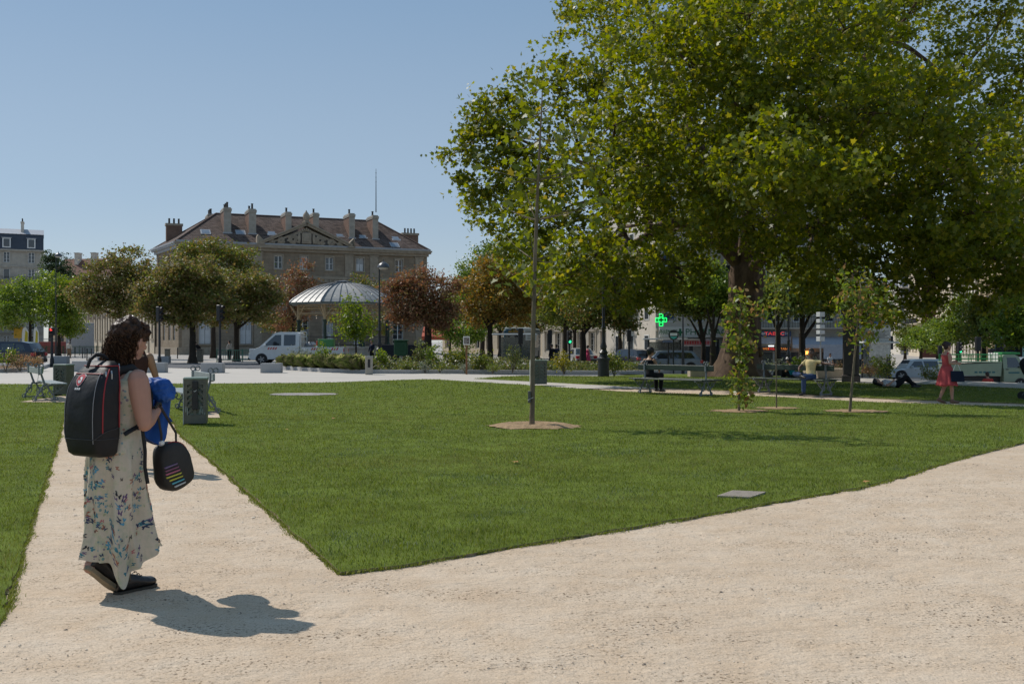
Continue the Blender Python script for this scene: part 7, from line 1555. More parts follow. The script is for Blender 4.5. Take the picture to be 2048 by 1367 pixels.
# pushchair at the right edge
def pushchair():
    root = thing('pushchair', 'black folded-hood pushchair on the path at the right edge of the view', 'pushchair', (W(2075, 26.5), 26.5, 0), 2.9); b = MB()
    b.tube([(.25, 0, .95), (.1, 0, .75), (-.05, 0, .45)], [.2, .24, .17], n=12, round_=True); b.ell((.2, 0, .85), (.2, .24, .24), 12, 8); fused('hood_and_seat', b, .02, black_c, root)
    f = MB()
    for s in (-.24, .24): f.tube([(-.45, s, 1.02), (-.1, s, .6), (.32, s, .12)], .014, n=6); f.tube([(.1, s, .5), (-.32, s, .12)], .014, n=6)
    f.tube([(-.45, -.24, 1.02), (-.45, .24, 1.02)], .018, n=6); f.build('frame', bench_i, root)
    for x in (-.32, .32):
        for s in (-.26, .26): w_ = MB(); w_.tube([(x, s-.025, .11), (x, s+.025, .11)], .11, n=18); w_.build('wheel', tyre, root)
pushchair()
# ================================================================ THE WOMAN WITH THE BACKPACK
def the_woman():
    root = thing('person', 'curly haired woman in a long butterfly print dress and black boots walking with a backpack', 'person', (W(235, 6.16), 6.16, -.012), math.radians(60))
    hip = Vector((-.02, 0, .90)); T = Matrix.Translation(hip) @ Euler((0, .08, 0)).to_matrix().to_4x4()
    Hm = T @ Matrix.Translation((.07, 0, .672)) @ Euler((.05, .12, .0)).to_matrix().to_4x4()
    TOR = [(z, ry*1.0, rx*1.0, xo) for z, ry, rx, xo in TORSO]
    sk = mat('skin_arm', (.40, .215, .155), .5, var=.10, scale=5, spec=.35, bump=.05, bscale=200)
    b = MB(); b.loft(torso_rings(T, TOR)); b.tube([T @ Vector((-.005, 0, .46)), T @ Vector((.03, 0, .56)), Hm @ Vector((0, 0, -.03))], [.056, .048, .05], n=14); head_shape(b, Hm)
    S = {'R': Vector((.012, -.172, 1.335)), 'L': Vector((.012, .172, 1.335))}
    E = {'R': Vector((.02, -.222, 1.06)), 'L': Vector((.06, .24, 1.07))}; Wr = {'R': Vector((.205, -.125, 1.145)), 'L': Vector((.235, .02, 1.17))}
    for s in 'RL':
        sh, el, wr = S[s], E[s], Wr[s]; b.ell(tuple(sh+Vector((0, (.01 if s == 'L' else -.01), -.01))), (.058, .052, .062), 12, 8)
        b.tube([sh, sh.lerp(el, .25), sh.lerp(el, .6), sh.lerp(el, .9), el], [.062, .064, .058, .048, .044], n=14, round_=True)
        b.tube([el, el.lerp(wr, .25), el.lerp(wr, .6), wr], [.044, .047, .037, .028], n=14, round_=True)
    d = (Wr['R']-E['R']).normalized(); hand(b, Wr['R'], d+Vector((.1, .35, .1)), (.2, .6, .7), 1.0, .75, -1); d = (Wr['L']-E['L']).normalized(); hand(b, Wr['L'], d+Vector((.3, -.3, .1)), (.3, -.5, .7), 1.0, .7, 1)
    LG = {'R': [Vector((.0, -.09, .86)), Vector((.13, -.06, .49)), Vector((.01, -.03, .11))], 'L': [Vector((0, .09, .86)), Vector((.08, .07, .47)), Vector((-.175, .03, .20))]}
    for s in 'RL': h_, k_, a_ = LG[s]; b.tube([h_, h_.lerp(k_, .4), k_, k_.lerp(a_, .35), a_], [.088, .08, .057, .055, .038], n=12, round_=True)
    fused('body', b, .0065, sk, root, 4)
    # face
    for s in (-1, 1):
        e = MB(); e.add(*_ell(Hm, (.0865, s*.032, .012), (.008, .013, .008), 8, 6)); e.build('eye', mat('eye_white', (.5, .47, .44), .3), root, smooth=True); e = MB(); e.add(*_ell(Hm, (.0935, s*.032, .012), (.003, .006, .006), 8, 6)); e.build('iris', hair_br, root, smooth=True)
        e = MB(); e.tube([Hm @ Vector((.088, s*.015, .036)), Hm @ Vector((.09, s*.033, .041)), Hm @ Vector((.08, s*.052, .034))], [.003, .004, .002], n=5); e.build('eyebrow', hair_br, root)
    e = MB(); e.add(*_ell(Hm, (.0955, 0, -.055), (.004, .021, .006), 8, 6)); e.build('lips', mat('lips', (.30, .11, .09), .5), root, smooth=True)
    # ---------------- dress
    dm = bpy.data.materials.new('printed_voile'); dm.use_nodes = True; nt = dm.node_tree; p = nt.nodes['Principled BSDF']; tc = _n(nt, 'ShaderNodeTexCoord')
    n1 = _n(nt, 'ShaderNodeTexNoise'); n1.inputs['Scale'].default_value = 9; n1.inputs['Detail'].default_value = 6; n1.inputs['Roughness'].default_value = .7; nt.links.new(tc.outputs['Object'], n1.inputs['Vector'])
    cr = _n(nt, 'ShaderNodeValToRGB'); el_ = cr.color_ramp.elements; 
    for _ in range(3): el_.new(.5)
    for i, (q, c) in enumerate(((.30, (.46, .49, .36)), (.42, (.66, .60, .47)), (.52, (.73, .64, .52)), (.62, (.62, .60, .42)), (.72, (.42, .50, .44)))): el_[i].position = q; el_[i].color = (*c, 1)
    nt.links.new(n1.outputs['Fac'], cr.inputs['Fac']); vo = _n(nt, 'ShaderNodeTexVoronoi'); vo.inputs['Scale'].default_value = 38; nt.links.new(tc.outputs['Object'], vo.inputs['Vector'])
    n3 = _n(nt, 'ShaderNodeTexNoise'); n3.inputs['Scale'].default_value = 5.5; n3.inputs['Detail'].default_value = 3; nt.links.new(tc.outputs['Object'], n3.inputs['Vector'])
    mk = _n(nt, 'ShaderNodeMath', operation='LESS_THAN'); mk.inputs[1].default_value = .34; nt.links.new(vo.outputs['Distance'], mk.inputs[0]); m2 = _n(nt, 'ShaderNodeMath', operation='GREATER_THAN'); m2.inputs[1].default_value = .56; nt.links.new(n3.outputs['Fac'], m2.inputs[0]); m3 = _n(nt, 'ShaderNodeMath', operation='MULTIPLY'); nt.links.new(mk.outputs[0], m3.inputs[0]); nt.links.new(m2.outputs[0], m3.inputs[1])
    sv = _n(nt, 'ShaderNodeSeparateColor'); nt.links.new(vo.outputs['Color'], sv.inputs[0]); c2 = _n(nt, 'ShaderNodeValToRGB'); c2.color_ramp.interpolation = 'CONSTANT'; e2 = c2.color_ramp.elements
    for _ in range(4): e2.new(.5)
    for i, (q, c) in enumerate(((0, (.10, .30, .33)), (.25, (.18, .14, .26)), (.4, (.33, .40, .27)), (.6, (.14, .36, .44)), (.78, (.5, .2, .14)), (.88, (.35, .42, .22)))): e2[i].position = q; e2[i].color = (*c, 1)
    nt.links.new(sv.outputs[0], c2.inputs['Fac']); mx = _n(nt, 'ShaderNodeMix', data_type='RGBA'); m4 = _n(nt, 'ShaderNodeMath', operation='MULTIPLY'); m4.inputs[1].default_value = .75; nt.links.new(m3.outputs[0], m4.inputs[0]); nt.links.new(m4.outputs[0], mx.inputs[0]); nt.links.new(cr.outputs['Color'], mx.inputs[6]); nt.links.new(c2.outputs['Color'], mx.inputs[7])
    nt.links.new(mx.outputs[2], p.inputs['Base Color']); p.inputs['Roughness'].default_value = .8; p.inputs['Specular IOR Level'].default_value = .15
    tr = _n(nt, 'ShaderNodeBsdfTranslucent'); nt.links.new(mx.outputs[2], tr.inputs['Color']); ms = _n(nt, 'ShaderNodeMixShader'); ms.inputs[0].default_value = .3; nt.links.new(p.outputs[0], ms.inputs[1]); nt.links.new(tr.outputs[0], ms.inputs[2]); nt.links.new(ms.outputs[0], nt.nodes['Material Output'].inputs['Surface'])
    c = MB(); c.loft(torso_rings(T, TOR[2:9], .010))
    for s in (-1, 1): c.tube([T @ Vector((.04, s*.10, .38)), T @ Vector((-.01, s*.115, .458)), T @ Vector((-.06, s*.10, .38))], [.045, .036, .045], n=10, round_=True)
    fused('dress_bodice', c, .008, dm, root, 3)
    N = 120; rr = random.Random(2)
    keys = [(1.02, .0, .125, .15), (.95, -.01, .135, .165), (.86, -.015, .145, .185), (.75, -.01, .155, .19), (.6, .0, .158, .178), (.45, .012, .165, .18), (.3, .022, .178, .19), (.18, .035, .18, .19), (.0, .05, .185, .195)]
    def at(z):
        for k0, k1 in zip(keys[:-1], keys[1:]):
            if k0[0] >= z >= k1[0]:
                t = (k0[0]-z)/(k0[0]-k1[0]); return [k0[i]+(k1[i]-k0[i])*t for i in (1, 2, 3)]
        return keys[-1][1:]
    def hem(a):     # blown up behind and at the front, one fold trailing low between the boots
        w_ = (a+2.2+PI) % (2*PI)-PI
        return .165+.11*max(0, math.cos(a+.6))**2+.085*max(0, math.cos(a-2.95))-.135*math.exp(-(w_/.24)**2)+.010*math.sin(5*a+1)
    def surf(a, u):
        h = hem(a); z = 1.02+(h-1.02)*u; ca, ra, rb = at(z); f = max(0, (.98-z)/.9)
        fold = f**.7*(.034*math.sin(6*a+.8+1.9*u)+.026*(1-2*abs(math.sin(5.5*a+1.0-1.1*u)))+.009*math.sin(17*a+1.3+3*u)+.014*math.sin(4*a+7*u))
        kn = .045*max(0, math.cos(a+.3))**3*math.exp(-((z-.5)/.16)**2); flare = .10*u**5*(max(0, math.cos(a+.6))**6)+.02*u**5*(max(0, math.cos(a-2.5))**4)
        k = 1+0*fold
        return Vector((ca+(ra+fold+kn+flare)*math.cos(a)-.03*u*u*max(0, -math.cos(a)), (rb+fold)*math.sin(a), z))
    M_ = 46; c = MB(); c.loft([[tuple(surf(2*PI*k/N, i/M_)) for k in range(N)] for i in range(M_+1)], caps=False)
    bf = [mat('print_teal', (.05, .22, .27), .8), mat('print_navy', (.035, .05, .10), .8), mat('print_violet', (.12, .07, .17), .8), mat('print_blue', (.10, .30, .42), .8), mat('print_rust', (.36, .13, .08), .8), mat('print_dark', (.03, .03, .035), .8), mat('print_pink', (.5, .16, .18), .8)]
    wing = [(0, -.10), (.16, .05), (.5, .42), (.62, .16), (.42, -.05), (.5, -.3), (.3, -.5), (.1, -.28)]
    k = c
    for _ in range(380):
        a0 = rr.uniform(0, 2*PI); u0 = rr.uniform(.12, .97)**.85; s_ = rr.uniform(.018, .042); th = rr.uniform(0, 6.3); mi = rr.choice((0, 0, 1, 2, 3, 3, 0, 4, 5, 1, 2, 6)); tilt = rr.uniform(.5, 1)
        for sg in (1, -1):
            vs = []
            for x, y in wing:
                x2, y2 = sg*x*tilt*s_, y*s_; X, Y = x2*math.cos(th)-y2*math.sin(th), x2*math.sin(th)+y2*math.cos(th); a, u = a0+X/.2, min(.995, u0+Y/.92)
                p0 = surf(a, u); nn = (surf(a+.01, u)-p0).cross(surf(a, min(1, u+.01))-p0 if u < .99 else p0-surf(a, u-.01)).normalized()
                if nn.x*math.cos(a)+nn.y*math.sin(a) < 0: nn = -nn
                vs.append(tuple(p0+nn*.002))
            k.add(vs, [tuple(range(len(vs))) if sg > 0 else tuple(range(len(vs)-1, -1, -1))], mi+1)
    c.build('dress_skirt', [dm]+bf, root, smooth=1.8)
    # ---------------- boots
    leather = mat('boot_leather', (.018, .014, .013), .38, var=.3, scale=12, bump=.25, bscale=35, spec=.5); sole = mat('boot_sole', (.05, .04, .03), .8, var=.2); solep = mat('boot_sole_worn', (.22, .18, .12), .85, var=.25)
    def boot(M, sm):
        rows = []
        for x, w_, h_ in ((-.062, .024, .10), (-.055, .034, .105), (-.02, .038, .105), (.03, .038, .10), (.08, .041, .085), (.12, .046, .068), (.16, .048, .058), (.195, .043, .052), (.215, .026, .04)):
            rows.append([tuple(M @ Vector((x, w_*math.cos(t), .022+max(0, h_*.5+h_*.5*math.sin(t))*(1)))) for t in [2*PI*i/16 for i in range(16)]])
        b = MB(); b.loft(rows); b.tube([M @ Vector((-.012, 0, .09)), M @ Vector((-.015, 0, .16)), M @ Vector((-.02, 0, .225))], [.046, .047, .053], n=14); b.tube([M @ Vector((-.02, 0, .215)), M @ Vector((-.02, 0, .23))], [.056, .056], n=14, round_=True)
        bo = fused('boot', b, .006, leather, root, 3)
        s_ = MB(); out = [(-.07, .02), (-.055, .036), (0, .04), (.05, .038), (.1, .046), (.16, .052), (.2, .046), (.225, .02)]; poly = out+[(x, -y) for x, y in out[::-1]]; poly = [(x, y*.9) for x, y in poly]
        s_.loft([[tuple(M @ Vector((x*.98, y*.96, z_)) if i in (0,) else M @ Vector((x, y, z_))) for x, y in poly] for i, z_ in enumerate((.0, .005, .024))]); s_.build('sole', sm, bo)
        l = MB()
        for i in range(6): x, z = .115-.02*i, .083+.0155*i; l.tube([M @ Vector((x, -.024, z-.004)), M @ Vector((x+.004, 0, z+.011)), M @ Vector((x-.006, .024, z-.002))], .0028, n=5)
        l.tube([M @ Vector((.03, 0, .2)), M @ Vector((.055, -.02, .225)), M @ Vector((.05, -.035, .2)), M @ Vector((.032, -.005, .197))], .0025, n=5); l.tube([M @ Vector((.032, 0, .2)), M @ Vector((.06, .0, .18)), M @ Vector((.065, -.005, .14))], .0025, n=5); l.build('laces', leather, bo)
        return bo
    boot(Matrix.Translation((.035, -.025, 0)) @ Matrix.Rotation(-.06, 4, 'Z'), sole)
    boot(Matrix.Translation((-.165, .015, .155)) @ Matrix.Rotation(.06, 4, 'Z') @ Matrix.Rotation(.70, 4, 'Y'), solep)
    # ---------------- hair
    hm = mat('hair_curly', (.022, .012, .009), .42, var=.5, scale=30, col2=(.05, .028, .018), spec=.1); hs = leafmat('hair_strand', [(.035, .019, .012), (.055, .031, .019), (.085, .048, .028), (.04, .022, .014), (.16, .10, .06)], trans=.3, rough=.7, spec=.12)
    hb = MB(); hb.add(*_ell(Hm, (-.02, 0, .045), (.1, .088, .1), 14, 10)); hb.add(*_ell(Hm, (-.075, 0, .03), (.08, .088, .1), 14, 10)); hb.add(*_ell(Hm, (-.07, 0, -.03), (.078, .088, .11), 14, 10)); hb.add(*_ell(Hm, (-.085, 0, -.12), (.062, .088, .12), 14, 10)); hb.add(*_ell(Hm, (-.06, .01, -.19), (.055, .085, .09), 12, 8)); hb.add(*_ell(Hm, (.04, 0, .10), (.055, .07, .035), 12, 8)); hb.add(*_ell(Hm, (-.035, 0, .125), (.05, .05, .035), 12, 8)); hb.add(*_ell(Hm, (.05, -.045, .06), (.035, .038, .05), 10, 8)); hb.add(*_ell(Hm, (.05, .045, .06), (.035, .038, .05), 10, 8))
    me = solid(hb, .008, 2); me.materials.clear(); me.materials.append(hm)
    from mathutils import noise
    for v in me.vertices: v.co += v.normal*(.012*noise.noise(v.co*38)+.006*noise.noise(v.co*90))
    me.name = 'hair'; ho = link('hair', me, root)
    V = []
    r = np.random.default_rng(4)
    for i in range(1500):
        u = r.normal(size=3); u /= np.linalg.norm(u)
        if u[0] > .30 and u[2] < .5: continue
        if u[2] < -.45: continue
        if u[1] < -.2 and u[0] > .12 and u[2] < .5: continue
        p0 = Vector((-.02+.098*u[0], .085*u[1], .045+.097*u[2])); L = r.uniform(.18, .44)+.10*max(0, u[2]) if u[0] < .25 else r.uniform(.05, .12); out = Vector((-r.uniform(.0, .055) if u[0] < .25 else 0, u[1]*r.uniform(-.01, .03), 0)); n = 26; pts = []; tw = r.uniform(3, 7); cr_ = r.uniform(.006, .017); ph = r.uniform(0, 6.3); jl = r.uniform(.7, 1.0)
        for q in range(n):
            t = q/(n-1); o_ = out*(1-(1-t)**4); base = p0+Vector((o_.x, o_.y, .012*math.sin(t*PI)*max(0, u[2])-L*t**1.1*jl)); a = ph+tw*2*PI*t; base += Vector((math.cos(a), math.sin(a), .4*math.sin(a*.7)))*cr_*min(1, t*4)
            pts.append(Hm @ base)
        w_ = r.uniform(.0010, .0022)
        for q in range(n-1):
            a, b_ = pts[q], pts[q+1]; dd = (b_-a); s1 = dd.cross(Vector((.3, .5, .8))).normalized()*w_; s2 = dd.cross(s1).normalized()*w_
            V += [tuple(a+s1), tuple(b_+s1), tuple(b_-s1), tuple(a-s1), tuple(a+s2), tuple(b_+s2), tuple(b_-s2), tuple(a-s2)]
    # one island per ring segment pair keeps curls as ribbons
    npmesh('curls', np.array(V), 4, hs, ho)
    cl_ = MB(); cl_.tube([Hm @ Vector((-.03, -.012, .15)), Hm @ Vector((-.028, 0, .156)), Hm @ Vector((-.03, .012, .15))], .007, n=8, round_=True); cl_.build('hair_clip', mat('clip_pale', (.3, .25, .25), .25), root, smooth=True)
    # ---------------- backpack
    Mw = Matrix.Translation(root.location) @ Matrix.Rotation(math.radians(60), 4, 'Z')
    bp = thing('backpack', 'big black backpack with red zips and a red shield badge on the walking woman', 'backpack', root.location, math.radians(60)); nyl = mat('pack_nylon', (.0105, .0105, .012), .55, var=.25, scale=7, bump=.4, bscale=10, spec=.3); redz = mat('zip_red', (.30, .02, .025), .5); grp = mat('piping_grey', (.22, .22, .23), .4, spec=.6)
    rows = [(.872, -.13, -.20, .10), (.878, -.11, -.235, .14), (.90, -.095, -.262, .158), (.98, -.085, -.280, .168), (1.10, -.08, -.285, .170), (1.20, -.08, -.278, .168), (1.28, -.078, -.262, .164), (1.34, -.075, -.235, .152), (1.39, -.07, -.195, .136), (1.43, -.065, -.15, .108), (1.448, -.07, -.12, .075)]
    def sup(t, e=.5): c_, s_ = math.cos(t), math.sin(t); return (abs(c_)**e*(1 if c_ > 0 else -1), abs(s_)**e*(1 if s_ > 0 else -1))
    def pk(z):
        for k0, k1 in zip(rows[:-1], rows[1:]):
            if k0[0] <= z <= k1[0]: t = (z-k0[0])/(k1[0]-k0[0]); return [k0[i]+(k1[i]-k0[i])*t for i in (1, 2, 3)]
        return rows[-1][1:]
    def ps(t, z, off=0): a0, a1, w_ = pk(z); x, y = sup(t); tl = (1.16-z)*.05; wob = .004*noise.noise(Vector((t*2, z*14, 0))); return Vector(((a0+a1)/2+x*((a0-a1)/2+off+wob)+tl*0, y*(w_+off+wob), z))
    zs = [r_[0] for r_ in rows[:3]]+[.94+.035*i for i in range(14)]+[1.43, 1.448]
    c = MB(); c.loft([[tuple(ps(2*PI*k/56, z)) for k in range(56)] for z in zs]); c.build('pack_body', nyl, bp, smooth=1.2)
    def line(pts, r_, m_, nm, n=6): q = MB(); q.tube(pts, r_, n=n); q.build(nm, m_, bp, smooth=True)
    for s in (1, -1):   # back face is at t = pi; s=-1 is the right-hand side
        t0 = PI+s*.62; line([ps(PI+s*(-.60 if False else .60)*(-1)*(-1), z, .002) for z in [.96+.03*i for i in range(15)]], .0024, grp, 'piping')
    for t_, z0, z1 in ((-PI/2-.28, 1.02, 1.40), (-PI/2+.42, 1.05, 1.42)): line([ps(t_+(.25 if z > 1.36 else 0)*0, z, .002) for z in np.linspace(z0, z1, 12)], .004, redz, 'zip')
    line([ps(t, 1.418, .004) for t in np.linspace(PI-1.0, 2*PI-.6, 18)], .0035, redz, 'zip'); line([ps(t, 1.372, .003) for t in np.linspace(PI-.8, PI+.8, 12)], .003, redz, 'zip')
    line([ps(t, .985, .002) for t in np.linspace(PI-1.2, 2*PI, 22)], .0025, mat('seam_black', (.03, .03, .032), .5), 'seam')
    line([ps(t, .985+.06*max(0, (t-PI-.7))/1.0, .003) for t in np.linspace(PI+.6, PI+1.8, 10)], .003, mat('seam_black', (.03, .03, .032), .5), 'seam')
    for t_, z in ((-PI/2-.55, 1.385), (-PI/2-.1, 1.39), (-PI/2+.45, 1.43)):
        p_ = ps(t_, z, .006); q = MB(); q.tube([p_, p_+Vector((-.004, -.006, -.018)), p_+Vector((-.004, -.006, -.05))], [.004, .0055, .005], n=6); q.build('zip_pull', mat('pull_steel', (.4, .4, .4), .3, metal=.8), bp)
    q = MB(); h0, h1, h2 = Vector((-.20, .02, 1.405)), Vector((-.15, .01, 1.485)), Vector((-.085, -.02, 1.455)); q.tube([h0, h0.lerp(h1, .5)+Vector((-.01, 0, .01)), h1, h1.lerp(h2, .6)+Vector((.0, 0, .014)), h2], [.010, .012, .013, .012, .010], n=8); q.build('handle', nyl, bp, smooth=True)
    # badge on the upper back panel
    def badge(poly, off, m_, nm, cy=.03, cz=1.335, s_=1.0, par=bp):
        q = MB(); vs = []
        for y, z in poly:
            zz_ = cz+z*s_; a0, a1, w_ = pk(zz_); yy = cy+y*s_; kx = (1-min(.999, abs(yy)/w_)**(1/.36*.72*2))**.18 if True else 1
            # find the surface angle whose lateral position is yy
            yn = max(-.999, min(.999, yy/w_)); s__ = abs(yn)**2; tt = PI-math.asin(s__)*(1 if yn > 0 else -1); vs.append(ps(tt, zz_, off))
        q.add([tuple(v) for v in vs], [tuple(range(len(vs)))]); return q.build(nm, m_, par)
    sh = [(-.03, .02), (-.018, .03), (0, .034), (.018, .03), (.03, .02), (.028, -.005), (.015, -.026), (0, -.036), (-.015, -.026), (-.028, -.005)]
    bo = badge([(y*1.12, z*1.12) for y, z in sh], .003, mat('badge_white', (.6, .6, .6), .5), 'badge'); badge(sh, .0042, mat('badge_red', (.45, .03, .04), .45), 'shield', par=bo)
    badge([(-.014, -.016), (.002, -.02), (.014, -.008), (.008, .002), (-.002, -.006), (-.006, .004), (.008, .012), (.004, .02), (-.012, .016), (-.018, .0)], .0052, mat('badge_white', (.6, .6, .6), .5), 'emblem', par=bo)
    for i in range(3): badge([(-.007, -.006), (.006, -.006), (.006, .006), (-.007, .006)], .003, mat('badge_white', (.6, .6, .6), .5), 'lettering', cy=.045-.017*i, cz=1.283)
    for s in (-1, 1):
        st_ = MB(); P_ = [T @ Vector((-.115, s*.07, .40)), T @ Vector((-.07, s*.085, .485)), T @ Vector((0, s*.10, .50)), T @ Vector((.085, s*.11, .44)), T @ Vector((.128, s*.12, .34)), T @ Vector((.11, s*.165, .24)), T @ Vector((.03, s*.185, .16)), T @ Vector((-.07, s*.165, .10))]
        st_.tube(P_, [.024, .03, .032, .032, .03, .02, .014, .014], n=10, flat=.42); st_.build('shoulder_strap', nyl, bp, smooth=True)
    line([Vector((-.0, -.205, 1.075)), Vector((.02, -.20, 1.04)), Vector((.03, -.215, .9)), Vector((.02, -.225, .8)), Vector((.035, -.232, .70))], [.009, .011, .011, .011, .012], nyl, 'hanging_strap'); q = MB(); q.bbox(-.02, .025, -.225, -.195, 1.04, 1.085, .006); q.build('buckle', blackplastic, bp)
    q = MB(); q.tube([Vector((.02, -.185, 1.18)), Vector((.05, -.19, 1.12))], [.012, .014], n=8, flat=.5); q.build('red_tab', redz, bp)
    # ---------------- jacket over the arm
    bl = mat('jacket_blue', (.012, .075, .30), .6, var=.18, scale=10, spec=.3); jk = thing('jacket', 'bright blue jacket bundled over the walking woman\'s forearm', 'jacket', root.location, math.radians(60)); j = MB()
    for cc, rr_ in (((.235, -.095, 1.265), (.075, .085, .068)), ((.275, -.10, 1.25), (.06, .075, .062)), ((.20, -.06, 1.28), (.06, .07, .05)), ((.255, -.12, 1.225), (.07, .06, .045)), ((.29, -.07, 1.28), (.045, .06, .045))): j.ell(cc, rr_, 14, 10)
    me = solid(j, .007, 2)
    for v in me.vertices:
        n_ = noise.noise(v.co*16+Vector((3, 1, 2)))*1.0; rg = 1-abs(noise.noise(Vector((v.co.x*30+v.co.z*14, v.co.y*24, v.co.z*34)))*2); v.co += v.normal*(.012*n_+.010*rg)
    me.materials.clear(); me.materials.append(bl); me.name = 'bundle'; link('bundle', me, jk)
    def dr(u, v):   # hanging body of the jacket
        a = .10+.20*u+.05*v*(u-.2); z = 1.20-v*(.17+.13*math.sin(u*PI)**2*1.0-.02*u); return Vector((a, -.115-.03*math.sin(u*9+v*3)*(.3+v)-.015*math.sin(u*21+v*5), z))
    rings = []
    for i in range(19):
        v = i/18; fr = [dr(k/22, v) for k in range(23)]; bk = [p_+Vector((0, .05+.012*math.sin(k*.9), 0)) for k, p_ in enumerate(fr)]; rings.append([tuple(p_) for p_ in fr+bk[::-1]])
    q = MB(); q.loft(rings); o = q.build('hanging_part', bl, jk, smooth=1.3)
    # ---------------- handbag
    hbg = thing('handbag', 'black rounded handbag with coloured stripes hanging from the walking woman\'s hand', 'handbag', root.location, math.radians(60)); bk_ = mat('bag_black', (.018, .017, .017), .6, var=.25, scale=9, bump=.3, bscale=14)
    cx_, cz_, yb = .305, .785, -.14
    out = [(-.115, -.02), (-.12, .06), (-.105, .11), (-.06, .138), (0, .142), (.06, .12), (.105, .06), (.132, -.02), (.142, -.085), (.125, -.125), (.07, -.155), (-.02, -.17), (-.09, -.13)]
    def sm(pl):
        o_ = []
        for i in range(len(pl)):
            p0, p1, p2, p3 = pl[i-1], pl[i], pl[(i+1) % len(pl)], pl[(i+2) % len(pl)]
            for t in (0, .33, .66): o_.append(tuple(.5*(2*p1[c_]+(p2[c_]-p0[c_])*t+(2*p0[c_]-5*p1[c_]+4*p2[c_]-p3[c_])*t*t+(3*p1[c_]-p0[c_]-3*p2[c_]+p3[c_])*t**3) for c_ in (0, 1)))
        return o_
    ol = sm(out); q = MB(); q.loft([[(cx_+x*k_, yb+y_+.012*noise.noise(Vector((x*9, z*9, y_*9))), cz_+z*k_) for x, z in ol] for y_, k_ in ((-.055, .80), (-.05, .93), (-.03, 1.0), (.03, 1.0), (.05, .93), (.055, .80))]); bo = q.build('bag_body', bk_, hbg, smooth=.9)
    q = MB(); q.tube([(cx_+x*1.005, yb-.03, cz_+z*1.005) for x, z in ol[9:24]], .003, n=5); q.build('red_piping', redz, hbg)
    cols = [(.16, .11, .20), (.20, .07, .12), (.42, .12, .18), (.48, .45, .06), (.45, .42, .05), (.10, .38, .45), (.5, .5, .48)]
    for i, c_ in enumerate(cols):
        z = cz_-.005-.021*i; x0 = cx_-.108+.004*i+(.018*max(0, i-3)); x1 = cx_-.015+.011*i; q = MB(); q.prism([(x0, z-.012), (x1, z+.008), (x1+.004, z+.016), (x0-.002, z-.003)], yb-.0625, yb-.045, 'y'); q.build('stripe', mat('stripe_colour_%s' % 'abcdefg'[i], c_, .7, var=.05), bo)
    for dx, top in ((-.085, (.155, -.165, 1.155)), (.03, (.185, -.165, 1.16))):
        q = MB(); q.tube([(cx_+dx, yb, cz_+.12), (cx_+dx-.02, yb-.02, cz_+.2), top], [.007, .008, .009], n=7, flat=.5); q.build('strap', bk_, hbg, smooth=True)
    q = MB(); q.tube([(.135, -.175, 1.15), (.155, -.175, 1.175), (.185, -.165, 1.18), (.205, -.15, 1.165)], .009, n=7); q.build('strap_loop', bk_, hbg, smooth=True)
    q = MB(); q.ell((cx_-.09, yb, cz_+.14), (.02, .025, .02), 10, 6); q.build('tissue', white_p, hbg)
the_woman()
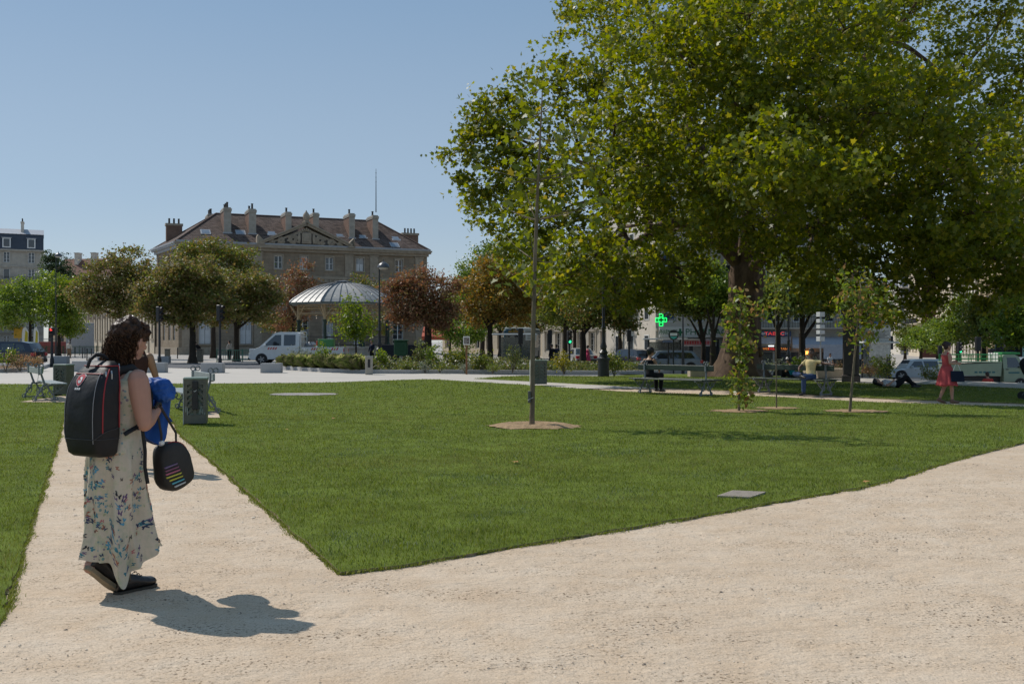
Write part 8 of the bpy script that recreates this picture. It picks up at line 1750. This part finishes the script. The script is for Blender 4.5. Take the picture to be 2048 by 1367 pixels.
# ================================================================ LIGHT, SKY, CAMERA
sc = bpy.context.scene
w = bpy.data.worlds.new('World'); sc.world = w; w.use_nodes = True; nt = w.node_tree
bg = nt.nodes['Background']; sky = nt.nodes.new('ShaderNodeTexSky'); sky.sky_type = 'NISHITA'; sky.sun_disc = False
to_sun = Vector((-.735, .50, 1.0)).normalized()
el = math.asin(to_sun.z); az = math.atan2(to_sun.x, to_sun.y)        # azimuth clockwise from +Y
sky.sun_elevation = el; sky.sun_rotation = az; sky.air_density = .8; sky.dust_density = .25; sky.ozone_density = 2.6; sky.altitude = 50
tcw = nt.nodes.new('ShaderNodeTexCoord'); sxw = nt.nodes.new('ShaderNodeSeparateXYZ'); nt.links.new(tcw.outputs['Generated'], sxw.inputs[0])
rmp = nt.nodes.new('ShaderNodeValToRGB'); nt.links.new(sxw.outputs['Z'], rmp.inputs['Fac']); rmp.color_ramp.interpolation = 'EASE'; re_ = rmp.color_ramp.elements   # late summer haze thinning upwards
re_.new(.12)
for e_, (p_, c_) in zip(re_, ((0.0, (.51, .555, .58)), (.15, (.385, .495, .595)), (.42, (.235, .385, .56)))): e_.position = p_; e_.color = (*c_, 1)
sca = nt.nodes.new('ShaderNodeVectorMath'); sca.operation = 'SCALE'; sca.inputs['Scale'].default_value = 9.6; nt.links.new(rmp.outputs['Color'], sca.inputs[0])
mxw = nt.nodes.new('ShaderNodeMix'); mxw.data_type = 'RGBA'; mxw.inputs[0].default_value = .68
nt.links.new(sky.outputs['Color'], mxw.inputs[6]); nt.links.new(sca.outputs[0], mxw.inputs[7]); nt.links.new(mxw.outputs[2], bg.inputs['Color']); bg.inputs['Strength'].default_value = .092
L = bpy.data.lights.new('sun', 'SUN'); L.energy = 3.5; L.angle = math.radians(.53); L.color = (1, .955, .89)
so = bpy.data.objects.new('sun', L); C.objects.link(so); so.rotation_euler = (-to_sun).to_track_quat('-Z', 'Y').to_euler()
cam = bpy.data.cameras.new('camera'); cam.lens = 35.0; cam.sensor_width = 36; cam.clip_end = 5000; cam.clip_start = .1
co = bpy.data.objects.new('camera', cam); C.objects.link(co); co.location = (0, 0, EYE); co.rotation_euler = (PI/2, 0, 0); sc.camera = co
sc.view_settings.view_transform = 'Standard'; sc.view_settings.look = 'None'; sc.view_settings.exposure = .16; sc.view_settings.gamma = 1
sc.render.engine = 'CYCLES'
sc.cycles.max_bounces = 6; sc.cycles.diffuse_bounces = 3; sc.cycles.glossy_bounces = 2; sc.cycles.transmission_bounces = 4; sc.cycles.transparent_max_bounces = 8
sc.cycles.use_adaptive_sampling = True; sc.cycles.use_denoising = True
bpy.context.view_layer.update()
